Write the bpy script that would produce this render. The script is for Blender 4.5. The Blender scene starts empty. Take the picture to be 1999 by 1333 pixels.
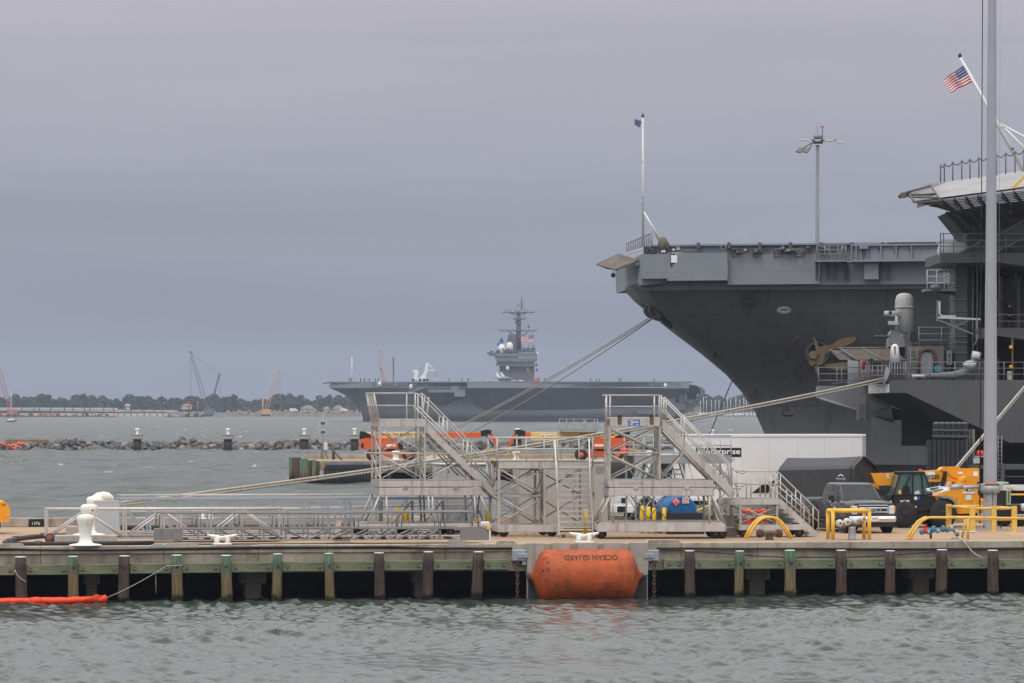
import bpy, bmesh, math, random
import numpy as np
from mathutils import Vector, Matrix
random.seed(7)
SC = bpy.context.scene
COL = SC.collection
# ---------------------------------------------------------------- camera
F, CX, HY, H = 8000.0, 999.5, 795.0, 7.1          # focal length in photo pixels, image centre, horizon row, eye height (m)
cam_d = bpy.data.cameras.new('camera')
cam_d.sensor_width = 36.0
cam_d.lens = 36.0 * F / 1999.0
cam_d.shift_y = (HY - 666.5) / 1999.0
cam_d.clip_start, cam_d.clip_end = 1.0, 20000.0
cam = bpy.data.objects.new('camera', cam_d)
COL.objects.link(cam)
cam.location = (0, 0, H)
cam.rotation_euler = (math.radians(90), 0, 0)
SC.camera = cam
# ---------------------------------------------------------------- sky and sun (overcast)
SUN_EL, SUN_AZ = math.radians(58), math.radians(200)
wd = bpy.data.worlds.new('World')
SC.world = wd
wd.use_nodes = True
nt = wd.node_tree
nt.nodes.clear()
def nd(t, ty, **kw):
    n = t.nodes.new(ty)
    for k, v in kw.items():
        if k.startswith('i_'):
            n.inputs[int(k[2:]) if k[2:].isdigit() else k[2:].replace('_', ' ')].default_value = v
        else:
            setattr(n, k, v)
    return n
def ramp(t, stops, interp='LINEAR'):
    r = t.nodes.new('ShaderNodeValToRGB')
    r.color_ramp.interpolation = interp
    e = r.color_ramp.elements
    while len(e) < len(stops): e.new(0.5)
    for el, (p, c) in zip(e, stops):
        el.position = p
        el.color = (c, c, c, 1) if isinstance(c, (int, float)) else (*c, 1)
    return r
tc = nd(nt, 'ShaderNodeTexCoord')
sep = nd(nt, 'ShaderNodeSeparateXYZ')
nt.links.new(tc.outputs['Generated'], sep.inputs[0])
mp = nd(nt, 'ShaderNodeMapping')
mp.inputs['Scale'].default_value = (2.4, 2.4, 24.0)
nt.links.new(tc.outputs['Generated'], mp.inputs[0])
cn = nd(nt, 'ShaderNodeTexNoise', i_Scale=1.6, i_Detail=5.0, i_Roughness=.55, i_Distortion=.4)
nt.links.new(mp.outputs[0], cn.inputs['Vector'])
ma = nd(nt, 'ShaderNodeMath', operation='MULTIPLY_ADD')       # cloud layers bend the gradient a little
ma.inputs[1].default_value = 0.022
nt.links.new(cn.outputs[0], ma.inputs[0])
nt.links.new(sep.outputs[2], ma.inputs[2])
gr = ramp(nt, [(0.0, (.200, .222, .303)), (.03, (.230, .252, .333)), (.06, (.333, .348, .427)), (.085, (.412, .410, .478)),
               (.115, (.505, .482, .534)), (.19, (.62, .62, .65)), (.45, (1.22, 1.22, 1.23)), (1.0, (1.95, 1.94, 1.92))])
nt.links.new(ma.outputs[0], gr.inputs[0])
mv = nd(nt, 'ShaderNodeMapRange')
mv.inputs['From Min'].default_value, mv.inputs['From Max'].default_value = .3, .7
mv.inputs['To Min'].default_value, mv.inputs['To Max'].default_value = .955, 1.045
nt.links.new(cn.outputs[0], mv.inputs[0])
mx = nd(nt, 'ShaderNodeMix', data_type='RGBA', blend_type='MULTIPLY')
mx.inputs[0].default_value = 1.0
nt.links.new(gr.outputs[0], mx.inputs[6])
nt.links.new(mv.outputs[0], mx.inputs[7])
bg1 = nd(nt, 'ShaderNodeBackground', i_Strength=1.0)
nt.links.new(mx.outputs[2], bg1.inputs[0])
sky = nd(nt, 'ShaderNodeTexSky', sky_type='NISHITA', sun_disc=False)
sky.sun_elevation, sky.sun_rotation = SUN_EL, SUN_AZ
bg2 = nd(nt, 'ShaderNodeBackground', i_Strength=0.06)
nt.links.new(sky.outputs[0], bg2.inputs[0])
ms = nd(nt, 'ShaderNodeMixShader')
ms.inputs[0].default_value = 0.06
nt.links.new(bg1.outputs[0], ms.inputs[1])
nt.links.new(bg2.outputs[0], ms.inputs[2])
wo = nd(nt, 'ShaderNodeOutputWorld')
nt.links.new(ms.outputs[0], wo.inputs[0])
sun_d = bpy.data.lights.new('sun', 'SUN')
sun_d.energy, sun_d.angle, sun_d.color = 1.1, math.radians(25), (1.0, .97, .93)
sun = bpy.data.objects.new('sun', sun_d)
COL.objects.link(sun)
sun.rotation_euler = (math.radians(90) - SUN_EL, 0, math.radians(180) - SUN_AZ)
VS = SC.view_settings
VS.view_transform, VS.look, VS.exposure, VS.gamma, VS.use_curve_mapping = 'Standard', 'None', 0.0, 1.0, False
SC.cycles.max_bounces = 6
SC.cycles.diffuse_bounces = 3
SC.cycles.glossy_bounces = 3
SC.cycles.transmission_bounces = 3
SC.cycles.volume_bounces = 1
SC.cycles.transparent_max_bounces = 8
# ---------------------------------------------------------------- materials
MATS = {}
def mat(n, col, r=.6, m=0.0, var=.14, vs=1.2, st=None, sa=.0, bump=.0, bs=14, seam=None, spec=.4, grime=None, coat=0, ss=(5, 5, .5)):
    """a procedural material: broad and fine colour variation, vertical stains of colour st, optional plate seams and bump"""
    mt = bpy.data.materials.new(n)
    mt.use_nodes = True
    t = mt.node_tree
    b = t.nodes['Principled BSDF']
    b.inputs['Roughness'].default_value = r
    b.inputs['Metallic'].default_value = m
    b.inputs['Specular IOR Level'].default_value = spec
    b.inputs['Coat Weight'].default_value = coat
    L = t.links.new
    tcn = nd(t, 'ShaderNodeTexCoord')
    n1 = nd(t, 'ShaderNodeTexNoise', i_Scale=vs, i_Detail=7.0, i_Roughness=.62)
    L(tcn.outputs['Object'], n1.inputs['Vector'])
    lo = tuple(c * (1 - var) for c in col); hi = tuple(min(1, c * (1 + var)) for c in col)
    rp = ramp(t, [(.32, lo), (.68, hi)])
    L(n1.outputs[0], rp.inputs[0])
    cur = rp.outputs[0]
    def mixin(fac, colr, mode='MIX'):
        nonlocal cur
        mxx = nd(t, 'ShaderNodeMix', data_type='RGBA', blend_type=mode)
        if isinstance(fac, float): mxx.inputs[0].default_value = fac
        else: L(fac, mxx.inputs[0])
        L(cur, mxx.inputs[6])
        if isinstance(colr, tuple): mxx.inputs[7].default_value = (*colr, 1)
        else: L(colr, mxx.inputs[7])
        cur = mxx.outputs[2]
    if seam:
        br = nd(t, 'ShaderNodeTexBrick', i_Scale=1.0)
        br.inputs['Color1'].default_value = (1, 1, 1, 1); br.inputs['Color2'].default_value = (.93, .93, .93, 1)
        br.inputs['Mortar'].default_value = (.62, .6, .6, 1)
        br.inputs['Mortar Size'].default_value = seam[2]
        br.inputs['Brick Width'].default_value = seam[0]; br.inputs['Row Height'].default_value = seam[1]
        mpp = nd(t, 'ShaderNodeMapping'); mpp.inputs['Rotation'].default_value = (math.radians(90), 0, 0)
        L(tcn.outputs['Object'], mpp.inputs[0]); L(mpp.outputs[0], br.inputs['Vector'])
        mixin(1.0, br.outputs[0], 'MULTIPLY')
    if st is not None and sa > 0:
        mpp = nd(t, 'ShaderNodeMapping'); mpp.inputs['Scale'].default_value = ss
        L(tcn.outputs['Object'], mpp.inputs[0])
        n2 = nd(t, 'ShaderNodeTexNoise', i_Scale=1.0, i_Detail=6.0, i_Roughness=.6)
        L(mpp.outputs[0], n2.inputs['Vector'])
        r2 = ramp(t, [(.70 - sa * .35, 0.0), (.86 - sa * .2, .85)])
        L(n2.outputs[0], r2.inputs[0])
        mixin(r2.outputs[0], st)
    if grime is not None:
        n4 = nd(t, 'ShaderNodeTexNoise', i_Scale=vs * 4.3, i_Detail=8.0, i_Roughness=.7, i_Distortion=.6)
        L(tcn.outputs['Object'], n4.inputs['Vector'])
        r4 = ramp(t, [(.52, 0.0), (.72, .8)])
        L(n4.outputs[0], r4.inputs[0])
        mixin(r4.outputs[0], grime)
    L(cur, b.inputs['Base Color'])
    if bump > 0:
        n3 = nd(t, 'ShaderNodeTexNoise', i_Scale=float(bs), i_Detail=5.0)
        L(tcn.outputs['Object'], n3.inputs['Vector'])
        bp = nd(t, 'ShaderNodeBump', i_Strength=min(1.0, bump), i_Distance=.05)
        L(n3.outputs[0], bp.inputs['Height'])
        L(bp.outputs[0], b.inputs['Normal'])
    MATS[n] = mt
    return mt
RUST = (.16, .065, .025)
DIRT = (.11, .085, .065)
M = MATS
mat('aluminium', (.50, .47, .45), .42, .25, .14, .9, (.22, .18, .15), .35)
mat('aluminium_tan', (.46, .42, .37), .45, .2, .16, .9, (.24, .18, .13), .45)
mat('aluminium_dark', (.29, .28, .275), .5, .2, .15, 1, DIRT, .3)
mat('aluminium_plate', (.54, .51, .485), .45, .2, .1, .7, (.25, .20, .17), .55, grime=(.38, .34, .31))
mat('gangway_grey', (.30, .315, .33), .55, .1, .1, .8, DIRT, .2)
mat('gangway_blue', (.31, .34, .385), .5, .15, .08, .8, (.3, .3, .3), .2)
mat('gangway_steel', (.22, .21, .21), .55, .2, .12, 1, DIRT, .3)
mat('galvanised', (.36, .385, .415), .45, .35, .1, 1.6, (.28, .28, .29), .2)
mat('pole_grey', (.36, .375, .42), .5, .1, .07, .7, (.28, .28, .3), .25)
mat('hull_grey', (.185, .192, .205), .55, 0, .18, .10, (.10, .080, .064), .45, seam=(9.0, 2.4, .035), ss=(.9, .9, .07))
mat('hull_grey_light', (.228, .245, .275), .55, 0, .08, .25, (.21, .19, .165), .22, seam=(6.0, 1.6, .012))
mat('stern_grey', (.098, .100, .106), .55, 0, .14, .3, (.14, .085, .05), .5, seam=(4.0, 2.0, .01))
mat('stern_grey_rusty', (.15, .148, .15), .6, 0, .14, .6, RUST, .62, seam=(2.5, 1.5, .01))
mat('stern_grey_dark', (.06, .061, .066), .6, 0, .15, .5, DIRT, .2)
mat('stern_grey_light', (.195, .205, .222), .55, 0, .1, .5, (.17, .10, .06), .3)
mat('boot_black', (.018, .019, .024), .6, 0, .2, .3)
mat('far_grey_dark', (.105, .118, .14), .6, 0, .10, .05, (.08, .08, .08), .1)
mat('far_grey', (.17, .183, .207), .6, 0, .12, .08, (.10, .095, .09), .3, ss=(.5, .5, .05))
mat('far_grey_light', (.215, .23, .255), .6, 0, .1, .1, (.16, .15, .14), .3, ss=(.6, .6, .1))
mat('far_hull', (.24, .26, .29), .6, 0, .12, .06, (.15, .15, .15), .3, ss=(.3, .3, .03))
mat('fender_ink', (.07, .025, .012), .7, 0, .4, 6)
mat('far_island', (.115, .125, .143), .6, 0, .2, .12, (.07, .07, .07), .4, ss=(.8, .8, .1))
mat('far_black', (.02, .022, .028), .6)
mat('far_white', (.72, .72, .72), .5, 0, .06)
mat('white_paint', (.74, .73, .70), .45, 0, .06, 1.5, (.45, .38, .3), .25)
mat('bollard_white', (.80, .78, .72), .5, 0, .05, 2.5, (.48, .30, .15), .45, bump=.2, bs=9, grime=(.68, .63, .54))
mat('truck_white', (.72, .72, .73), .35, 0, .03, .5, (.5, .5, .5), .12, coat=.3)
mat('box_white', (.77, .755, .755), .4, 0, .03, .4, (.55, .53, .5), .2, seam=(1.22, 9.0, .006))
mat('black_rubber', (.018, .018, .02), .75, 0, .25, 3, bump=.2, bs=20, grime=(.05, .045, .04))
mat('black_paint', (.014, .014, .016), .4, 0, .2, 2)
mat('dark_steel', (.05, .052, .058), .55, .2, .2, 2, RUST, .1)
mat('rust_steel', (.11, .06, .04), .8, .1, .35, 5, (.04, .03, .025), .4, bump=.4)
mat('concrete', (.37, .32, .26), .9, 0, .28, .45, (.15, .115, .09), .55, bump=.35, bs=10, grime=(.23, .19, .155), ss=(1.6, 1.6, .8))
mat('concrete_light', (.36, .33, .30), .9, 0, .15, .9, (.20, .16, .13), .45, bump=.3, bs=10)
mat('concrete_grey', (.36, .36, .35), .9, 0, .14, .9, (.18, .17, .15), .4, bump=.3, bs=10)
mat('deck_tan', (.35, .235, .15), .9, 0, .10, .35, None, 0, bump=.15, bs=8, grime=(.285, .20, .135))
mat('yellow', (.80, .47, .06), .5, 0, .08, 2, (.4, .2, .05), .25)
mat('yellow_pale', (.74, .46, .10), .5, 0, .1, 2, (.38, .2, .06), .4)
mat('safety_yellow', (.82, .55, .02), .5, 0, .05, 2)
mat('jcb_yellow', (.80, .33, .012), .38, 0, .04, 1, (.42, .2, .03), .1, coat=.4)
mat('lift_orange', (.64, .11, .026), .45, 0, .06, 1, (.45, .1, .03), .15)
mat('lift_cream', (.70, .50, .21), .5, 0, .05, 1, (.5, .35, .15), .15)
mat('fender_orange', (.44, .080, .016), .65, 0, .26, .7, (.13, .04, .022), .62, bump=.5, bs=4, grime=(.27, .06, .024), ss=(3.0, 3.0, 1.2))
mat('fender_weed', (.06, .05, .015), .8, 0, .5, 3, (.2, .07, .03), .6, bump=.5)
mat('deck_canvas', (.30, .295, .30), .75, 0, .14, .6, (.2, .17, .15), .5)
mat('boom_orange', (.82, .065, .018), .5, 0, .1, 2, bump=.5, bs=5)
mat('counter_orange', (.83, .34, .012), .4, 0, .04, 1)
mat('blue_tank', (.012, .115, .31), .4, 0, .08, 1, (.02, .08, .2), .2)
mat('blue_valve', (.05, .22, .36), .55, 0, .2, 5, RUST, .4)
mat('red_paint', (.60, .03, .03), .45, 0, .1, 3)
mat('placard_red', (.70, .06, .055), .5, 0, .05)
mat('cabinet_grey', (.40, .385, .365), .5, 0, .03, .8, (.3, .28, .26), .15)
mat('cabinet_blue', (.42, .455, .475), .5, 0, .04, .8, (.33, .34, .34), .15)
mat('tarp_grey', (.05, .051, .058), .7, 0, .10, 1.2, bump=.4, bs=3)
mat('tarp_dark', (.028, .025, .026), .8, 0, .15, 2)
mat('car_grey', (.05, .051, .056), .3, .2, .06, 1, coat=.35)
mat('car_plastic', (.02, .02, .022), .55)
mat('chrome', (.75, .76, .78), .14, .95, .03)
mat('glass', (.02, .027, .028), .08, 0, .1, 1, spec=.35)
mat('glass_teal', (.07, .14, .13), .08, 0, .05, 1, spec=.7)
mat('lamp_glass', (.62, .62, .62), .2, 0, .05)
mat('lamp_amber', (.7, .2, .04), .3)
mat('rope', (.43, .385, .32), .9, 0, .15, 3, (.3, .24, .17), .4)
mat('rope_dark', (.15, .14, .13), .9)
mat('hose_black', (.022, .022, .024), .6, 0, .2, 3)
mat('net_brown', (.145, .125, .105), .8, 0, .2, 3, RUST, .4)
mat('flag_blue', (.018, .04, .22), .8)
mat('flag_bright_blue', (.02, .09, .42), .8)
mat('flag_white', (.76, .74, .74), .8)
mat('flag_red', (.52, .03, .05), .8)
mat('anchor_gold', (.14, .108, .055), .8, 0, .3, 1.6, RUST, .6, grime=(.10, .06, .035))
mat('ciws_white', (.66, .66, .655), .45, 0, .04, 1, (.45, .40, .35), .1)
mat('radome_grey', (.43, .43, .425), .5, 0, .06, 1, (.3, .26, .22), .25)
mat('wood_brown', (.30, .14, .075), .85, 0, .25, 3, (.5, .45, .4), .3)
mat('plank_tan', (.42, .29, .16), .85, 0, .2, 3)
mat('dark_wale', (.03, .031, .036), .7, 0, .2, 2)
mat('ink_black', (.012, .012, .014), .6)
mat('ink_grey', (.30, .29, .28), .7)
mat('ink_pale', (.62, .61, .60), .6)
mat('ink_green', (.0, .19, .07), .5)
mat('ink_white', (.82, .82, .82), .5)
mat('sign_blue', (.03, .12, .40), .5, 0, .1, 2, (.6, .6, .6), .5)
mat('skin', (.42, .25, .17), .6)
mat('cloth_navy', (.010, .011, .018), .9)
mat('cloth_yellow', (.6, .4, .04), .9)
mat('crane_red', (.42, .13, .11), .6, 0, .15, .1)
mat('crane_orange', (.62, .30, .14), .6, 0, .1, .1)
mat('crane_blue', (.10, .13, .18), .6, 0, .1, .1)
mat('roof_grey', (.32, .32, .33), .8)
mat('house_white', (.55, .53, .5), .8)
mat('bridge_concrete', (.40, .40, .41), .8, 0, .1, .05)
mat('barge_red', (.22, .08, .06), .8, 0, .3, .1)
mat('green_machine', (.32, .46, .30), .5, 0, .1, 1)
# ---------------------------------------------------------------- mesh helpers
class MB:
    """collects faces for ONE mesh"""
    def __init__(s): s.v, s.f, s.sm = [], [], []
    def add(s, vs, fs, smooth=False):
        o = len(s.v); s.v += [tuple(p) for p in vs]
        s.f += [tuple(i + o for i in f) for f in fs]; s.sm += [smooth] * len(fs)
        return s
    def box(s, x0, x1, y0, y1, z0, z1, bev=0.0):
        if bev > 0:
            b = bev
            def ring(xa, xb, ya, yb, z): return [(xa + b, ya, z), (xb - b, ya, z), (xb, ya + b, z), (xb, yb - b, z), (xb - b, yb, z), (xa + b, yb, z), (xa, yb - b, z), (xa, ya + b, z)]
            r = [ring(x0 + b, x1 - b, y0 + b, y1 - b, z0), ring(x0, x1, y0, y1, z0 + b), ring(x0, x1, y0, y1, z1 - b), ring(x0 + b, x1 - b, y0 + b, y1 - b, z1)]
            return s.loft(r, True, True, True)
        vs = [(x, y, z) for z in (z0, z1) for x, y in ((x0, y0), (x1, y0), (x1, y1), (x0, y1))]
        return s.add(vs, [(0, 3, 2, 1), (4, 5, 6, 7), (0, 1, 5, 4), (1, 2, 6, 5), (2, 3, 7, 6), (3, 0, 4, 7)])
    def loft(s, rings, close=True, cap0=False, cap1=False, smooth=False):
        n = len(rings[0]); vs = [p for r in rings for p in r]; fs = []
        for i in range(len(rings) - 1):
            for j in range(n if close else n - 1):
                k = (j + 1) % n
                fs.append((i * n + j, i * n + k, (i + 1) * n + k, (i + 1) * n + j))
        s.add(vs, fs, smooth)
        o = len(s.v) - len(vs)
        if cap0: s.f.append(tuple(o + i for i in reversed(range(n)))); s.sm.append(False)
        if cap1: s.f.append(tuple(o + (len(rings) - 1) * n + i for i in range(n))); s.sm.append(False)
        return s
    def tube(s, p, q, r, n=8, r2=None, caps=True):
        return s.path([p, q], r, n, r2, caps)
    def path(s, pts, r, n=8, r2=None, caps=True):
        pts = [Vector(p) for p in pts]; rings = []; m = len(pts); up = None
        for i, p in enumerate(pts):
            d = (pts[min(i + 1, m - 1)] - pts[max(i - 1, 0)])
            if d.length < 1e-9: d = Vector((0, 0, 1))
            d.normalize()
            if up is None:
                up = Vector((0, 0, 1)) if abs(d.z) < .9 else Vector((1, 0, 0))
            a = d.cross(up)
            if a.length < 1e-6: a = d.orthogonal()
            a.normalize(); b = a.cross(d).normalized(); up = b
            rr = r if r2 is None else r + (r2 - r) * i / max(1, m - 1)
            if isinstance(r, (list, tuple)): rr = r[i]
            rings.append([p + a * (math.cos(t) * rr) + b * (math.sin(t) * rr) for t in [2 * math.pi * k / n for k in range(n)]])
        return s.loft(rings, True, caps, caps, n > 4)
    def bar(s, p, q, w, h, up=(0, 0, 1)):
        """a rectangular bar from p to q, w across and h along 'up'"""
        p, q, up = Vector(p), Vector(q), Vector(up)
        d = (q - p).normalized(); a = d.cross(up)
        if a.length < 1e-6: a = d.orthogonal()
        a.normalize(); b = a.cross(d).normalized()
        rings = [[c + a * (w / 2 * i) + b * (h / 2 * j) for i, j in ((-1, -1), (1, -1), (1, 1), (-1, 1))] for c in (p, q)]
        return s.loft(rings, True, True, True)
    def lathe(s, prof, c=(0, 0, 0), n=16, axis='z', smooth=True, caps=True):
        rings = []
        for r, h in prof:
            ring = []
            for k in range(n):
                t = 2 * math.pi * k / n; a, b = math.cos(t) * r, math.sin(t) * r
                p = (a, b, h) if axis == 'z' else ((h, a, b) if axis == 'x' else (a, h, -b))
                ring.append((c[0] + p[0], c[1] + p[1], c[2] + p[2]))
            rings.append(ring)
        return s.loft(rings, True, caps, caps, smooth)
    def prism(s, poly, vec):
        n = len(poly); vec = Vector(vec); a = [Vector(p) for p in poly]
        return s.loft([a, [p + vec for p in a]], True, True, True)
    def sphere(s, c, r, n=12, m=8, sc=(1, 1, 1), smooth=True):
        prof = [(max(1e-4, math.sin(math.pi * i / m)), -math.cos(math.pi * i / m)) for i in range(m + 1)]
        rings = [[(c[0] + math.cos(2 * math.pi * k / n) * q * r * sc[0], c[1] + math.sin(2 * math.pi * k / n) * q * r * sc[1], c[2] + h * r * sc[2]) for k in range(n)] for q, h in prof]
        return s.loft(rings, True, True, True, smooth)
    def mesh(s, name):
        me = bpy.data.meshes.new(name)
        me.from_pydata([tuple(p) for p in s.v], [], s.f)
        me.polygons.foreach_set('use_smooth', s.sm)
        me.update()
        bm = bmesh.new(); bm.from_mesh(me); bmesh.ops.recalc_face_normals(bm, faces=bm.faces[:]); bm.to_mesh(me); bm.free()
        return me
    def build(s, name, m, parent=None):
        me = s.mesh(name)
        if m is not None: me.materials.append(M[m] if isinstance(m, str) else m)
        o = bpy.data.objects.new(name, me); COL.objects.link(o)
        if parent is not None: o.parent = parent
        return o
def tag(o, label=None, cat=None, group=None, kind=None):
    for k, v in (('label', label), ('category', cat), ('group', group), ('kind', kind)):
        if v: o[k] = v
    return o
class Fr:
    """a frame standing at photo column px, distance Y, base height z0, turned by a; pt() gives local coordinates of a pixel at local depth v"""
    def __init__(s, px, Y, z0=0.0, a=0.0):
        s.k = (px - CX) / F; s.O = (s.k * Y, Y); s.z0 = z0; s.a = a; s.c, s.s = math.cos(a), math.sin(a)
    def pt(s, px, py, v=0.0):
        k = (px - CX) / F
        u = (k * (s.O[1] + v * s.c) - s.O[0] + v * s.s) / (s.c - k * s.s)
        Y = s.O[1] + u * s.s + v * s.c
        return Vector((u, v, H - (py - HY) * Y / F - s.z0))
    def x(s, px, v=0.0): return s.pt(px, HY, v).x
    def world(s, p): return Vector((s.O[0] + p[0] * s.c - p[1] * s.s, s.O[1] + p[0] * s.s + p[1] * s.c, p[2] + s.z0))
class Thing:
    """an Empty at the thing's base; its methods add parts given in photo pixels plus local depth"""
    def __init__(s, name, label, cat, fr, group=None):
        s.fr = fr
        s.o = bpy.data.objects.new(name, None); COL.objects.link(s.o)
        s.o.location = (fr.O[0], fr.O[1], fr.z0); s.o.rotation_euler = (0, 0, fr.a)
        s.o.empty_display_size = .2
        tag(s.o, label, cat, group)
    def P(s, p): return s.fr.pt(p[0], p[1], p[2] if len(p) > 2 else 0.0)
    def mb(s, name, mb, m, under=None): return mb.build(name, m, under or s.o)
    def tube(s, name, p, q, r, m, n=8, r2=None, under=None): return s.mb(name, MB().tube(s.P(p), s.P(q), r, n, r2), m, under)
    def bar(s, name, p, q, w, h, m, up=(0, 1, 0), under=None): return s.mb(name, MB().bar(s.P(p), s.P(q), w, h, up), m, under)
    def path(s, name, pts, r, m, n=8, under=None, r2=None): return s.mb(name, MB().path([s.P(p) for p in pts], r, n, r2), m, under)
    def box(s, name, px0, px1, py0, py1, v0, v1, m, under=None, bev=0.0):
        a, b = s.fr.pt(px0, py1, v0), s.fr.pt(px1, py0, v0)
        return s.mb(name, MB().box(min(a.x, b.x), max(a.x, b.x), v0, v1, min(a.z, b.z), max(a.z, b.z), bev), m, under)
    def poly(s, name, pts, v0, v1, m, under=None):
        return s.mb(name, MB().prism([s.fr.pt(p[0], p[1], v0) for p in pts], (0, v1 - v0, 0)), m, under)
    def face(s, name, pts, m, thick=.02, under=None):
        """a plate through given (px, py, v) points with a real thickness"""
        ps = [s.P(p) for p in pts]
        nn = (ps[1] - ps[0]).cross(ps[2] - ps[0]).normalized()
        return s.mb(name, MB().prism(ps, nn * thick), m, under)
    def lathe(s, name, prof, c, m, n=16, axis='z', under=None): return s.mb(name, MB().lathe(prof, c, n, axis), m, under)
    def text(s, name, txt, px0, px1, py0, py1, v, m, rot=0.0, under=None, mirror=False, bold=0.0, shear=0.0):
        """flat lettering that fills the pixel rectangle at local depth v, facing the camera"""
        me = text_mesh(txt, bold, shear)
        co = np.array([q.co[:] for q in me.vertices])
        lo, hi = co.min(0), co.max(0)
        a, b = s.fr.pt(px0, py1, v), s.fr.pt(px1, py0, v)
        n = (co - lo) / np.maximum(hi - lo, 1e-6)
        if mirror: n[:, 0] = 1 - n[:, 0]
        if rot: n[:, :2] = 1 - n[:, :2]
        for q, w in zip(me.vertices, n): q.co = (a.x + (b.x - a.x) * w[0], v, a.z + (b.z - a.z) * w[1])
        me.materials.append(M[m])
        o = bpy.data.objects.new(name, me); COL.objects.link(o); o.parent = under or s.o
        return o
def text_mesh(txt, bold=0.0, shear=0.0):
    cu = bpy.data.curves.new('lettering', 'FONT'); cu.body = txt; cu.resolution_u = 3; cu.offset = bold; cu.shear = shear
    ob = bpy.data.objects.new('lettering', cu); COL.objects.link(ob)
    dg = bpy.context.evaluated_depsgraph_get()
    me = bpy.data.meshes.new_from_object(ob.evaluated_get(dg))
    bpy.data.objects.remove(ob); bpy.data.curves.remove(cu)
    return me
def struct(name, mb, m):
    o = mb.build(name, m); o['kind'] = 'structure'; return o
def arc(c, r, a0, a1, n, plane='xz'):
    out = []
    for i in range(n + 1):
        t = math.radians(a0 + (a1 - a0) * i / n)
        out.append((c[0] + r * math.cos(t), c[1], c[2] + r * math.sin(t)) if plane == 'xz' else (c[0] + r * math.cos(t), c[1] + r * math.sin(t), c[2]))
    return out
def sag(p, q, d, n=14):
    p, q = Vector(p), Vector(q)
    return [p.lerp(q, i / n) + Vector((0, 0, -d * 4 * (i / n) * (1 - i / n))) for i in range(n + 1)]
# the near pier: its face runs from left to right, turned by PA, PO at photo column 1000
PA, PY0, DECK = math.radians(9.5), 152.0, 2.0
pier = Fr(CX, PY0, 0.0, PA)
def pfr(px, v, z0=DECK):
    """a frame on the near pier at photo column px, v metres behind the pier face"""
    p = pier.pt(px, HY, v); w = pier.world((p.x, v, 0))
    return Fr(px, w.y, z0, PA)
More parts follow.
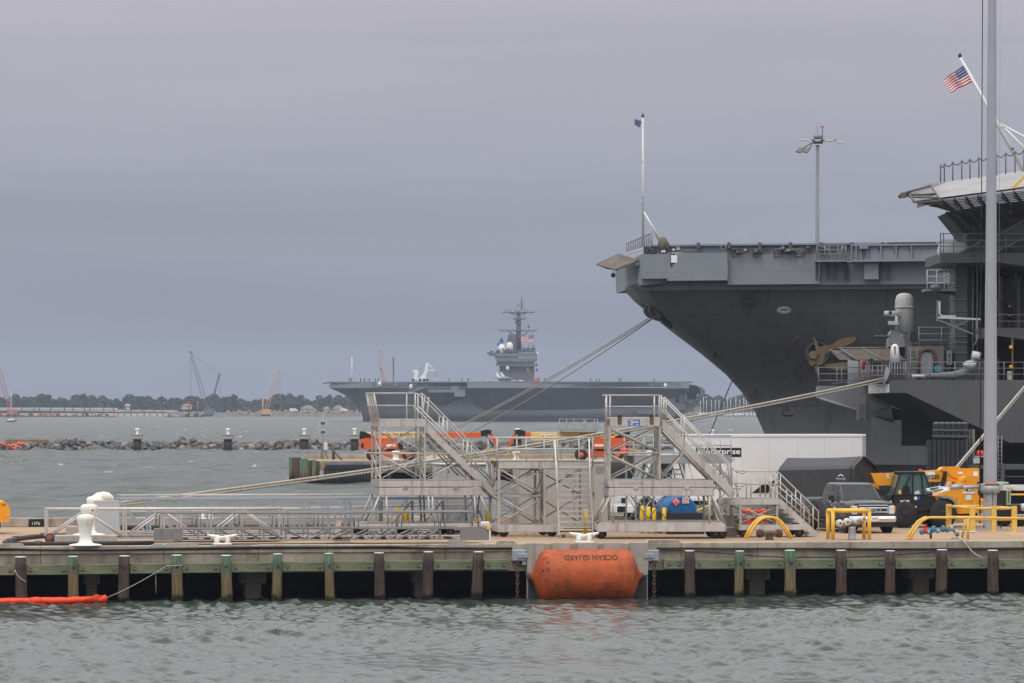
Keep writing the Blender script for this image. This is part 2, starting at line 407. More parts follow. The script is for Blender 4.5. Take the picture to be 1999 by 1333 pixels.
# ================================================================ water
def water():
    def rows():
        y, out = 40.0, []
        while y < 5200:
            out.append(y)
            y += 3.0 if y < 93 else .11 if y < 155 else 6.0 if y < 252 else .75 if y < 700 else min(4.0, .75 + (y - 700) * .0016) if y < 3100 else 60.0
        return np.array(out + [5600.0])
    ys = rows(); st = np.gradient(ys); st[ys < 93] = 3; st[(ys > 155) & (ys < 252)] = 6
    pxs = np.concatenate([np.array([-16000, -9000, -5000, -3000, -1800, -1000, -500]), np.arange(-200, 2200, 6.6), np.array([2500, 3000, 4000, 6000, 10000, 16000])])
    Y = np.repeat(ys[:, None], len(pxs), 1); X = (pxs[None, :] - CX) / F * np.maximum(Y, 60.0); ST = np.repeat(st[:, None], len(pxs), 1)
    xs = pxs
    rs = np.random.RandomState(5); Z = np.zeros_like(X); DX = np.zeros_like(X); DY = np.zeros_like(X)
    core = ((pxs > -210) & (pxs < 2205))[None, :] * 1.0
    gust = .85 + .42 * np.sin(X * .21 + Y * .13) * np.sin(X * .07 - Y * .19 + 1.3) + .28 * np.sin(X * .11 + 2 + Y * .05) * np.sin(Y * .31 + X * .03)
    for i in range(110):
        lam = .26 * (48.0 ** (i / 109.0)) * rs.uniform(.9, 1.1); th = math.radians(205 + rs.normal() * 38); k = 2 * math.pi / lam
        kx, ky = k * math.cos(th), k * math.sin(th); amp = (.0130 * lam ** .8 if lam < 1.1 else .0130 * 1.1 ** .8 * (lam / 1.2) ** .5) * rs.uniform(.5, 1.3); ph = rs.rand() * 6.28
        w = np.clip(lam / (2.6 * ST) - 1, 0, 1)
        w = w * np.where(Y < 200, np.clip((1.9 - lam) / 1.0, 0.12, 1), 1.0) * core
        sel = w.max(1) > 0
        aa = kx * X[sel] + ky * Y[sel] + ph; w = w[sel] * gust[sel] * amp; sa_ = np.sin(aa); ca_ = np.cos(aa)
        Z[sel] += w * sa_; DX[sel] += .85 * w * math.cos(th) * ca_; DY[sel] += .85 * w * math.sin(th) * ca_
    Z *= 1.0; X = X + DX; Y = Y + DY
    nx, ny = len(xs), len(ys)
    me = bpy.data.meshes.new('water')
    co = np.stack([X, Y, Z], -1).reshape(-1, 3)
    idx = np.arange(nx * ny).reshape(ny, nx)
    q = np.stack([idx[:-1, :-1], idx[:-1, 1:], idx[1:, 1:], idx[1:, :-1]], -1).reshape(-1, 4)
    me.vertices.add(len(co)); me.vertices.foreach_set('co', co.ravel())
    me.loops.add(q.size); me.loops.foreach_set('vertex_index', q.ravel())
    me.polygons.add(len(q)); me.polygons.foreach_set('loop_start', np.arange(len(q)) * 4); me.polygons.foreach_set('loop_total', np.full(len(q), 4))
    me.polygons.foreach_set('use_smooth', np.ones(len(q), bool)); me.update(); me.validate()
    mt = bpy.data.materials.new('sea_water'); mt.use_nodes = True; t = mt.node_tree; L = t.links.new
    b = t.nodes['Principled BSDF']; b.inputs['IOR'].default_value = 1.333; b.inputs['Specular IOR Level'].default_value = .5
    g = nd(t, 'ShaderNodeNewGeometry')
    def noise(sx, sy, sc, det, rough=.6):
        m_ = nd(t, 'ShaderNodeMapping'); m_.inputs['Scale'].default_value = (sx, sy, 1)
        L(g.outputs['Position'], m_.inputs[0]); n_ = nd(t, 'ShaderNodeTexNoise', i_Scale=sc, i_Detail=det, i_Roughness=rough); L(m_.outputs[0], n_.inputs['Vector']); return n_.outputs[0]
    sp = nd(t, 'ShaderNodeSeparateXYZ'); L(g.outputs['Position'], sp.inputs[0])
    # far chop: swell shapes as bump, strength rises where the modelled waves stop
    n1 = noise(.16, .42, 1.0, 6.0, .62); n2 = noise(2.8, 4.6, 1.0, 6.0, .65); n3 = noise(.030, .10, 1.0, 4.0)
    far = nd(t, 'ShaderNodeMapRange'); far.inputs['From Min'].default_value, far.inputs['From Max'].default_value = 150, 300; L(sp.outputs[1], far.inputs[0])
    b1 = nd(t, 'ShaderNodeBump', i_Distance=1.5); L(n1, b1.inputs['Height'])
    fm = nd(t, 'ShaderNodeMath', operation='MULTIPLY'); fm.inputs[1].default_value = 1.0; L(far.outputs[0], fm.inputs[0]); L(fm.outputs[0], b1.inputs['Strength'])
    b2 = nd(t, 'ShaderNodeBump', i_Distance=.03, i_Strength=.45); L(n2, b2.inputs['Height']); L(b1.outputs[0], b2.inputs['Normal'])
    L(b2.outputs[0], b.inputs['Normal'])
    # sediment-green water, a little paler over the open bay; whitecaps far out
    cr = ramp(t, [(.35, (.030, .042, .036)), (.7, (.062, .078, .066))]); L(n3, cr.inputs[0])
    cap = noise(.30, .030, 1.0, 5.0, .62); cr2 = ramp(t, [(.655, 0.0), (.70, 1.0)]); L(cap, cr2.inputs[0])
    ff = nd(t, 'ShaderNodeMapRange'); ff.inputs['From Min'].default_value, ff.inputs['From Max'].default_value = 280, 750; L(sp.outputs[1], ff.inputs[0])
    fx = nd(t, 'ShaderNodeMath', operation='MULTIPLY'); L(cr2.outputs[0], fx.inputs[0]); L(ff.outputs[0], fx.inputs[1])
    mx_ = nd(t, 'ShaderNodeMix', data_type='RGBA'); L(fx.outputs[0], mx_.inputs[0]); L(cr.outputs[0], mx_.inputs[6]); mx_.inputs[7].default_value = (.7, .71, .7, 1)
    L(mx_.outputs[2], b.inputs['Base Color'])
    rr = nd(t, 'ShaderNodeMapRange'); rr.inputs['To Min'].default_value, rr.inputs['To Max'].default_value = .05, .26; L(far.outputs[0], rr.inputs[0])
    L(rr.outputs[0], b.inputs['Roughness'])
    me.materials.append(mt)
    o = bpy.data.objects.new('water', me); COL.objects.link(o); o['kind'] = 'structure'
water()
# ================================================================ rocks shared by breakwater and shores
def rock_mesh(seed, m):
    rs = random.Random(seed); bm = bmesh.new(); bmesh.ops.create_icosphere(bm, subdivisions=1, radius=1)
    sx, sy, sz = rs.uniform(.8, 1.3), rs.uniform(.8, 1.2), rs.uniform(.55, .85)
    for v in bm.verts:
        f = rs.uniform(.72, 1.2); v.co = Vector((v.co.x * sx * f, v.co.y * sy * f, v.co.z * sz * f))
    me = bpy.data.meshes.new('rock'); bm.to_mesh(me); bm.free(); me.materials.append(m); return me
ROCKM = [mat('rock_%s' % n, c, .95, 0, .3, 1.5, (.06, .055, .05), .3) for n, c in (('grey', (.145, .14, .135)), ('dark', (.075, .072, .072)), ('brown', (.14, .108, .085)), ('pale', (.23, .22, .21)))]
ROCKS = [rock_mesh(100 + i, ROCKM[(0, 1, 2, 3, 0, 0, 2, 1, 1, 3, 0, 2)[i]]) for i in range(12)]
def breakwater():
    BY = 686.0; fr = Fr(350, BY)
    T = Thing('breakwater', 'long low breakwater of grey boulders across the water', 'breakwater', fr)
    rs = random.Random(3)
    x0, x1 = fr.x(-140), fr.x(1600)
    core = MB(); prof = [(-3.2, -.4), (-2.1, .45), (-.5, 1.25), (.9, 1.25), (2.6, .4), (4, -.4)]
    core.loft([[(x, p[0], p[1]) for p in prof] for x in (x0, x1)], False)
    core.build('core', ROCKM[1], T.o)
    n = 0; rest = MB(); cand = []
    x = x0
    while x < x1:
        for row, (v, z) in enumerate(((-3.3, .0), (-2.6, .4), (-1.7, .78), (-.7, 1.08), (.5, 1.12))):
            r = (rs.uniform(.3, .62) if rs.random() < .7 else rs.uniform(.6, .9)) * (1.15 if row < 3 else .85)
            hump = .22 * math.sin(x * .31 + 1) + .18 * math.sin(x * .93)
            cand.append((x + rs.uniform(-.4, .4), v + rs.uniform(-.3, .3), z + rs.uniform(-.15, .2) + (hump if row > 1 else 0), r))
        x += rs.uniform(.78, 1.0)
    inview = [c for c in cand if -10 < 350 + c[0] * F / BY < 1345]
    inview.sort(key=lambda c: -c[3]); keep = set(id(c) for c in inview[:300])
    for c in cand:
        q = rs.randrange(12)
        if id(c) in keep:
            o = bpy.data.objects.new('rock', ROCKS[q]); COL.objects.link(o); o.parent = T.o; o.location = c[:3]; o.scale = (c[3],) * 3; o.rotation_euler = (rs.uniform(-.6, .6), rs.uniform(-.6, .6), rs.uniform(0, 6.3))
        else:
            R = Matrix.Rotation(rs.uniform(0, 6.3), 3, 'Z') @ Matrix.Rotation(rs.uniform(-.6, .6), 3, 'X')
            rest.add([R @ (v.co * c[3]) + Vector(c[:3]) for v in ROCKS[q].vertices], [tuple(p.vertices) for p in ROCKS[q].polygons])
    o = rest.build('small_rocks', ROCKM[0], T.o); o['kind'] = 'stuff'
    # the orange floats and the timber lying on it at the far left
    W = Thing('timber_wall', 'low brown timber bulkhead on the crest of the breakwater', 'bulkhead', Fr(55, BY - 1.5))
    for i in range(10): W.box('plank', 12 + i * 8.4, 20 + i * 8.4, 857.5 + (i % 3) * .4, 864, -.1, .15, 'wood_brown')
    pos = [(3, 866), (7, 868), (18, 870), (22, 872), (27, 875), (31, 876), (36, 866), (41, 867), (46, 866), (25, 869), (34, 872)]
    lab = ['end buoy beside the frame edge', 'second buoy from the frame edge', 'upper buoy in the middle of the heap', 'middle buoy in the heap', 'lowest left buoy of the heap', 'lowest right buoy of the heap', 'left of the three upper right buoys', 'middle of the three upper right buoys', 'rightmost buoy of the heap', 'top middle buoy of the heap', 'right middle buoy of the heap']
    for (px, py), l in zip(pos, lab):
        f2 = Fr(px, BY - 4.2); p = f2.pt(px, py)
        o = MB().lathe([(.02, -.34), (.2, -.28), (.27, -.1), (.27, .1), (.2, .28), (.02, .34)], (0, 0, 0), 10, 'x').build('float_buoy', 'lift_orange')
        o.location = f2.world(p); o.rotation_euler = (0, .3, random.uniform(-1, 1)); tag(o, 'orange float on the rocks, ' + l, 'buoy', 'orange floats on the breakwater')
breakwater()
def dolphin(px, Y, label, w=20, legpx=0, stain=False):
    s = F / Y; fr = Fr(px, Y)
    T = Thing('mooring_dolphin', label, 'mooring dolphin', fr, 'mooring dolphins along the breakwater')
    T.lathe('steel_pile', [(.68, -1), (.68, 1.85)], (0, 0, 0), 'pile_steel' if 'pile_steel' in M else 'rust_steel', 20)
    T.mb('concrete_cap', MB().box(-.9, .9, -.9, .9, 1.83, 2.6, .05), 'concrete_grey')
    T.mb('cap_lip', MB().box(-.97, .97, -.97, .97, 2.52, 2.66, .03), 'concrete_light')
    b = T.lathe('bollard', [(.34, 2.66), (.22, 2.72), (.19, 2.95), (.24, 3.25), (.33, 3.42), (.33, 3.55), (.2, 3.62), (.02, 3.63)], (0, 0, 0), 'bollard_white', 14)
    T.mb('horn', MB().lathe([(.12, -.36), (.14, 0), (.12, .36)], (0, 0, 3.5), 8, 'x'), 'bollard_white', b)
mat('pile_steel', (.028, .024, .026), .7, .1, .3, 1.5, (.14, .08, .05), .35)
for px, l in ((268, 'dolphin with rust-streaked pile nearest the left edge'), (445, 'second mooring dolphin from the left, clean white bollard on top'), (594, 'mooring dolphin just left of the small solar sign post'),
              (692, 'mooring dolphin partly behind the orange boom lift'), (1010, 'mooring dolphin seen between the two orange boom lifts'), (1390, 'mooring dolphin behind the white box truck')):
    dolphin(px, 676.0 if px < 1300 else 640.0, l)
# ================================================================ far shore
def leaf_material():
    mt = bpy.data.materials.new('far_foliage'); mt.use_nodes = True; t = mt.node_tree; b = t.nodes['Principled BSDF']; b.inputs['Roughness'].default_value = .9; b.inputs['Specular IOR Level'].default_value = .1
    tcn = nd(t, 'ShaderNodeTexCoord'); n = nd(t, 'ShaderNodeTexNoise', i_Scale=.06, i_Detail=4.0); t.links.new(tcn.outputs['Object'], n.inputs['Vector'])
    r = ramp(t, [(.35, (.014, .021, .014)), (.55, (.026, .037, .022)), (.7, (.042, .053, .03))]); t.links.new(n.outputs[0], r.inputs[0]); t.links.new(r.outputs[0], b.inputs['Base Color']); return mt
FOL = leaf_material()
SHY = 3150.0
def far_shore():
    rs = np.random.RandomState(11)
    land = MB(); fr = Fr(1000, SHY)
    land.loft([[(x, y, z) for y, z in ((SHY - 30, -1.0), (SHY + 6, 2.6), (SHY + 300, 3.5), (5600, 4.0))] for x in (-3900, 3900)], False)
    mat('shore_ground', (.17, .16, .13), .95, 0, .25, .01)
    struct('far_shore', land, 'shore_ground')
    # riprap bank: one band of small blocks nobody could count
    rb = MB(); R = random.Random(4)
    for i in range(2600):
        px = R.uniform(330, 720) if i < 2100 else R.uniform(1340, 1520); y = SHY - 25 + R.uniform(0, 30); x = (px - CX) / F * y; z = -.4 + (y - SHY + 25) * .115 + R.uniform(-.2, .3); r = R.uniform(.7, 1.5); q = ROCKS[R.randrange(12)]
        A = Matrix.Rotation(R.uniform(0, 6.3), 3, 'Z')
        rb.add([A @ (v.co * r) + Vector((x, y, z)) for v in q.vertices], [tuple(p.vertices) for p in q.polygons])
    o = rb.build('far_riprap', ROCKM[0]); tag(o, 'grey rock bank at the foot of the far wooded shore', 'rocks', kind='stuff')
    # the far wood: crowns made of many small leaf clumps
    prof = [(-60, 778), (40, 771), (75, 768), (110, 773), (150, 768), (190, 772), (220, 773), (245, 769), (285, 765), (310, 771), (350, 776), (400, 769), (440, 770), (480, 774), (520, 778), (560, 766), (585, 770), (605, 777), (640, 770), (700, 777), (760, 772), (900, 775), (1250, 772), (1370, 768), (1410, 775), (1450, 770), (1500, 772), (1700, 770), (2100, 772)]
    pxs = [p[0] for p in prof]; pys = [p[1] for p in prof]
    V = []; Fc = []
    def clump(c, r, n, flat=.8):
        d = rs.normal(size=(n, 3)); d /= np.linalg.norm(d, axis=1)[:, None]
        P = c + d * (rs.uniform(.72, 1.05, (n, 1)) * r) * np.array([1, 1, flat])
        a = rs.normal(size=(n, 3)); a /= np.linalg.norm(a, axis=1)[:, None]
        bq = np.cross(d, a); bq /= np.linalg.norm(bq, axis=1)[:, None] + 1e-6; a = np.cross(bq, d + rs.normal(size=(n, 3)) * .35); s_ = rs.uniform(.18, .38, (n, 1)) * r
        o = len(V) * 1
        for i in range(n):
            k = len(V); V.extend([P[i] - a[i] * s_[i] - bq[i] * s_[i], P[i] + a[i] * s_[i] - bq[i] * s_[i], P[i] + (a[i] + bq[i]) * s_[i], P[i] - (a[i] - bq[i]) * s_[i]]); Fc.append((k, k + 1, k + 2, k + 3))
    px = -60.0
    while px < 2100:
        top = np.interp(px, pxs, pys) + rs.uniform(-2.5, 4)
        for row in range(3):
            Y = SHY + 45 + row * 45 + rs.uniform(-12, 12); s_ = F / Y
            ppx = px + rs.uniform(-4, 4)
            tz = H - (top + (2 - row) * 7 + rs.uniform(-2, 4) - HY) * Y / F
            rad = rs.uniform(3.2, 6.2)
            x = (ppx - CX) / F * Y
            for j in range(5 if row == 2 else 4):
                clump(np.array([x + rs.normal() * rad * .7, Y + rs.normal() * 3, max(4, tz - rad * .75 - j * rs.uniform(1.5, 3.8))]), rad * rs.uniform(.55, .95), 34)
        px += rs.uniform(6, 11)
    me = bpy.data.meshes.new('far_wood'); me.from_pydata([tuple(v) for v in V], [], Fc); me.materials.append(FOL)
    o = bpy.data.objects.new('far_wood', me); COL.objects.link(o); tag(o, 'dark green wood along the whole far shore', 'woods', kind='stuff')
far_shore()
# ================================================================ the near pier
def concrete_face_material():
    mt = mat('pier_concrete', (.30, .255, .205), .92, 0, .42, .32, (.10, .078, .06), .6, bump=.45, bs=9, grime=(.19, .155, .125), ss=(1.5, 1.5, .7))
    return mt
concrete_face_material()
PW = 26.3
PXL, PXR = -500, 3100
def near_pier():
    fr = pier; xl, xr = fr.x(PXL), fr.x(PXR)
    T = MB().box(xl, xr, .45, PW, 1.2, DECK)
    o = T.build('pier_deck', 'deck_tan'); o.location = (fr.O[0], fr.O[1], 0); o.rotation_euler = (0, 0, PA); o['kind'] = 'structure'
    # front beam and kerb
    F_ = Thing('pier_edge_beam', 'stained concrete edge beam and kerb along the pier front', 'pier', fr)
    a = fr.pt(0, 1073); zk = 2.045
    cuts = [PXL, 80, 320, 505, 640, 870, 1040, 1205, 1330, 1480, 1660, 1850, 1999, PXR]
    R = random.Random(2)
    for i in range(len(cuts) - 1):
        x0, x1 = fr.x(cuts[i]), fr.x(cuts[i + 1]) - .012
        F_.mb('face_panel', MB().box(x0, x1, 0.06 + R.uniform(0, .008), .5, 1.02 + R.uniform(0, .01), 1.755, .012), 'pier_concrete')
        F_.mb('kerb_block', MB().box(x0, x1, 0.0 + R.uniform(0, .012), .62, 1.752, zk + R.uniform(-.006, .006), .02), 'concrete')
    for p0, p1, h in ((PXL, 52, .085), (318, 392, .085), (966, 1010, .1), (1262, 1330, .1)):   # raised kerb lengths with sloped ends
        x0, x1 = fr.x(p0), fr.x(p1)
        F_.mb('kerb_rise', MB().prism([(x0, .02, zk - .02), (x1, .02, zk - .02), (x1 - .13, .02, zk + h), (x0 + .13, .02, zk + h)], (0, .56, 0)), 'concrete')
    F_.text('number', '1389', 884, 905, 1054.5, 1065, -.004, 'ink_pale')
    # worn plate in the kerb
    F_.box('patch_plate', 296, 318, 1062, 1069, -.012, .1, 'concrete_grey')
    F_.box('patch_plate', 876, 910, 1054, 1068, -.012, .05, 'concrete_light')
    # cables slung under the kerb: thin black lines
    C1 = Thing('power_cable', 'black cables slung along the pier face under the kerb', 'cable', fr)
    def ypath(pts, dv=0.0): return [(p[0], p[1], -.04 + dv) for p in pts]
    C1.path('cable', ypath([(PXL, 1071), (0, 1071), (80, 1073), (180, 1074), (330, 1071), (500, 1068), (640, 1068), (760, 1067), (850, 1070), (930, 1070), (1000, 1070)]), .033, 'hose_black')
    C1.path('cable', ypath([(PXL, 1073), (0, 1073.5), (200, 1074), (400, 1072), (600, 1069.5), (800, 1070), (1000, 1071.6)], .03), .026, 'hose_black')
    C2 = Thing('power_cable', 'pair of thin black cables drooping across the right pier face', 'cable', fr)
    C2.path('cable', ypath([(1282, 1070), (1340, 1070), (1420, 1070.5), (1500, 1070.5), (1600, 1070.5), (1720, 1071.5), (1850, 1071), (1999, 1069.5), (PXR, 1068)]), .03, 'hose_black')
    C2.path('cable', ypath([(1290, 1072), (1340, 1075), (1400, 1079), (1460, 1084), (1530, 1087.5), (1640, 1088), (1720, 1085), (1800, 1079), (1850, 1074), (1920, 1072), (1999, 1071)], -.02), .02, 'hose_black')
    # far kerb
    G = Thing('far_kerb', 'low concrete kerb wall along the back edge of the pier', 'kerb', fr)
    for i in range(12):
        p0, p1 = PXL + i * 300, PXL + (i + 1) * 300
        x0, x1 = fr.x(p0, PW - .6), fr.x(p1, PW - .6) - .015
        G.mb('kerb_block', MB().box(x0, x1, PW - .6, PW - .1, DECK + .002, DECK + .385, .02), 'concrete')
    # unseen black wall added to keep the under-pier dark; pile caps below
    B = Thing('pier_light_block', 'unseen black wall added under the pier to block light from behind', 'bulkhead', fr)
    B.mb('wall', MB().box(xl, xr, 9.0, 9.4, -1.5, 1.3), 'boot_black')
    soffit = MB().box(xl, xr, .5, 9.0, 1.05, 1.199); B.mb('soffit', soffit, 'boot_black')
    for px, w in ((180, 30), (495, 50), (822, 36), (1480, 50), (1800, 54)):
        S = Thing('concrete_support', 'blocky concrete support in the shade, %s' % {180: 'leftmost under the pier', 495: 'second from the left under the pier', 822: 'left of the orange fender', 1480: 'under the yellow pipe arches', 1800: 'under the telehandler'}[px], 'pier support', pfr(px, 1.9, 0), 'concrete supports under the pier')
        S.mb('cap', MB().box(-w / 105, w / 105, 0, 1.2, .55, 1.05, .03), 'concrete'); S.mb('pile', MB().box(-w / 170, w / 170, .15, 1.0, -1.2, .55), 'concrete')
near_pier()
def wood_material(n, green):
    mt = bpy.data.materials.new(n); mt.use_nodes = True; t = mt.node_tree; L = t.links.new; b = t.nodes['Principled BSDF']; b.inputs['Roughness'].default_value = .9; b.inputs['Specular IOR Level'].default_value = .15
    tcn = nd(t, 'ShaderNodeTexCoord'); oi = nd(t, 'ShaderNodeObjectInfo')
    ad = nd(t, 'ShaderNodeVectorMath', operation='MULTIPLY_ADD'); L(oi.outputs['Random'], ad.inputs[0]); ad.inputs[1].default_value = (37, 21, 0); L(tcn.outputs['Object'], ad.inputs[2])
    m1 = nd(t, 'ShaderNodeMapping'); m1.inputs['Scale'].default_value = (16, 16, 1.0); L(ad.outputs[0], m1.inputs[0])
    n1 = nd(t, 'ShaderNodeTexNoise', i_Scale=1.0, i_Detail=8.0, i_Roughness=.7, i_Distortion=.3); L(m1.outputs[0], n1.inputs['Vector'])
    n2 = nd(t, 'ShaderNodeTexNoise', i_Scale=2.2, i_Detail=5.0); L(ad.outputs[0], n2.inputs['Vector'])
    sp = nd(t, 'ShaderNodeSeparateXYZ'); L(tcn.outputs['Object'], sp.inputs[0])
    zz = nd(t, 'ShaderNodeMath', operation='MULTIPLY_ADD'); L(n2.outputs[0], zz.inputs[0]); zz.inputs[1].default_value = .55; L(sp.outputs[2], zz.inputs[2])
    if green: st = [(.0, (.018, .022, .014)), (.27, (.03, .034, .02)), (.31, (.17, .125, .07)), (.60, (.19, .145, .085)), (.76, (.13, .165, .105)), (.95, (.085, .145, .097))]
    else: st = [(.0, (.013, .011, .012)), (.27, (.018, .015, .015)), (.31, (.088, .06, .048)), (.7, (.085, .062, .054)), (1.0, (.07, .055, .05))]
    mr = nd(t, 'ShaderNodeMapRange'); mr.inputs['From Min'].default_value, mr.inputs['From Max'].default_value = -.15, 2.05; L(zz.outputs[0], mr.inputs[0])
    rz = ramp(t, st); L(mr.outputs[0], rz.inputs[0])
    rg = ramp(t, [(.3, .28), (.5, .95), (.72, 1.5)]); L(n1.outputs[0], rg.inputs[0])
    mxx = nd(t, 'ShaderNodeMix', data_type='RGBA', blend_type='MULTIPLY'); mxx.inputs[0].default_value = 1.0; L(rz.outputs[0], mxx.inputs[6]); L(rg.outputs[0], mxx.inputs[7]); L(mxx.outputs[2], b.inputs['Base Color'])
    bp = nd(t, 'ShaderNodeBump', i_Strength=.8, i_Distance=.03); L(n1.outputs[0], bp.inputs['Height']); L(bp.outputs[0], b.inputs['Normal']); M[n] = mt
wood_material('pile_brown', False); wood_material('pile_green', True)
def wale_material():
    mt = bpy.data.materials.new('wale_wood'); mt.use_nodes = True; t = mt.node_tree; L = t.links.new; b = t.nodes['Principled BSDF']; b.inputs['Roughness'].default_value = .9; b.inputs['Specular IOR Level'].default_value = .15
    tcn = nd(t, 'ShaderNodeTexCoord'); m1 = nd(t, 'ShaderNodeMapping'); m1.inputs['Scale'].default_value = (1.1, 10, 12); L(tcn.outputs['Object'], m1.inputs[0])
    n1 = nd(t, 'ShaderNodeTexNoise', i_Scale=1.0, i_Detail=8.0, i_Roughness=.7); L(m1.outputs[0], n1.inputs['Vector'])
    n2 = nd(t, 'ShaderNodeTexNoise', i_Scale=.45, i_Detail=5.0, i_Distortion=.5); L(tcn.outputs['Object'], n2.inputs['Vector'])
    r = ramp(t, [(.30, (.22, .185, .12)), (.44, (.20, .20, .13)), (.56, (.155, .18, .115)), (.66, (.11, .11, .08)), (.76, (.26, .22, .16))]); L(n2.outputs[0], r.inputs[0])
    rg = ramp(t, [(.3, .5), (.5, 1.0), (.75, 1.35)]); L(n1.outputs[0], rg.inputs[0])
    mxx = nd(t, 'ShaderNodeMix', data_type='RGBA', blend_type='MULTIPLY'); mxx.inputs[0].default_value = 1.0; L(r.outputs[0], mxx.inputs[6]); L(rg.outputs[0], mxx.inputs[7]); L(mxx.outputs[2], b.inputs['Base Color']); M['wale_wood'] = mt
wale_material()
def fenders():
    piles = [(40, 0, 22, 1088), (143, 1, 20, 1087), (243, 0, 21, 1086), (345, 1, 21, 1084.5), (441, 1, 21, 1085), (542, 1, 19, 1082), (642, 1, 18, 1081), (740, 0, 20, 1080), (836, 0, 20, 1078), (934, 0, 21, 1078),
             (1346, 0, 20, 1076), (1444, 1, 18, 1076.5), (1542, 1, 22, 1075), (1642, 0, 21, 1075), (1738, 0, 20, 1076), (1839, 0, 22, 1074), (1938, 0, 22, 1075)]
    where = ['first pile from the left edge', 'second pile from the left', 'third pile from the left', 'fourth pile from the left, with a rope tied on it', 'fifth pile from the left', 'sixth pile from the left', 'seventh pile from the left', 'third pile left of the big orange fender', 'second pile left of the big orange fender', 'leaning pile nearest left of the big orange fender',
             'first pile right of the big orange fender', 'second pile right of the big orange fender', 'third pile right of the big orange fender', 'under the yellow hydrant frame', 'under the grey pickup', 'second pile from the right edge', 'rightmost pile, at the edge of the picture']
    R = random.Random(9)
    for (px, g, w, top), l in zip(piles, where):
        fr = pfr(px, -.36, 0); T = Thing('fender_pile', ('green treated' if g else 'dark brown weathered') + ' timber ' + ('fender ' if 'pile' in l else 'fender pile ') + l, 'pile', fr, 'timber fender piles along the pier')
        r = w / 2 / 52.6; zt = fr.pt(px, top).z; lean = R.uniform(-.05, .05) if px != 934 else .07
        if px == 40: lean = -.03
        rings = []
        for i in range(9):
            f = i / 8; z = -1.2 + (zt + 1.2) * f; ring = []
            for k in range(14):
                t = 2 * math.pi * k / 14; rr = r * (1.03 - .05 * f) * (1 + .035 * math.sin(3 * t + px) + R.uniform(-.02, .02)) * (1.06 if i in (3, 4) else 1)
                ring.append((rr * math.cos(t) - lean * (zt - z) / 2 * 1.2, rr * math.sin(t), z))
            rings.append(ring)
        T.mb('trunk', MB().loft(rings, True, True, True, True), 'pile_green' if g else 'pile_brown')
        T.mb('cap', MB().lathe([(r * .97, zt + .002), (r * .93, zt + .03), (.01, zt + .035)], (0, 0, 0), 14), 'white_paint')
        bz = fr.pt(px, 1108 - px * .0062 + (0)).z
        T.mb('bolt', MB().lathe([(.05, -r - .03), (.055, -r + .01), (.02, -r + .05)], (0, 0, bz), 10, 'y'), 'dark_steel')
    # wales between the piles
    edges = [(-130, 29), (51, 133), (153, 232), (254, 334), (356, 430), (451, 532), (552, 633), (651, 730), (750, 826), (846, 924), (945, 993), (1297, 1335), (1357, 1435), (1453, 1531), (1553, 1631), (1653, 1728), (1748, 1828), (1850, 1926), (1950, 2300)]
    names = ['leftmost length at the picture edge', 'between the first and second piles', 'between the second and third piles', 'between the third and fourth piles, above the mooring rope', 'between the fourth and fifth piles', 'between the fifth and sixth piles', 'between the sixth and seventh piles, with a dark patch', 'between the seventh and eighth piles', 'second full length left of the orange fender', 'last full length left of the orange fender',
             'short green end left of the orange fender', 'short pale end right of the orange fender', 'first full length right of the orange fender', 'between the two green piles on the right', 'with a black scuff, left of the hydrant pile', 'under the grey pickup', 'under the telehandler', 'under the lamp pole', 'rightmost length at the picture edge']
    for (p0, p1), l in zip(edges, names):
        pm = (p0 + p1) / 2; fr = pfr(pm, -.34, 0); yt = 1103.5 - pm * .0062 - (0 if pm < 700 else 0); yt = float(np.interp(pm, [0, 640, 950, 1300, 1999], [1104, 1095.5, 1092.5, 1091, 1090.5]))
        T = Thing('timber_wale', 'greenish timber wale ' + l, 'timber beam', fr, 'timber wales along the pier')
        T.mb('beam', MB().box(fr.x(p0), fr.x(p1), .02, .36, fr.pt(pm, yt + 19.5).z, fr.pt(pm, yt).z, .015), 'wale_wood')
        for bp in (p0 + 9, p1 - 9):
            if p1 - p0 < 30 and bp == p1 - 9: bp = p1 - 5
            T.mb('bolt', MB().lathe([(.062, -.012), (.062, .03)], (fr.x(bp), 0, fr.pt(bp, yt + 10).z), 12, 'y'), 'dark_steel')
            T.mb('bolt_head', MB().lathe([(.03, -.035), (.03, -.013)], (fr.x(bp), 0, fr.pt(bp, yt + 10).z), 8, 'y'), 'ink_grey')
fenders()
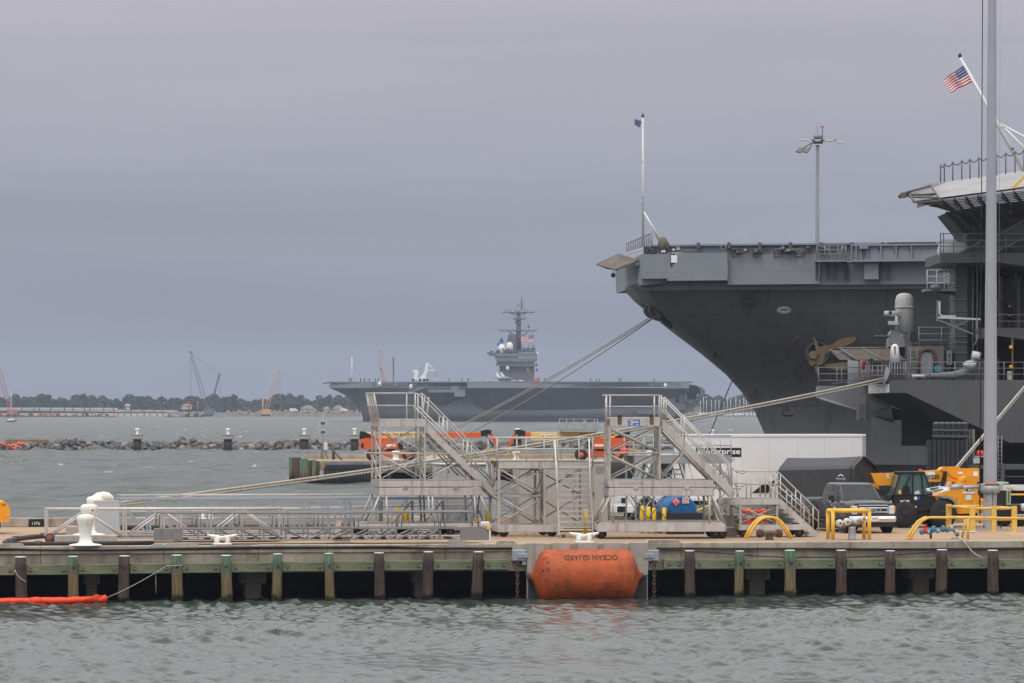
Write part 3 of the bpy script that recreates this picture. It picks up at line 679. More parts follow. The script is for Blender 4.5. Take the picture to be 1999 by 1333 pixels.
# ================================================================ the moored carrier whose bow overhangs the trailer
AY = 320.0
fa = Fr(1500, AY, 0.0, 0.0)
SA = Thing('aircraft_carrier', 'bow of the large grey aircraft carrier moored behind the white box truck', 'aircraft carrier', fa)
def zA(py, v=0.0): return H - (py - HY) * (AY + v) / F
def vn(px): return -6.0 * (px - 1252) / 578.0 if px > 1252 else 0.0
VC = 13.0
def hull_a():
    # level: height z, stem column, strip column, then (column, near-side depth)
    sta = [1330, 1420, 1520, 1620, 1740, 1880, 2050, 2300]
    def side(px, frac):                       # depth of the hull side behind the flared deck edge
        return vn(px) + frac
    lev = []
    def level(py, xs, xc, vs_, flat, near):
        z = zA(py, VC); pts = [(fa.x(xs, VC), VC, z), (fa.x(xs + .25 * (xc - xs), VC - flat * .6), VC - flat * .6, z), (fa.x(xc, VC - flat), VC - flat, z)]
        for i, v in enumerate(near):
            px = xc + (2300 - xc) * ((i + 1) / len(near)) ** 1.25
            pts.append((fa.x(px, v), v, z))
        lev.append(pts)
    level(562, 1222, 1250, 0, 12.6, [.6, -.5, -2.2, -3.8, -5.2, -6.6, -8.0, -9.0])
    level(585, 1240, 1272, 0, 10.5, [1.6, .4, -1.0, -2.4, -4.0, -5.6, -7.2, -8.4])
    level(615, 1275, 1302, 0, 8.2, [2.6, 1.0, -.2, -1.6, -3.2, -4.8, -6.4, -7.8])
    level(650, 1318, 1340, 0, 6.0, [4.0, 2.2, .8, -.6, -2.0, -3.8, -5.6, -7.0])
    level(690, 1370, 1386, 0, 4.0, [6.0, 4.0, 2.4, .8, -.8, -2.6, -4.6, -6.2])
    level(730, 1417, 1428, 0, 2.4, [8.2, 6.2, 4.2, 2.2, .4, -1.6, -3.6, -5.4])
    level(765, 1448, 1456, 0, 1.5, [9.6, 7.6, 5.6, 3.6, 1.4, -.8, -3.0, -5.0])
    level(800, 1472, 1479, 0, 1.2, [10.2, 8.4, 6.4, 4.4, 2.0, -.4, -2.6, -4.6])
    level(850, 1494, 1501, 0, 1.1, [10.4, 8.8, 6.8, 4.8, 2.4, 0, -2.4, -4.4])
    level(905, 1503, 1510, 0, 1.0, [10.5, 9.0, 7.0, 5.0, 2.6, .2, -2.2, -4.2])
    full = []
    for pts in lev:
        full.append(pts + [(p[0], 2 * VC - p[1], p[2]) for p in reversed(pts[1:])])
    # smooth in-between levels so the flare reads as one curve
    nl = len(lev[0]); SA.mb('hull', MB().loft([p[2:] for p in lev], False, smooth=True).loft([[(q[0], 2 * VC - q[1], q[2]) for q in p[2:]] for p in lev], False, smooth=True), 'hull_grey')
    SA.mb('stem', MB().loft([[(q[0], 2 * VC - q[1], q[2]) for q in reversed(p[1:3])] + p[:3] for p in lev], False), 'hull_grey')
    bot = [(p[0], p[1], -2.0) for p in full[-1]]
    SA.mb('boot_topping', MB().loft([[(p[0], p[1], p[2] - .003) for p in full[-1]], bot], True, True, True, True), 'boot_black')
hull_a()
def hull_rust_and_grey():
    # rust bleeding down from the anchor and scattered fittings, plus a grey patch lower down
    t = M['hull_grey'].node_tree; L = t.links.new; b = t.nodes['Principled BSDF']; src = b.inputs['Base Color'].links[0].from_socket
    tcn = nd(t, 'ShaderNodeTexCoord'); ms_ = nd(t, 'ShaderNodeMapping'); ms_.inputs['Scale'].default_value = (2.2, 2.2, .22); L(tcn.outputs['Object'], ms_.inputs[0]); ns = nd(t, 'ShaderNodeTexNoise', i_Scale=1.0, i_Detail=7.0, i_Roughness=.65); L(ms_.outputs[0], ns.inputs['Vector'])
    cur = src
    for px, py, rx, rz in ((1592, 712, 2.4, 2.6), (1548, 680, .8, 1.8), (1464, 604, .7, 1.6), (1640, 700, 2.0, 1.6), (1570, 735, 1.0, 1.6), (1590, 800, 3.0, 2.5)):
        c = fa.pt(px, py, 0); m1 = nd(t, 'ShaderNodeMapping'); m1.vector_type = 'POINT'; m1.inputs['Location'].default_value = (-c.x / rx, 0, -c.z / rz); m1.inputs['Scale'].default_value = (1 / rx, 0, 1 / rz); L(tcn.outputs['Object'], m1.inputs[0])
        ln = nd(t, 'ShaderNodeVectorMath', operation='LENGTH'); L(m1.outputs[0], ln.inputs[0]); sb = nd(t, 'ShaderNodeMath', operation='MULTIPLY_ADD'); L(ln.outputs['Value'], sb.inputs[0]); sb.inputs[1].default_value = -.30; L(ns.outputs[0], sb.inputs[2])
        r_ = ramp(t, [(.36, 0.0), (.58, .75 if py < 790 else .25)]); L(sb.outputs[0], r_.inputs[0]); mx_ = nd(t, 'ShaderNodeMix', data_type='RGBA'); L(r_.outputs[0], mx_.inputs[0]); L(cur, mx_.inputs[6]); mx_.inputs[7].default_value = (.105, .06, .032, 1) if py < 790 else (.2, .2, .2, 1); cur = mx_.outputs[2]
    L(cur, b.inputs['Base Color'])
hull_rust_and_grey()
def deck_a():
    zt = 19.78
    # bow block: front face and near side boxes
    fb = [(1201, 526, 24), (1252, 496, 0), (1250, 557, 0), (1203, 572, 24)]
    zt0 = zA(496); P0 = fa.x(1252); x24 = fa.x(1201, 26)
    # bow shelf solid: top z 19.05, bottom z at 557
    zb = zA(557)
    top = [(fa.x(1252), 0, zt0), (fa.x(1302), -.2, zt0), (fa.x(1302), 25, zt0), (x24, 26, zA(526, 26))]
    bot = [(fa.x(1250), 0, zb), (fa.x(1302), .2, zb + .2), (fa.x(1302), 25, zb), (fa.x(1203, 26), 26, zA(572, 26))]
    SA.mb('bow_front', MB().loft([bot, top], True, True, True), 'hull_grey_light')
    mb = MB(); p = [(1252.5, -.25), (1302, -.5)]
    def slab(name, px0, px1, py0, py1, dv0, dv1, m, depth=2.0):
        v0, v1 = vn(px0) + dv0, vn(px1) + dv1
        A = [(fa.x(px0, v0), v0), (fa.x(px1, v1), v1), (fa.x(px1, v1 + depth), v1 + depth), (fa.x(px0, v0 + depth), v0 + depth)]
        z0, z1 = zA(py1, v0), zA(py0, v0)
        return SA.mb(name, MB().prism([(a[0], a[1], z0) for a in A], (0, 0, z1 - z0)), m)
    slab('side_box', 1252.5, 1302, 496, 544, -.25, -.3, 'hull_grey_light', 3)
    slab('side_box', 1302.3, 1420, 494, 548, -.45, -.6, 'hull_grey_light', 4)
    slab('side_panel', 1420.3, 1600, 497, 555.5, .1, .2, 'hull_grey_light', 4)
    slab('side_panel', 1600.3, 2250, 512, 556, .5, .7, 'hull_grey_light', 4)
    slab('upper_hull', 1253, 2250, 541, 567, 1.0, 1.2, 'hull_grey', 20)
    slab('gallery_wall', 1272, 2250, 478.5, 512, .35, .5, 'hull_grey_light', 1.0)
    # flight deck
    A = [(1272, vn(1272) + .1), (1830, vn(1830) - .1), (2300, vn(2300))]
    near = [(fa.x(a, v), v) for a, v in A]; pts = near + [(x, 2 * VC - v) for x, v in reversed(near)]
    SA.mb('flight_deck', MB().prism([(x, v, zt - .16) for x, v in pts], (0, 0, .16)), 'stern_grey_dark')
    slab('deck_edge', 1275, 2250, 477.6, 481, .0, .0, 'hull_grey_light', .3)
    for i, px in enumerate(np.arange(1300, 1836, 60)):
        slab('edge_bracket', px, px + 6, 472.8, 484, -.25, -.25, 'stern_grey', .3)
    # girder with stiffeners at right
    slab('girder', 1661, 1837, 480, 510, -.5, -.5, 'hull_grey_light', .6)
    slab('girder_flange', 1660, 1838, 507, 511, -.75, -.75, 'hull_grey_light', .6)
    slab('girder_flange', 1660, 1838, 477, 480.2, -.75, -.75, 'hull_grey_light', .6)
    for px in (1661, 1670, 1680, 1692, 1718, 1748, 1778, 1832): slab('stiffener', px, px + 2.6, 480.3, 507, -.75, -.75, 'hull_grey_light', .24)
    slab('fuse_box', 1677, 1695, 480.3, 485.5, -1.0, -1.0, 'hull_grey_light', .24)
    slab('vent_box', 1687, 1715, 513, 545, -.2, -.2, 'hull_grey_light', .65)
    for px in (1592, 1612, 1628, 1648, 1655, 1717, 1732): slab('bracket', px, px + 2.5, 511, 546, 0, 0, 'stern_grey_dark', .5)
    # small catwalk with white rails
    slab('catwalk_floor', 1591, 1654, 507, 511, -1.1, -1.1, 'stern_grey_light', 1.4)
    for px in (1595, 1610, 1619, 1636, 1643, 1651): SA.tube('stanchion', (px, 507, vn(px) - 1.0), (px, 479, vn(px) - 1.0), .045, 'stern_grey_light', 6)
    for py in (480, 488, 496): SA.tube('hand_rail', (1595, py, vn(1595) - 1.0), (1651, py, vn(1651) - 1.0), .04, 'stern_grey_light', 6)
    # mesh railing panels
    for a, b in ((1429.5, 1468.5), (1470, 1510), (1511.5, 1552), (1553.5, 1592)):
        v = vn(a); pan = MB()
        for i in range(20):
            q = a + (b - a) * i / 19; pan.bar(fa.pt(q, 499, v), fa.pt(q, 485.5, v), .05, .05)
        pan.bar(fa.pt(a, 485.5, v), fa.pt(b, 485.5, v), .06, .08); pan.bar(fa.pt(a, 499, v), fa.pt(b, 499, v), .06, .08)
        SA.mb('rail_panel', pan, 'stern_grey_light'); SA.box('rail_post', a - .8, a + .8, 484.5, 500, v - .06, v + .06, 'dark_steel')
    for px in (1455, 1541): SA.mb('deck_light', MB().sphere(fa.pt(px, 489, vn(px) - .3), .15, 8, 6), 'stern_grey_light')
    Rg = random.Random(31)
    for i in range(46):
        px = Rg.uniform(1425, 1832); w_ = Rg.uniform(1.2, 7); py = Rg.uniform(478, 490); slab('edge_fitting', px, px + w_, py, py + Rg.uniform(1.5, 6), -.3 - Rg.random() * .5, -.3, Rg.choice(['hull_grey_light', 'stern_grey_light', 'stern_grey', 'stern_grey_light']), .5)
    for py in (482.5, 486, 492): SA.tube('edge_pipe', (1292, py, vn(1292) + .9), (1660, py + Rg.uniform(-1, 1), vn(1660) + .9), .05, 'stern_grey', 6)
    # bow fittings
    for px, py, w, h, m in ((1324, 484, 3.2, 3, 'ciws_white'), (1315, 487, 2, 2, 'ciws_white'), (1295, 490, 4, 2.6, 'ciws_white'), (1392, 487, 1.6, 3, 'hull_grey_light'), (1402, 487.5, 2.4, 2.2, 'blue_valve')):
        SA.box('fitting', px - w, px + w, py - h, py + h, -.6, .6, m)
    SA.box('sign_frame', 1308.5, 1331.5, 494.5, 514.5, -1.15, -.55, 'dark_steel'); SA.box('sign_board', 1310, 1330, 498, 512.5, -1.2, -1.155, 'ink_white')
    for px in (1309, 1326): SA.box('sign_leg', px, px + 5, 514.8, 521, -1.1, -.5, 'dark_steel')
    for px in (1311, 1316.5, 1322, 1327): SA.box('lamp', px, px + 3.6, 493, 494.4, -1.2, -.7, 'ink_white')
    for px in (1408, 1416.5): SA.tube('ladder_stile', (px, 494, -1.9), (px, 476, -1.9), .04, 'stern_grey_light', 6)
    for py in (479, 486, 491): SA.tube('rung', (1408, py, -1.9), (1416.5, py, -1.9), .03, 'stern_grey_light', 6)
    SA.path('rail_bow', [(1336, 495, -.9), (1336, 488, -.9), (1368, 488, -1.1), (1368, 495, -1.1)], .03, 'stern_grey_light', 6)
    SA.mb('winch', MB().sphere(fa.pt(1294, 476, -.4), .5, 8, 6, (.8, .8, 1.2)), 'net_brown')
    SA.box('dark_locker', 1257, 1264, 481, 494, -.2, 1, 'dark_steel'); SA.box('dark_locker', 1268, 1280, 487, 494, -.2, 1, 'dark_steel'); SA.box('bow_house', 1262, 1280, 480, 487, .2, 3, 'stern_grey')
    # fence of leaning stanchions on the bow
    for i in range(15):
        f = i / 14; px = 1223 + 49.5 * f; v = 14 - 13 * f
        SA.tube('fence_post', (px, 495 - 15 * f, v), (px + .5, 474 - 21 * f, v), .045, 'stern_grey_light', 6)
    SA.bar('fence_foot', (1222, 495.5, 14), (1273, 480.5, 1), .2, .22, 'ciws_white'); SA.tube('fence_wire', (1223, 476, 14), (1272.5, 455, 1), .025, 'dark_steel', 5)
    # netting off the bow
    net = MB(); q = [Vector(fa.pt(1166, 516, 15)), Vector(fa.pt(1208, 496.5, 15)), Vector(fa.pt(1244, 508, 2)), Vector(fa.pt(1203, 526, 2))]
    for i in range(27):
        f = i / 26
        a, b = q[0].lerp(q[1], f), q[3].lerp(q[2], f); net.path([a, a.lerp(b, .5) - Vector((0, 0, .12)), b], .05, 4)
        a, b = q[0].lerp(q[3], f), q[1].lerp(q[2], f); net.path([a, a.lerp(b, .5) - Vector((0, 0, .12)), b], .05, 4)
    SA.mb('safety_net', net, 'net_brown')
    SA.path('net_frame', [tuple((1166, 516, 15)), (1208, 496.5, 15), (1244, 508, 2), (1203, 526, 2), (1166, 516, 15)], .09, 'net_brown', 6)
    for px, py, v in ((1197, 537, 14), (1245.5, 518, 1.5)):
        SA.tube('lamp_drop', (px, py - 9, v), (px, py - 2, v), .03, 'dark_steel', 6); SA.mb('drop_lamp', MB().lathe([(.05, .2), (.18, .1), (.18, -.1), (.05, -.2)], fa.pt(px, py, v), 8), 'stern_grey')
    # hull openings and chocks
    def ring(name, px, py, v, rx, rz, r, m, tilt=0.0):
        c = fa.pt(px, py, v); mb = MB(); n = 20; rings = []
        for i in range(n + 1):
            t = 2 * math.pi * i / n; ca, sa_ = math.cos(t), math.sin(t)
            x, z = rx * ca, rz * sa_; x, z = x * math.cos(tilt) - z * math.sin(tilt), x * math.sin(tilt) + z * math.cos(tilt)
            rings.append(c + Vector((x, 0, z)))
        SA.mb(name, MB().path(rings, r, 8), m)
    SA.box('side_port', 1450, 1473, 585, 595.5, -.9, 1.2, 'boot_black')
    ring('chock', 1531, 606, -1.35, .43, .17, .17, 'stern_grey_light')
    SA.mb('chock_hole', MB().sphere(fa.pt(1531, 606, -1.2), .4, 12, 6, (1, .2, .4)), 'boot_black')
    ring('bow_chock', 1268, 609, 9.0, .26, .40, .17, 'stern_grey', .75); ring('bow_chock', 1279, 611, 6.4, .30, .52, .20, 'stern_grey', .75)
    ring('bow_chock', 1298, 626, 6.8, .10, .72, .12, 'dark_steel', .8)
    for a, b in (((1253, 593, 10.5), (1263, 602, 9.8)), ((1261, 590, 8.5), (1272, 600, 8.2))): SA.bar('slot', a, b, .22, .10, 'boot_black')
    # draft mark
    pts = [(1533.8, 791), (1540.5, 800.6), (1529.7, 801.5), (1526.5, 806), (1528.4, 811), (1548.6, 811.4)]
    SA.path('draft_mark', [(a, b, 7.4) for a, b in pts], .055, 'ink_black', 6)
    for pts, m in (([(1540, 695, .3), (1541, 682, .0), (1546, 668, -.2), (1560, 655, -.6)], 'rust_steel'), ([(1565, 731, 3.2), (1565, 745, 4.0)], 'rust_steel')): SA.path('rust_scar', pts, .05, m, 5)
    SA.path('draft_pipe', [(1394, 679, 4.0), (1397, 686, 4.2), (1394, 697, 4.8)], .1, 'rust_steel', 6)
deck_a()
def anchor_a():
    v = -1.9
    hb = SA.mb('hawse_bolster', MB().lathe([(.62, .5), (.7, .1), (.88, -.12), (1.0, .1), (1.05, .6)], fa.pt(1597, 690, v + 1.75), 24, 'y'), 'stern_grey_dark')
    a = SA.mb('anchor', MB().box(*[0, 0, 0, 0, 0, 0]) if False else MB().prism([fa.pt(x, y, v - .2) for x, y in ((1588, 690), (1598, 676), (1608, 681), (1611, 690), (1606, 710), (1597, 713), (1588, 708))], (0, .9, 0)), 'anchor_gold')
    def fluke(name, pts, dv): SA.mb(name, MB().prism([fa.pt(x, y, v + dv) for x, y in pts], (0, .5, 0)), 'anchor_gold', a)
    fluke('fluke', [(1600, 677), (1624, 672), (1640, 662), (1655, 658), (1672, 658.5), (1668, 666), (1650, 675), (1630, 681), (1612, 690)], -.1)
    fluke('fluke', [(1608, 711), (1640, 708), (1662, 706), (1672, 709), (1660, 721), (1630, 722), (1610, 716)], .3)
    fluke('stock_arm', [(1587, 658), (1589, 657), (1601, 682), (1599, 695), (1596, 692)], -.35)
    fluke('stock_arm', [(1589, 713), (1598, 714), (1598, 738), (1595, 730)], -.2)
    SA.mb('shackle', MB().lathe([(.28, -.4), (.34, -.2), (.34, .3), (.2, .4)], fa.pt(1587, 693.5, v - .1), 12, 'y'), 'anchor_gold', a)
    SA.mb('shackle', MB().lathe([(.2, -.35), (.26, -.2), (.26, .3)], fa.pt(1585, 709, v), 12, 'y'), 'anchor_gold', a)
anchor_a()
def flag_mesh(fr, p00, p10, p11, p01, v, n=(13, 13), amp=.12, wave=1.6, kind='us', w=None):
    """a waving flag through four corner pixels: p00 hoist top, p10 fly top, p11 fly bottom, p01 hoist bottom; faces sorted into cloth colours"""
    nx, ny = 26, 13; V = []
    A, B, C_, D = [Vector(fr.pt(q[0], q[1], v)) for q in (p00, p10, p11, p01)]
    for j in range(ny + 1):
        for i in range(nx + 1):
            u, w_ = i / nx, j / ny; p = A.lerp(B, u).lerp(D.lerp(C_, u), w_)
            V.append(p + Vector((0, amp * u ** .6 * math.sin(wave * 6.28 * u + w_ * 1.2), amp * .35 * u * math.sin(wave * 7 * u + 1))))
    parts = {'red': [], 'white': [], 'blue': []}
    for j in range(ny):
        for i in range(nx):
            f = (j * (nx + 1) + i, j * (nx + 1) + i + 1, (j + 1) * (nx + 1) + i + 1, (j + 1) * (nx + 1) + i)
            if kind == 'us':
                if i < nx * .4 and j < 7: k = 'white' if (i + j) % 2 == 0 and (i % 2 == 1) else 'blue'
                else: k = 'red' if j % 2 == 0 else 'white'
            elif kind == 'jack': k = 'white' if (i % 4 == 1 and j % 3 == 1) or (i % 4 == 3 and j % 3 == 2) else 'blue'
            else: k = 'white' if (i - nx / 2) ** 2 / 5 + (j - ny / 2) ** 2 < 1.5 else 'blue'
            parts[k].append(f)
    return V, parts
def flag_thing(name, label, fr, corners, v, kind, amp, names, blue='flag_blue'):
    T = Thing(name, label, 'flag', fr)
    V, parts = flag_mesh(fr, *corners, v, amp=amp, kind=kind)
    for k, nm in names:
        if parts[k]:
            m_ = MB(); m_.v = [tuple(p) for p in V]; m_.f = parts[k]; m_.sm = [True] * len(parts[k])
            o = m_.build(nm, {'red': 'flag_red', 'white': 'flag_white', 'blue': blue}[k], T.o)
            bm = bmesh.new(); bm.from_mesh(o.data); bmesh.ops.delete(bm, geom=[q for q in bm.verts if not q.link_faces], context='VERTS'); bm.to_mesh(o.data); bm.free()
            md = o.modifiers.new('cloth_thickness', 'SOLIDIFY'); md.thickness = .008
    return T
def staff_a():
    v = 2.0
    T = Thing('jackstaff', 'tall white flagpole with side brace on the carrier bow', 'flagpole', Fr(1255, AY + v, zA(481, v)))
    T.tube('pole', (1255.5, 481), (1254.8, 226), .11, 'ciws_white', 10, .07); T.mb('truck', MB().lathe([(.1, -.1), (.12, 0), (.05, .16), (.01, .25)], T.fr.pt(1254.8, 226), 8), 'dark_steel')
    T.tube('brace', (1256, 413), (1291, 472), .09, 'ciws_white', 8); T.tube('brace', (1256, 413), (1288, 473), .06, 'ciws_white', 8)
    for py in (316, 385, 397): T.box('clamp', 1253.2, 1254.6, py - 1.5, py + 1.5, -.12, .05, 'stern_grey')
    flag_thing('jack_flag', 'small dark blue flag with white stars at the bow pole', Fr(1254, AY + v - .2, 0), ((1252.5, 236), (1239, 232), (1238.5, 243), (1249, 249)), 0, 'jack', .08, (('blue', 'field'), ('white', 'stars')))
staff_a()
# mooring lines from the bow chock down to the far pier
def mooring(name, label, pts, r, fr, group=None, m='rope', d=.0):
    T = Thing(name, label, 'mooring line', fr, group)
    A, B = Vector(fr.pt(*pts[0])), Vector(fr.pt(*pts[1]))
    T.mb('rope', MB().path(sag(A, B, d, 24), r, 6), m); return T
for (p, q, l) in (((1274, 616, 9), (779, 885, 68), 'uppermost bow mooring line'), ((1279, 617, 6.6), (782, 887, 68), 'middle bow mooring line'), ((1280, 618, 6.6), (815, 898, 68), 'lowest bow mooring line')):
    mooring('mooring_line', 'pale rope, ' + l + ' from the carrier bow down to the left', (p, q), .042, fa, 'bow mooring lines', d=.55)
mooring('mooring_line', 'single thin rope hanging from the bow flare to the water side', ((1431, 739, 11), (1385, 848, 11)), .05, fa, m='rope_dark')
# light mast behind the carrier
def mast():
    Y = 400.0; s = F / Y; T = Thing('light_mast', 'tall grey lighting mast with flat lamps rising behind the carrier deck', 'light pole', Fr(1595, Y, 2.2))
    T.tube('pole', (1594.6, 905), (1596, 283), .27, 'stern_grey_light', 12, .17)
    T.lathe('head', [(.36, -.2), (.43, -.1), (.43, .12), (.3, .22), (.02, .26)], T.fr.pt(1596.5, 267), 'stern_grey_light', 14)
    T.lathe('ring', [(.45, -.1), (.5, .1)], T.fr.pt(1596, 278), 'dark_steel', 12)
    T.tube('whip', (1596.5, 262), (1594.8, 245), .025, 'stern_grey', 5); T.tube('lamp_stem', (1605.6, 281), (1605.4, 249), .05, 'stern_grey', 6)
    for px in (1603.6, 1607): T.mb('red_lamp', MB().sphere(T.fr.pt(px, 247), .09, 8, 6), 'red_paint')
    for a, b, c, d in ((1585, 273.5, 1563, 273, ), (1605, 273.5, 1644, 277.5)):
        T.tube('arm', (1590 if c < 1590 else 1602, 274, 0), (a if c < 1590 else 1632, b, -.5), .08, 'stern_grey', 6)
    for x0, x1, y in ((1562, 1577, 273), (1632, 1645, 277.5), (1610, 1628, 274.3)): T.bar('luminaire', (x0, y - .3, -.5), (x1, y + .5, -.5), .9, .14, 'ciws_white', up=(0, 0, 1))
    for dx, dy in ((0, 0), (13, 0)):
        T.tube('arm', (1587, 277, -.6), (1565 + dx + 2, 290, -1.6), .06, 'stern_grey', 6)
        T.face('luminaire', [(1553 + dx, 297, -2.4), (1563 + dx, 299, -2.4), (1569 + dx, 291.5, -1.4), (1559.5 + dx, 290, -1.4)], 'net_brown', .12)
mast()
# ================================================================ stern of the second carrier at the right edge
BY_ = 242.0
fb = Fr(1850, BY_, 0.0, 0.0)
SB = Thing('aircraft_carrier', 'stern of a rust-streaked grey carrier with gun mount at the right edge', 'aircraft carrier', fb)
XR = 2330
def stern_hull():
    A = [(1736, 767, 0), (1770, 767, 0), (1918, 838, 0), (1971, 864, 0), (XR, 864, 0)]
    Bq = [(1697, 770, 3.2), (1742, 792, 5.5), (1824, 826, 7.0), (1915, 872, 8.0), (XR, 905, 8.5)]
    top = [(1736, 742, 0), (1770, 742, 0), (1918, 742, 0), (1971, 742, 0), (XR, 742, 0)]
    SB.mb('hull_side', MB().loft([[SB.P(p) for p in top], [SB.P(p) for p in A]], False).loft([[SB.P(p) for p in top], [SB.P((p[0], p[1], 1.0)) for p in top]], False), 'stern_grey')
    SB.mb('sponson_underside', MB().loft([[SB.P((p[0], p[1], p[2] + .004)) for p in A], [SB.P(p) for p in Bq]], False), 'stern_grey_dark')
    SB.face('stern_plate', [(1695.5, 748, 3.0), (1736, 742, 0), (1736, 767, 0), (1695.5, 770, 3.0)], 'stern_grey_rusty', .05)
    SB.face('name_board', [(1695.5, 750.5, 2.92), (1735, 749.5, -.06), (1735, 766, -.06), (1695.5, 767.5, 2.92)], 'white_paint', .03)
    R = random.Random(8)
    for row in range(3):
        for i in range(13):
            if R.random() < .2: continue
            f = (i + .8) / 14.5; x = 1696 + 38 * f; y = 753 + row * 4.6; v = 2.86 - 2.92 * f - .06
            SB.box('slot', x, x + (1.5 if row != 1 else .9), y, y + 2.2, v, v + .02, 'ink_grey')
    SB.box('hull_top', 1700, XR, 741.5, 743.5, .2, 30, 'stern_grey')
    # inner hull below
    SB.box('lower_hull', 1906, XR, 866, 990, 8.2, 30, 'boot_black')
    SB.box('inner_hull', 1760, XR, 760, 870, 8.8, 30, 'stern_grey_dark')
    # bracket under the sponson
    SB.poly('bracket', [(1691, 770), (1698, 769), (1701, 805), (1738, 790), (1738, 796), (1702, 818), (1694, 821)], 2.6, 3.0, 'stern_grey_dark')
    SB.poly('bracket', [(1698, 771), (1737, 788), (1734, 793), (1698, 778)], 2.5, 2.9, 'stern_grey_dark')
    SB.box('chute', 1674.5, 1690.5, 786, 820, 2.6, 3.4, 'stern_grey_rusty'); SB.box('chute_panel', 1678, 1687, 789, 818, 2.5, 2.59, 'stern_grey')
    SB.box('chute_top', 1677, 1697, 771, 784, 2.7, 3.6, 'stern_grey_rusty')
    # far sponson with pipe edge
    SB.poly('far_sponson', [(1600, 753), (1692, 753), (1740, 790), (1744, 822), (1690, 806), (1600, 777)], 6.0, 9.0, 'stern_grey_light')
    SB.tube('pipe_edge', (1600, 777.5, 5.9), (1745, 823, 5.9), .09, 'stern_grey_light', 8)
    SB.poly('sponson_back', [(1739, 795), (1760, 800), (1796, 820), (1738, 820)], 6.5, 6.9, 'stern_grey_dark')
stern_hull()
def rail(name, px0, px1, ytop, ybot, v, nposts, bars=3, m='stern_grey_light', v1=None, posts=None):
    v1 = v if v1 is None else v1
    ps = posts or [px0 + (px1 - px0) * i / (nposts - 1) for i in range(nposts)]
    for p in ps:
        f = (p - px0) / (px1 - px0); SB.tube('stanchion', (p, ybot, v + (v1 - v) * f), (p, ytop - 1.2, v + (v1 - v) * f), .035, m, 6)
    for k in range(bars):
        y = ytop + (ybot - ytop) * k / bars; SB.tube('hand_rail', (px0, y, v), (px1, y, v1), .028, m, 6)
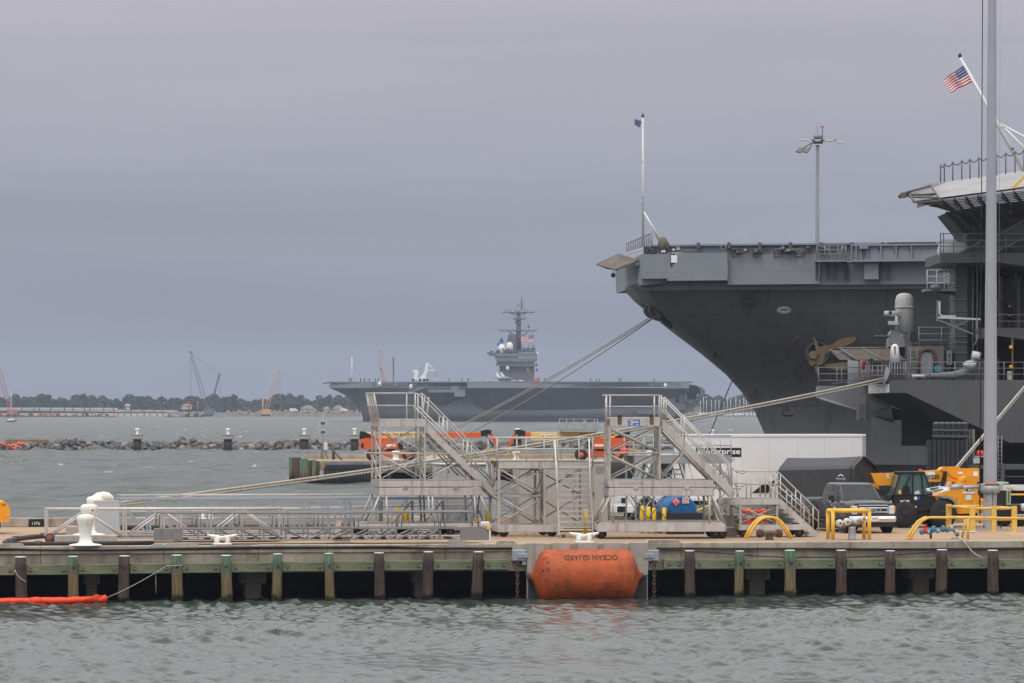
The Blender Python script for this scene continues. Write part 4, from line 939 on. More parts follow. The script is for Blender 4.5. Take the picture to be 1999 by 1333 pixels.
def stern_decks():
    rail('r', 1737, 1999, 707, 742, .15, 0, posts=[1737, 1747, 1767, 1815, 1864, 1913, 1960, 1999]); rail('r', 1999, 2300, 707, 742, .15, 8)
    rail('r', 1598, 1690, 717, 755, 6.1, 0, posts=[1598, 1634, 1643, 1690])
    for px in np.arange(1741, 1769, 5.5): SB.tube('rail_bar', (px, 742, .15), (px, 708, .15), .03, 'stern_grey_light', 6)
    # deckhouse that carries the gun
    SB.box('deckhouse', 1772, 1843, 676, 742, 2.2, 8, 'stern_grey_rusty')
    dr = SB.path('door_frame', [(1794, 738, 2.1), (1793, 700, 2.1), (1797, 686, 2.1), (1808, 681, 2.1), (1820, 684, 2.1), (1825, 696, 2.1), (1825, 738, 2.1)], .12, 'rust_steel', 6)
    SB.box('door', 1797, 1822, 688, 738, 2.12, 2.25, 'stern_grey_light')
    SB.box('side_room', 1843, 1852, 677, 742, 2.6, 8, 'stern_grey_dark'); SB.box('locker', 1849, 1858, 684, 712, 1.8, 2.4, 'stern_grey_light')
    for py in (690, 701): SB.box('locker_slot', 1852, 1854.5, py, py + 8, 1.76, 1.8, 'ink_black')
    for px in (1777.5, 1790): SB.tube('ladder_stile', (px, 742, 2.1), (px, 678, 2.1), .03, 'stern_grey_light', 6)
    for py in np.arange(684, 740, 7): SB.tube('rung', (1777.5, py, 2.1), (1790, py, 2.1), .022, 'stern_grey_light', 6)
    rail('r', 1794, 1863, 639, 676, 2.3, 0, posts=[1794, 1838, 1862])
    SB.box('box_locker', 1866, 1951, 700, 742, 3.2, 6, 'stern_grey'); SB.box('white_bin', 1969, 1977, 724, 741, .6, 1.4, 'ciws_white'); SB.box('blue_box', 1826, 1838, 714, 726, 1.5, 2.1, 'blue_valve')
    # big bent duct on deck
    SB.path('duct', [(1806, 733, .8), (1832, 733, .8), (1860, 732.5, .8), (1878, 729, .8), (1893, 719, .8), (1902, 706, .8), (1907, 690, .8), (1908, 686, .8)], [.13, .17, .24, .28, .28, .25, .25, .25], 'stern_grey_light', 10)
    SB.path('duct_elbow', [(1905, 699, .75), (1907, 688, .75)], .27, 'anchor_pale', 10) if 'anchor_pale' in M else SB.path('duct_elbow', [(1904.5, 700, .75), (1907.5, 687, .75)], .29, 'ciws_white', 10)
    SB.tube('duct_tail', (1780, 734, .8), (1812, 733, .8), .1, 'ciws_white', 8)
    SB.mb('duct_saddle', MB().sphere(fb.pt(1893, 711, .5), .32, 8, 6, (1.3, .6, .7)), 'ciws_white')
    # duct column with band joints
    SB.box('duct_column', 1865, 1888, 520, 742, 3.0, 6, 'stern_grey')
    for py in (543, 559, 584, 607, 634, 657, 669, 689): SB.box('band', 1863.5, 1889.3, py - .8, py + .8, 2.9, 6.1, 'stern_grey_light')
    SB.box('dark_column', 1888.4, 1901, 518, 742, 3.6, 7, 'stern_grey_dark'); SB.box('column', 1906.3, 1909, 522, 742, 3.4, 3.7, 'stern_grey_light'); SB.tube('pipe', (1899, 742, 3.2), (1899, 524, 3.2), .05, 'stern_grey_light', 6); SB.tube('pipe', (1913.5, 650, 3.0), (1913.5, 570, 3.0), .05, 'stern_grey', 6)
    # back wall of the fantail and shade above
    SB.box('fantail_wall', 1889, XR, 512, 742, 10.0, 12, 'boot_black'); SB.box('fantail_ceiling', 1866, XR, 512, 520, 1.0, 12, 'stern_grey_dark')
    SB.box('wall_panel', 1956, XR, 545, 645, 8.0, 8.3, 'stern_grey'); SB.box('wall_post', 1952, 1957, 540, 645, 6.5, 6.8, 'stern_grey_light'); SB.box('wall_post', 1986, 1991, 540, 645, 6.5, 6.8, 'stern_grey_light'); SB.box('wall_post', 1980, 1985, 534, 558, 6.5, 6.8, 'stern_grey_light')
    SB.box('cabinet', 1948, 1956, 584, 606, 6.2, 6.6, 'stern_grey'); SB.box('dark_cabinet', 1957, 1971, 592, 606, 6.8, 7.4, 'boot_black')
    for px in (1975, 1995): SB.box('gold_post', px - 1.2, px + 1.2, 533, 559, 6.0, 6.2, 'anchor_gold')
    # mid platform where the sailor sits
    SB.poly('platform', [(1909, 640), (XR, 639), (XR, 663), (1999, 662), (1943, 655), (1909, 662)], 1.2, 8, 'stern_grey')
    rail('r', 1944, 2100, 614, 640, 1.3, 0, bars=2, posts=[1944, 2012, 2060])
    # upper gallery
    SB.poly('gallery', [(1836, 494), (XR, 492), (XR, 525), (1999, 519), (1950, 512), (1836, 513)], 0.0, 9, 'stern_grey')
    rail('r', 1836, 2100, 456, 494, .1, 0, bars=3, posts=[1836, 1842, 1862, 1886, 1964, 2010, 2060])
    SB.bar('stair_rail', (1869, 496, .3), (1921, 468, .3), .08, .1, 'stern_grey_light'); SB.bar('stair_rail', (1942, 493, .3), (2010, 458, .3), .08, .1, 'stern_grey_light'); SB.bar('stair_rail', (1930, 470, .5), (1996, 432, .5), .08, .1, 'stern_grey_light')
    SB.poly('stair_side', [(1869, 497), (1921, 469), (1960, 448), (1999, 427), (1999, 464), (1946, 492)], .6, 1.0, 'stern_grey')
    SB.lathe('raft_drum', [(.05, -1.0), (.5, -.85), (.58, -.3), (.58, .5), (.4, .85), (.05, .9)], fb.pt(1862, 491, 1.2), 'ciws_white', 14, 'x')
    SB.mb('search_lamp', MB().sphere(fb.pt(1866, 475.5, 1.4), .16, 8, 6), 'ciws_white')
    SB.tube('antenna', (1901, 494, .2), (1901, 437, .2), .03, 'anchor_gold', 6); SB.box('antenna_foot', 1898, 1904, 491, 500, -.1, .3, 'stern_grey_dark')
    SB.bar('boom_arm', (1835, 480, .3), (1825, 466, 1.5), .06, .06, 'ciws_white') 
    # small side platform
    SB.box('side_platform', 1807, 1866, 563.5, 568, 2.0, 4.5, 'stern_grey_light'); SB.poly('platform_gusset', [(1812, 568.2), (1866, 568.2), (1866, 577)], 2.6, 3.0, 'stern_grey_dark')
    rail('r', 1810, 1865, 527, 564, 2.1, 0, bars=3, posts=[1810, 1829, 1843.5, 1851], m='ciws_white'); SB.mb('flood_lamp', MB().lathe([(.08, -.3), (.16, -.1), (.16, .3)], fb.pt(1826, 560, 1.9), 8, 'x'), 'stern_grey_light')
    # davit boom
    SB.bar('davit_head', (1830.5, 586, .8), (1829.5, 627, .8), .1, .12, 'stern_grey_light'); SB.path('davit_arm', [(1834, 588, .8), (1834, 612, .8), (1838, 617, .8), (1866, 617.5, .8)], .06, 'ciws_white', 6)
    SB.bar('davit_boom', (1831, 619.5, .8), (1915, 623, .8), .1, .1, 'ciws_white', up=(0, 0, 1)); SB.bar('davit_brace', (1831, 624, .8), (1900, 652, .8), .08, .08, 'stern_grey_light', up=(0, 0, 1)); SB.bar('davit_brace', (1864, 638, .8), (1893, 624, .8), .06, .06, 'stern_grey_light', up=(0, 0, 1))
    SB.tube('davit_post', (1907, 655, .8), (1907, 622, .8), .08, 'stern_grey_light', 8); SB.path('hose', [(1907, 652, .7), (1907, 664, .7), (1900, 676, .7)], .05, 'stern_grey_light', 6)
    # light string
    SB.tube('light_string', (1976, 660, .4), (1978, 806, .4), .06, 'anchor_gold', 6)
    for py in (678, 716, 755, 794): SB.mb('string_lamp', MB().sphere(fb.pt(1973.5, py, .3), .12, 8, 6), 'yellow')
stern_decks()
def ciws():
    v = 3.6
    g = SB.mb('gun_mount', MB().prism([fb.pt(x, y, v) for x, y in ((1734, 677), (1737, 652), (1741, 645), (1754, 645), (1764, 660), (1768, 677))], (0, 1.6, 0)), 'stern_grey_light')
    SB.lathe('radome', [(.56, -1.25), (.56, .55), (.54, .8), (.44, 1.02), (.25, 1.12), (.02, 1.15)], fb.pt(1765.5, 609, v + .7), 'radome_grey', 24, under=g)
    SB.lathe('drum', [(.6, -.05), (.6, .05)], fb.pt(1765.5, 600, v + .7), 'radome_grey', 24, under=g)
    SB.lathe('drum', [(.48, -1.0), (.5, 0)], fb.pt(1766, 644, v + .7), 'radome_grey', 20, under=g)
    SB.mb('gun_barrel', MB().lathe([(.07, -.75), (.09, -.7), (.075, 0), (.075, .6)], fb.pt(1731, 657, v + .6), 10, 'x'), 'dark_steel', g)
    SB.mb('yoke', MB().prism([fb.pt(x, y, v + .2) for x, y in ((1762, 644), (1778, 644), (1776, 668), (1764, 672))], (0, 1.0, 0)), 'stern_grey', g)
    s = SB.mb('sensor', MB().box(*sum([[a, b] for a, b in zip(fb.pt(1737, 617, v)[:], fb.pt(1756, 608, v + .5)[:])], [])), 'radome_grey', g)
    SB.lathe('lens', [(.13, -.5), (.17, -.45), (.17, .4)], fb.pt(1742, 612, v + .1), 'radome_grey', 10, 'x', under=g); SB.mb('lens', MB().sphere(fb.pt(1738, 610, v - .05), .11, 8, 6), 'dark_steel', g)
    SB.box('sensor_plate', 1734.5, 1754, 626.5, 633.5, v - .3, v + .1, 'radome_grey', g); SB.tube('sensor_stem', (1750, 645, v), (1750, 617, v), .09, 'radome_grey', 8, under=g)
    for i in range(10): SB.mb('bolt', MB().sphere(fb.pt(1748.5 + 3.8 * i, 600 + .6 * math.sin(i), v + .08 + .6 * abs(i - 4.5) / 4.5 * 0), .04, 6, 4), 'stern_grey', g)
    for x, y in ((1738, 655), (1739, 670), (1760, 668), (1752, 650)): SB.box('hinge', x, x + 2, y, y + 1.4, v - .05, v, 'stern_grey', g)
    # equipment beside it
    SB.box('dark_gear', 1769, 1791, 647, 667, v + .3, v + 1.2, 'boot_black'); SB.mb('gear_wheel', MB().sphere(fb.pt(1788, 672, v), .14, 8, 6), 'dark_steel')
    # striped cover
    c = SB.mb('striped_cover', MB().lathe([(.30, -.55), (.26, .1), (.24, .35), (.14, .5), (.02, .54)], fb.pt(1747, 689, 1.4), 14), 'flag_white')
    for k in range(6): SB.path('stripe', [(1740 + 2.7 * k, 706, 1.13 + .05 * abs(k - 2.5)), (1741 + 2.4 * k, 690, 1.13 + .05 * abs(k - 2.5)), (1742.5 + 1.8 * k, 676, 1.15 + .05 * abs(k - 2.5))], .028, 'ink_black', 5, under=c)
    # side nets
    def net(pts, n, m='net_brown'):
        q = [Vector(SB.P(p)) for p in pts]; mb = MB()
        for i in range(n + 1):
            f = i / n; mb.path([q[0].lerp(q[1], f), q[3].lerp(q[2], f)], .018, 4); mb.path([q[0].lerp(q[3], f), q[1].lerp(q[2], f)], .018, 4)
        SB.mb('net', mb, m)
    net([(1637, 679.5, 4), (1740, 678.5, 4), (1768, 703, 2.5), (1672, 703, 2.5)], 26); net([(1621, 684, 4.5), (1645, 684, 4.5), (1668, 702, 3), (1640, 702, 3)], 12)
    for a, b in (((1636, 679.5, 3.9), (1740, 678.5, 3.9)), ((1621, 684, 4.4), (1668, 703, 2.9)), ((1640, 680, 3.9), (1675, 704, 2.4)), ((1684, 680, 3.9), (1724, 703, 2.4)), ((1730, 679, 3.9), (1768, 704, 2.4)), ((1676, 702, 2.4), (1706, 701, 2.4))): SB.tube('net_frame', a, b, .06, 'stern_grey_rusty', 6)
    SB.mb('drum_house', MB().lathe([(1.1, -1.5), (1.1, 1.2)], fb.pt(1690, 722, 8.0), 18), 'stern_grey_light'); SB.box('side_wall', 1676, 1700, 683, 742, 7.0, 9, 'stern_grey_rusty'); SB.box('deck_wall', 1695, 1773, 678, 742, 5.0, 8, 'stern_grey_rusty')
    SB.box('black_screen', 1699, 1703, 699, 719, 2, 2.2, 'boot_black'); SB.box('black_screen', 1705, 1720, 706, 720, 2.2, 2.5, 'boot_black'); SB.mb('hydrant', MB().lathe([(.12, -.3), (.14, .1), (.05, .2)], fb.pt(1686, 711, 3.0), 8), 'red_paint')
    rail('r', 1690, 1737, 714, 742, 2.4, 0, posts=[1690, 1697, 1703, 1714, 1722, 1730], v1=.4)
    SB.mb('fairlead', MB().prism([fb.pt(x, y, -.1) for x, y in ((1727, 735), (1729, 722), (1733, 716), (1738, 722), (1735, 732), (1731, 742), (1727, 750), (1724, 748))], (0, .4, 0)), 'galvanised')
ciws()
def stern_flight_deck():
    v = 0
    SB.mb('round_down', MB().loft([[SB.P(p) for p in q] for q in (((1832, 386, -4), (1999, 365, -4), (XR, 330, -4)), ((1822, 366, 0), (1940, 345, 0), (XR, 300, 0)), ((1849, 355, 12), (1999, 332, 12), (XR, 290, 12)))], False), 'deck_canvas')
    SB.poly('stripe', [(1971.7, 368), (1982, 366.5), (2003, 346), (1999, 343.5)], -4.06, -4.03, 'yellow')
    SB.mb('deck_lip', MB().loft([[SB.P(p) for p in q] for q in (((1757, 377, 3), (1771, 373, 3), (1816, 358, 6), (1850, 355, 12)), ((1758, 384, 0), (1772, 384.5, 0), (1822, 366, 0), (1850, 356, 11)))], False), 'stern_grey')
    SB.poly('tip', [(1755.5, 381), (1760, 375.5), (1777, 374.5), (1780, 380), (1772, 384), (1759, 386)], -.5, .5, 'net_brown')
    for a, b in (((1770, 375, -.6), (1820, 362, -.6)), ((1778, 380, -.6), (1826, 379, -.6)), ((1776, 384, -1), (1833, 386, -4)), ((1818, 363, -.6), (1833, 387, -4.1)), ((1775, 378, -.6), (1784, 394, -2)), ((1784, 394, -2), (1999, 366, -4)), ((1999, 366, -4), (2300, 328, -4))): SB.tube('edge_pipe', a, b, .07, 'net_brown', 6)
    SB.face('bay_panel', [(1790, 381, -.4), (1818, 376, -.4), (1820, 384, -.4), (1796, 388, -.4)], 'lamp_glass', .03)
    # lattice walkway under the deck edge
    n = 15; tops = []; 
    for i in range(n):
        f = i / (n - 1); px = 1790 + 330 * f; yt = 392.5 - 37 * f; yb = (396 + 22 * math.sin(min(1, f * 3.4) * 1.57)) - max(0, f - .25) * 42
        tr = MB(); a, b = Vector(SB.P((px, yt, -4))), Vector(SB.P((px + 26, yb, 1.5)))
        a2 = a - Vector((0, 0, .35)); tr.bar(a, b, .06, .06); tr.bar(a2, b - Vector((0, 0, .05)), .05, .05)
        for k in range(7):
            q, r_ = a.lerp(b, k / 7), a2.lerp(b, (k + .5) / 7); tr.bar(q, r_, .04, .04); tr.bar(r_, a.lerp(b, (k + 1) / 7), .04, .04)
        SB.mb('outrigger', tr, 'net_brown'); tops.append((a, b))
    net = MB()
    for k in range(12):
        net.path([a.lerp(b, k / 11) - Vector((0, 0, .1)) for a, b in tops], .028, 4)
    for i in range(n - 1):
        for k in range(6):
            f = k / 6; net.path([tops[i][0].lerp(tops[i + 1][0], f) - Vector((0, 0, .1)), tops[i][1].lerp(tops[i + 1][1], f) - Vector((0, 0, .1))], .02, 4)
    SB.mb('edge_net', net, 'net_brown')
    # supporting structure
    SB.poly('support_wall', [(1850, 414), (1905, 404), (XR, 350), (XR, 494), (1900, 494), (1884, 456)], 3.0, 9, 'stern_grey_dark'); SB.box('support_panel', 1884, 1915, 440, 494, 2.6, 3, 'stern_grey'); SB.box('support_panel', 1946, XR, 425, 494, 2.4, 3, 'stern_grey')
    for a, b in (((1848, 415, 1.2), (1884, 454, 2.4)), ((1858, 414, 1.2), (1921, 466, 2.2)), ((1890, 409, 1.2), (1925, 452, 2.2)), ((1946, 400, 1.2), (1975, 440, 2.2)), ((1910, 407, 1.2), (1930, 440, 2.2))): SB.bar('strut', a, b, .18, .18, 'stern_grey')
    SB.tube('yellow_pipe', (1974, 470, 2.2), (1974, 395, 2.2), .1, 'anchor_gold', 8); SB.mb('valve', MB().sphere(fb.pt(1971.5, 412, 2.0), .14, 8, 6), 'yellow')
    # chain fence
    xs = [1836, 1843.5, 1860, 1877.5, 1893.5, 1911, 1929, 1945.5, 1963.5, 1981.5, 1999, 2020]
    tops = []
    for i, px in enumerate(xs):
        yb = 355 - (px - 1836) * .1; yt = 319.5 - (px - 1836) * .172
        SB.tube('fence_post', (px, yb, 5), (px, yt, 5), .04, 'stern_grey', 6); tops.append(Vector(fb.pt(px, yt + 1, 5)))
    for i in range(len(xs) - 1): SB.mb('fence_chain', MB().path(sag(tops[i], tops[i + 1], .22, 8), .03, 5), 'dark_steel')
stern_flight_deck()
def ensign():
    T = Thing('ensign_staff', 'leaning white flagstaff with two braces on the stern', 'flagpole', Fr(1998, BY_ + 6, fb.pt(1998, 332, 6).z))
    T.tube('pole', (1998, 332), (1874, 112), .15, 'ciws_white', 10, .09); T.mb('truck', MB().lathe([(.09, -.1), (.12, .05), (.02, .2)], T.fr.pt(1874, 109), 8), 'dark_steel')
    T.tube('brace', (1955, 243), (2060, 300), .07, 'ciws_white', 8); T.tube('brace', (1957, 246, .6), (2040, 330, .6), .07, 'ciws_white', 8)
    T.box('bracket', 1950, 1958, 240, 248, -.15, .15, 'ciws_white'); T.box('bracket', 1974, 1980, 288, 293, -.15, .15, 'net_brown')
    flag_thing('national_flag', 'large red, white and blue flag on the stern staff', Fr(1890, BY_ + 5.8, 0), ((1880.5, 128), (1839.5, 156), (1855, 181), (1898, 160)), 0, 'us', .14, (('red', 'red_stripes'), ('white', 'white_stripes'), ('blue', 'canton')))
ensign()
# mooring lines from the stern fairlead to the near pier
def stern_lines():
    w0 = fb.world(fb.pt(1727, 738, -.2)); w1 = pfr(35, 20.0).world(pfr(35, 20.0).pt(35, 990))
    for i, (dz, l) in enumerate(((0.0, 'upper'), (-.16, 'lower'))):
        T = Thing('mooring_line', 'long pale mooring rope sweeping left across the scene, the %s of the pair' % l, 'mooring line', Fr(1000, 200, 0), 'stern mooring lines')
        off = Vector((T.fr.O[0], T.fr.O[1], 0)); A = w0 - off; tgt = ((186, 987), (187, 992))[i]; fr3 = pfr(tgt[0], 20.0); B_ = fr3.world(fr3.pt(*tgt)) - off
        T.mb('rope', MB().path(sag(A + Vector((0, 0, dz)), B_, .48, 30), .058, 6), 'rope')
    for i, (dy, l) in enumerate(((0, 'upper'), (6, 'lower'))):
        T = Thing('mooring_line', 'steep pale rope behind the tall grey pole, the %s of two' % l, 'mooring line', Fr(1900, 190, 0), 'breast lines at the pole')
        off = Vector((T.fr.O[0], T.fr.O[1], 0)); A = fb.world(fb.pt(2035, 712 + dy, -.3)) - off; fr3 = pfr(1777, 25.4); B_ = fr3.world(fr3.pt(1777, 1017 + dy)) - off
        T.mb('rope', MB().path(sag(A, B_, .02, 10), .052 - .02 * i, 6), 'rope')
stern_lines()
# the camel fender alongside
def camel():
    fr = Fr(1850, 228.0, 0.0); T = Thing('camel_fender', 'row of black upright fender timbers on steel cylinders beside the carrier stern', 'fender', fr)
    for i in range(8): T.box('timber', 1811 + i * 9.1, 1818.6 + i * 9.1, 859, 960, 0, .5, 'dark_wale')
    T.box('back_plate', 1811, 1884, 862, 960, .52, .7, 'boot_black')
    for i in range(6): T.lathe('cylinder', [(.1, -.5), (.19, -.4), (.19, .35), (.24, .4), (.1, .5)], fr.pt(1828 + i * 11, 841, .4), 'stern_grey', 10)
    T.bar('cross_bar', (1820, 839, .2), (1895, 840, .2), .1, .12, 'stern_grey'); T.bar('cross_bar', (1820, 851, .2), (1895, 852, .2), .1, .12, 'stern_grey')
    for px, w in ((1887, 2.5), (1893, 1.6), (1900, 3.2)): T.tube('pipe', (px, 965, .8), (px, 838, .8), w / 35, 'stern_grey', 8)
    T.bar('pipe_flange', (1890, 911, .7), (1925, 911, .7), .2, .35, 'stern_grey'); T.bar('walkway', (1945, 911, .7), (2150, 911, .7), .3, .3, 'stern_grey'); T.bar('walkway', (1950, 930, .7), (2150, 930, .7), .06, .06, 'stern_grey')
    for px in (1948.5, 1955.5): T.tube('ladder_stile', (px, 945, .5), (px, 850, .5), .03, 'stern_grey_light', 6)
    for py in range(856, 945, 8): T.tube('rung', (1948.5, py, .5), (1955.5, py, .5), .02, 'stern_grey_light', 6)
    T.box('post', 1955, 1961, 905, 965, .4, .8, 'stern_grey'); T.box('meter_box', 1901, 1913, 890, 905, -.4, 0, 'stern_grey_light'); 
camel()
# ================================================================ the far carrier under way
FY = 2050.0
ff_ = Fr(1000, FY)
SF = Thing('aircraft_carrier', 'distant grey aircraft carrier under way with a tall island and mast', 'aircraft carrier', ff_)
def zF(py): return H - (py - HY) * FY / F
def far_carrier():
    vc = 20.0
    def level(py, xs, near, xe, flat):
        z = zF(py); pts = [(ff_.x(xs, vc), vc, z)]
        n = len(near)
        for i, v in enumerate(near): px = xs + (xe - xs) * ((i + .35) / n) ** 1.3 + flat; pts.append((ff_.x(px, v), v, z))
        pts.append((ff_.x(xe, 2), 2, z)); return pts + [(p[0], 2 * vc - p[1], p[2]) for p in reversed(pts[1:])]
    L_ = [level(757, 643, [6, 2, 1, 0, 0, 0, 0, 0], 1352, 0), level(764, 660, [10, 4, 2, 1, 0.6, .6, .6, .6], 1350, 0), level(775, 680, [14, 7, 4, 2.4, 1.6, 1.2, 1, 1], 1346, 0),
          level(788, 695, [16, 10, 6, 4, 2.6, 2, 1.6, 1.6], 1340, 0), level(802, 704, [17, 11, 7, 4.6, 3.2, 2.4, 2, 2], 1333, 0), level(815, 708.5, [17.4, 11.6, 7.4, 5, 3.4, 2.6, 2.2, 2.2], 1330, 0)]
    SF.mb('hull', MB().loft(L_, True, False, True, True), 'far_hull'); SF.mb('boot_topping', MB().loft([L_[-1], [(p[0], p[1], -1.5) for p in L_[-1]]], True, True, True, True), 'far_black')
    # flight deck and gallery band
    pl = [(640, 14), (646, 4), (760, 1), (905, -6), (1240, -9), (1352, -4), (1352, 44), (646, 36), (640, 26)]
    SF.mb('flight_deck', MB().prism([(ff_.x(x, v), v, zF(746.5)) for x, v in pl], (0, 0, zF(744.6) - zF(746.5))), 'far_grey_light')
    SF.mb('bow_band', MB().prism([(ff_.x(x, v), v, zF(757)) for x, v in ((643, 15), (648, 5), (727, 1.6), (727, 20), (643, 20))], (0, 0, zF(746.7) - zF(757))), 'far_grey_light')
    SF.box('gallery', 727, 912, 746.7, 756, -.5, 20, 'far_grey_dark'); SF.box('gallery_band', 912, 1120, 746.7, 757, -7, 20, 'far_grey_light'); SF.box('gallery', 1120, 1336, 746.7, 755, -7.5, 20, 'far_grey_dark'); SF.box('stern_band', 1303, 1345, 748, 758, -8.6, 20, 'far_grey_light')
    R = random.Random(21)
    for i in range(60):
        px = 730 + 600 * R.random()
        if 912 < px < 1118: continue
        w, h = R.uniform(1.5, 6), R.uniform(1, 3.2); y = R.uniform(747, 755); SF.box('gallery_fitting', px, px + w, y, y + h, (-1.4 if px < 912 else -8.4) - R.random() * .6, 5, R.choice(['far_grey_light', 'far_grey', 'far_grey_dark', 'far_grey_light']))
    for px in range(735, 912, 6): SF.box('stanchion', px, px + .7, 746.8, 750, -1.9, -1.6, 'far_grey_light')
    for px in list(range(1125, 1330, 5)): SF.box('stanchion', px, px + .7, 746.8, 750.5, -9.2, -8.8, 'far_grey_dark')
    # overhanging sponsons: shade below the overhang painted in as darker grey
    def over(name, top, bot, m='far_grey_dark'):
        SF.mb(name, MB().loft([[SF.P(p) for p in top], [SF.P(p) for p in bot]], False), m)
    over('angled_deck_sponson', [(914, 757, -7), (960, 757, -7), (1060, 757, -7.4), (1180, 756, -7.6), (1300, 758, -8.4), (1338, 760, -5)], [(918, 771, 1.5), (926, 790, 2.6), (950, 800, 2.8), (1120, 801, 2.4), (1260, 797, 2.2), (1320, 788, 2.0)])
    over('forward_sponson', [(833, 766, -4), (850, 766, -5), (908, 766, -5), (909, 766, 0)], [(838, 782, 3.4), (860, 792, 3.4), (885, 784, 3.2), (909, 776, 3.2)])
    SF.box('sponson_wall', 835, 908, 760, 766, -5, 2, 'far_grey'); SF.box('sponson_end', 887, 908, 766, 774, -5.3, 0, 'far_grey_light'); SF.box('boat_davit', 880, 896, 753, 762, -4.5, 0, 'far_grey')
    SF.poly('forward_ramp', [(795, 764), (818, 757), (830, 757), (800, 768)], -2.6, 1, 'far_grey'); SF.poly('bow_sponson', [(735, 747), (746, 747), (745, 757), (730, 757)], -1, 2, 'far_grey_light')
    SF.mb('gun_mount', MB().lathe([(.9, -1.2), (1, .4), (.4, 1.3)], SF.P((741, 750, -1.4)), 10), 'ciws_white'); SF.mb('gun_mount', MB().lathe([(.8, -1.4), (.9, .4), (.3, 1.3)], SF.P((802, 755, -2.4)), 10), 'ciws_white'); SF.mb('gun_mount', MB().lathe([(.8, -1.4), (.9, .4), (.3, 1.3)], SF.P((1299, 753, -9)), 10), 'ciws_white')
    for px in (1075, 1215, 1272): SF.poly('elevator_bay', [(px, 778), (px + 24, 778), (px + 20, 785), (px - 6, 786), (px - 8, 781)], -2.6, -1, 'far_black')
    SF.poly('stern_sponson', [(1240, 800), (1300, 797), (1298, 808), (1244, 808)], -1.5, 2, 'far_grey')
    for x0, y0, x1, y1 in ((1303, 760, 1318, 812), (1326, 770, 1345, 785), (1318, 786, 1338, 800)): SF.box('stern_block', x0, x1, y0, y1, -2, 8, 'far_grey')
    SF.poly('fantail_shelf', [(1330, 748), (1360, 752), (1376, 762), (1360, 766), (1340, 774)], -3, 20, 'far_grey'); SF.box('fantail_gear', 1362, 1376, 760, 768, -2, 8, 'far_grey_dark'); SF.poly('fantail_low', [(1330, 787), (1364, 788), (1350, 802), (1326, 812)], 0, 15, 'far_grey')
    for i in range(14): SF.box('fantail_fitting', 1335 + R.random() * 36, 1337 + R.random() * 38, 752 + R.random() * 30, 755 + R.random() * 30, -3.4, 2, R.choice(['far_grey_dark', 'far_grey_light']))
    for i in range(12): SF.box('scupper', 735 + 48 * i, 736.6 + 48 * i, 809, 810.5, 1.2 if 735 + 48 * i > 900 else 3, 8, 'far_black')
    for px in (680, 690, 697): SF.box('side_port', px, px + 3, 763, 765, 4, 10, 'far_black')
    SF.poly('anchor', [(735, 778), (741, 774), (745, 776), (739, 783)], 5.5, 7.5, 'anchor_gold')
    SF.bar('bow_horn', (631, 749, 19), (645, 746, 15), .6, .7, 'far_grey_dark'); SF.tube('bow_staff', (687, 745, 10), (687, 697, 10), .25, 'far_white', 6)
    m_ = SF.box('deck_tower', 766.6, 769.2, 697, 745, 30, 31, 'far_grey_dark')
    for y in (704, 715, 726): SF.box('tower_arm', 764.5, 771, y, y + .9, 29.8, 31.2, 'far_grey_dark', m_)
    # island
    v = 24.0
    isl = SF.poly('island', [(975, 745), (975, 713), (1043, 713), (1043, 745)], v, v + 12, 'far_island')
    SF.poly('island_step', [(967, 712), (971, 706), (1043, 706), (1043, 715), (975, 715)], v - 2, v + 13, 'far_island', isl)
    SF.poly('bridge_deck', [(965, 698), (969, 705), (1047, 705), (1050, 698)], v - 2.6, v + 14, 'far_grey', isl)
    SF.poly('bridge_deck', [(966, 689), (966, 695.5), (1048, 695.5), (1049, 689)], v - 2.6, v + 14, 'far_grey', isl)
    SF.box('bridge_top', 968, 1020, 683.5, 687, v - 2.2, v + 13, 'far_grey_dark', isl); SF.box('bridge_top', 1020, 1044, 679.5, 687, v - 1, v + 13, 'far_island', isl)
    for y in (696.6, 705.6 - 18.5):
        SF.box('window_band', 967, 1012, y - .6, y + 1.2, v - 2.3, v + 12, 'far_black', isl)
    for k in range(11):
        SF.box('window_bar', 969 + k * 4, 969.8 + k * 4, 695.7, 698, v - 2.45, v - 2.2, 'far_grey', isl)
    SF.poly('wing', [(949.5, 689), (952, 687.5), (967, 688.5), (967, 695), (956, 694.5)], v, v + 10, 'far_island', isl); SF.box('wing_box', 956, 963, 684.5, 687.5, v + 2, v + 6, 'far_island', isl)
    for x, y, r in ((979.5, 679, 2.0), (995, 674, 1.75), (1047, 690, 1.0), (991, 717, .9)):
        SF.lathe('radome', [(r * .9, -r * 1.6), (r, -r * .5), (r * .95, .1 * r), (r * .7, r * .7), (.05, r)], SF.P((x, y, v - .5 if y < 700 else v - 1.5)), 'far_white', 14, under=isl)
    SF.lathe('radome', [(1.9, -1.6), (2.0, 1.0), (1.6, 1.5), (.05, 1.8)], SF.P((979.5, 680, v)), 'far_grey', 14, under=isl)
    for x, y in ((1047, 711), (1048, 721)): SF.mb('radome', MB().sphere(SF.P((x, y, v)), .6, 10, 8), 'far_grey', isl); SF.box('shelf', 1037, 1051, y + 2.4, y + 3.6, v - 1, v + 3, 'far_grey_dark', isl)
    SF.box('hatch', 1028, 1032.5, 717, 726, v - .3, v, 'plank_tan', isl); SF.box('lower_gear', 990, 997, 721, 728, v - 1, v, 'far_grey_dark', isl); SF.box('rail_line', 977, 1040, 721.5, 722.4, v - .25, v, 'far_grey_dark', isl)
    for k in range(60): x = R.uniform(968, 1048); y = R.choice([688, 697, 706, 683]); SF.box('island_fitting', x, x + R.uniform(.6, 2.4), y - R.uniform(1, 3.6), y, v - 2.9, v - 1, R.choice(['far_island', 'far_grey_dark', 'far_grey']), isl)
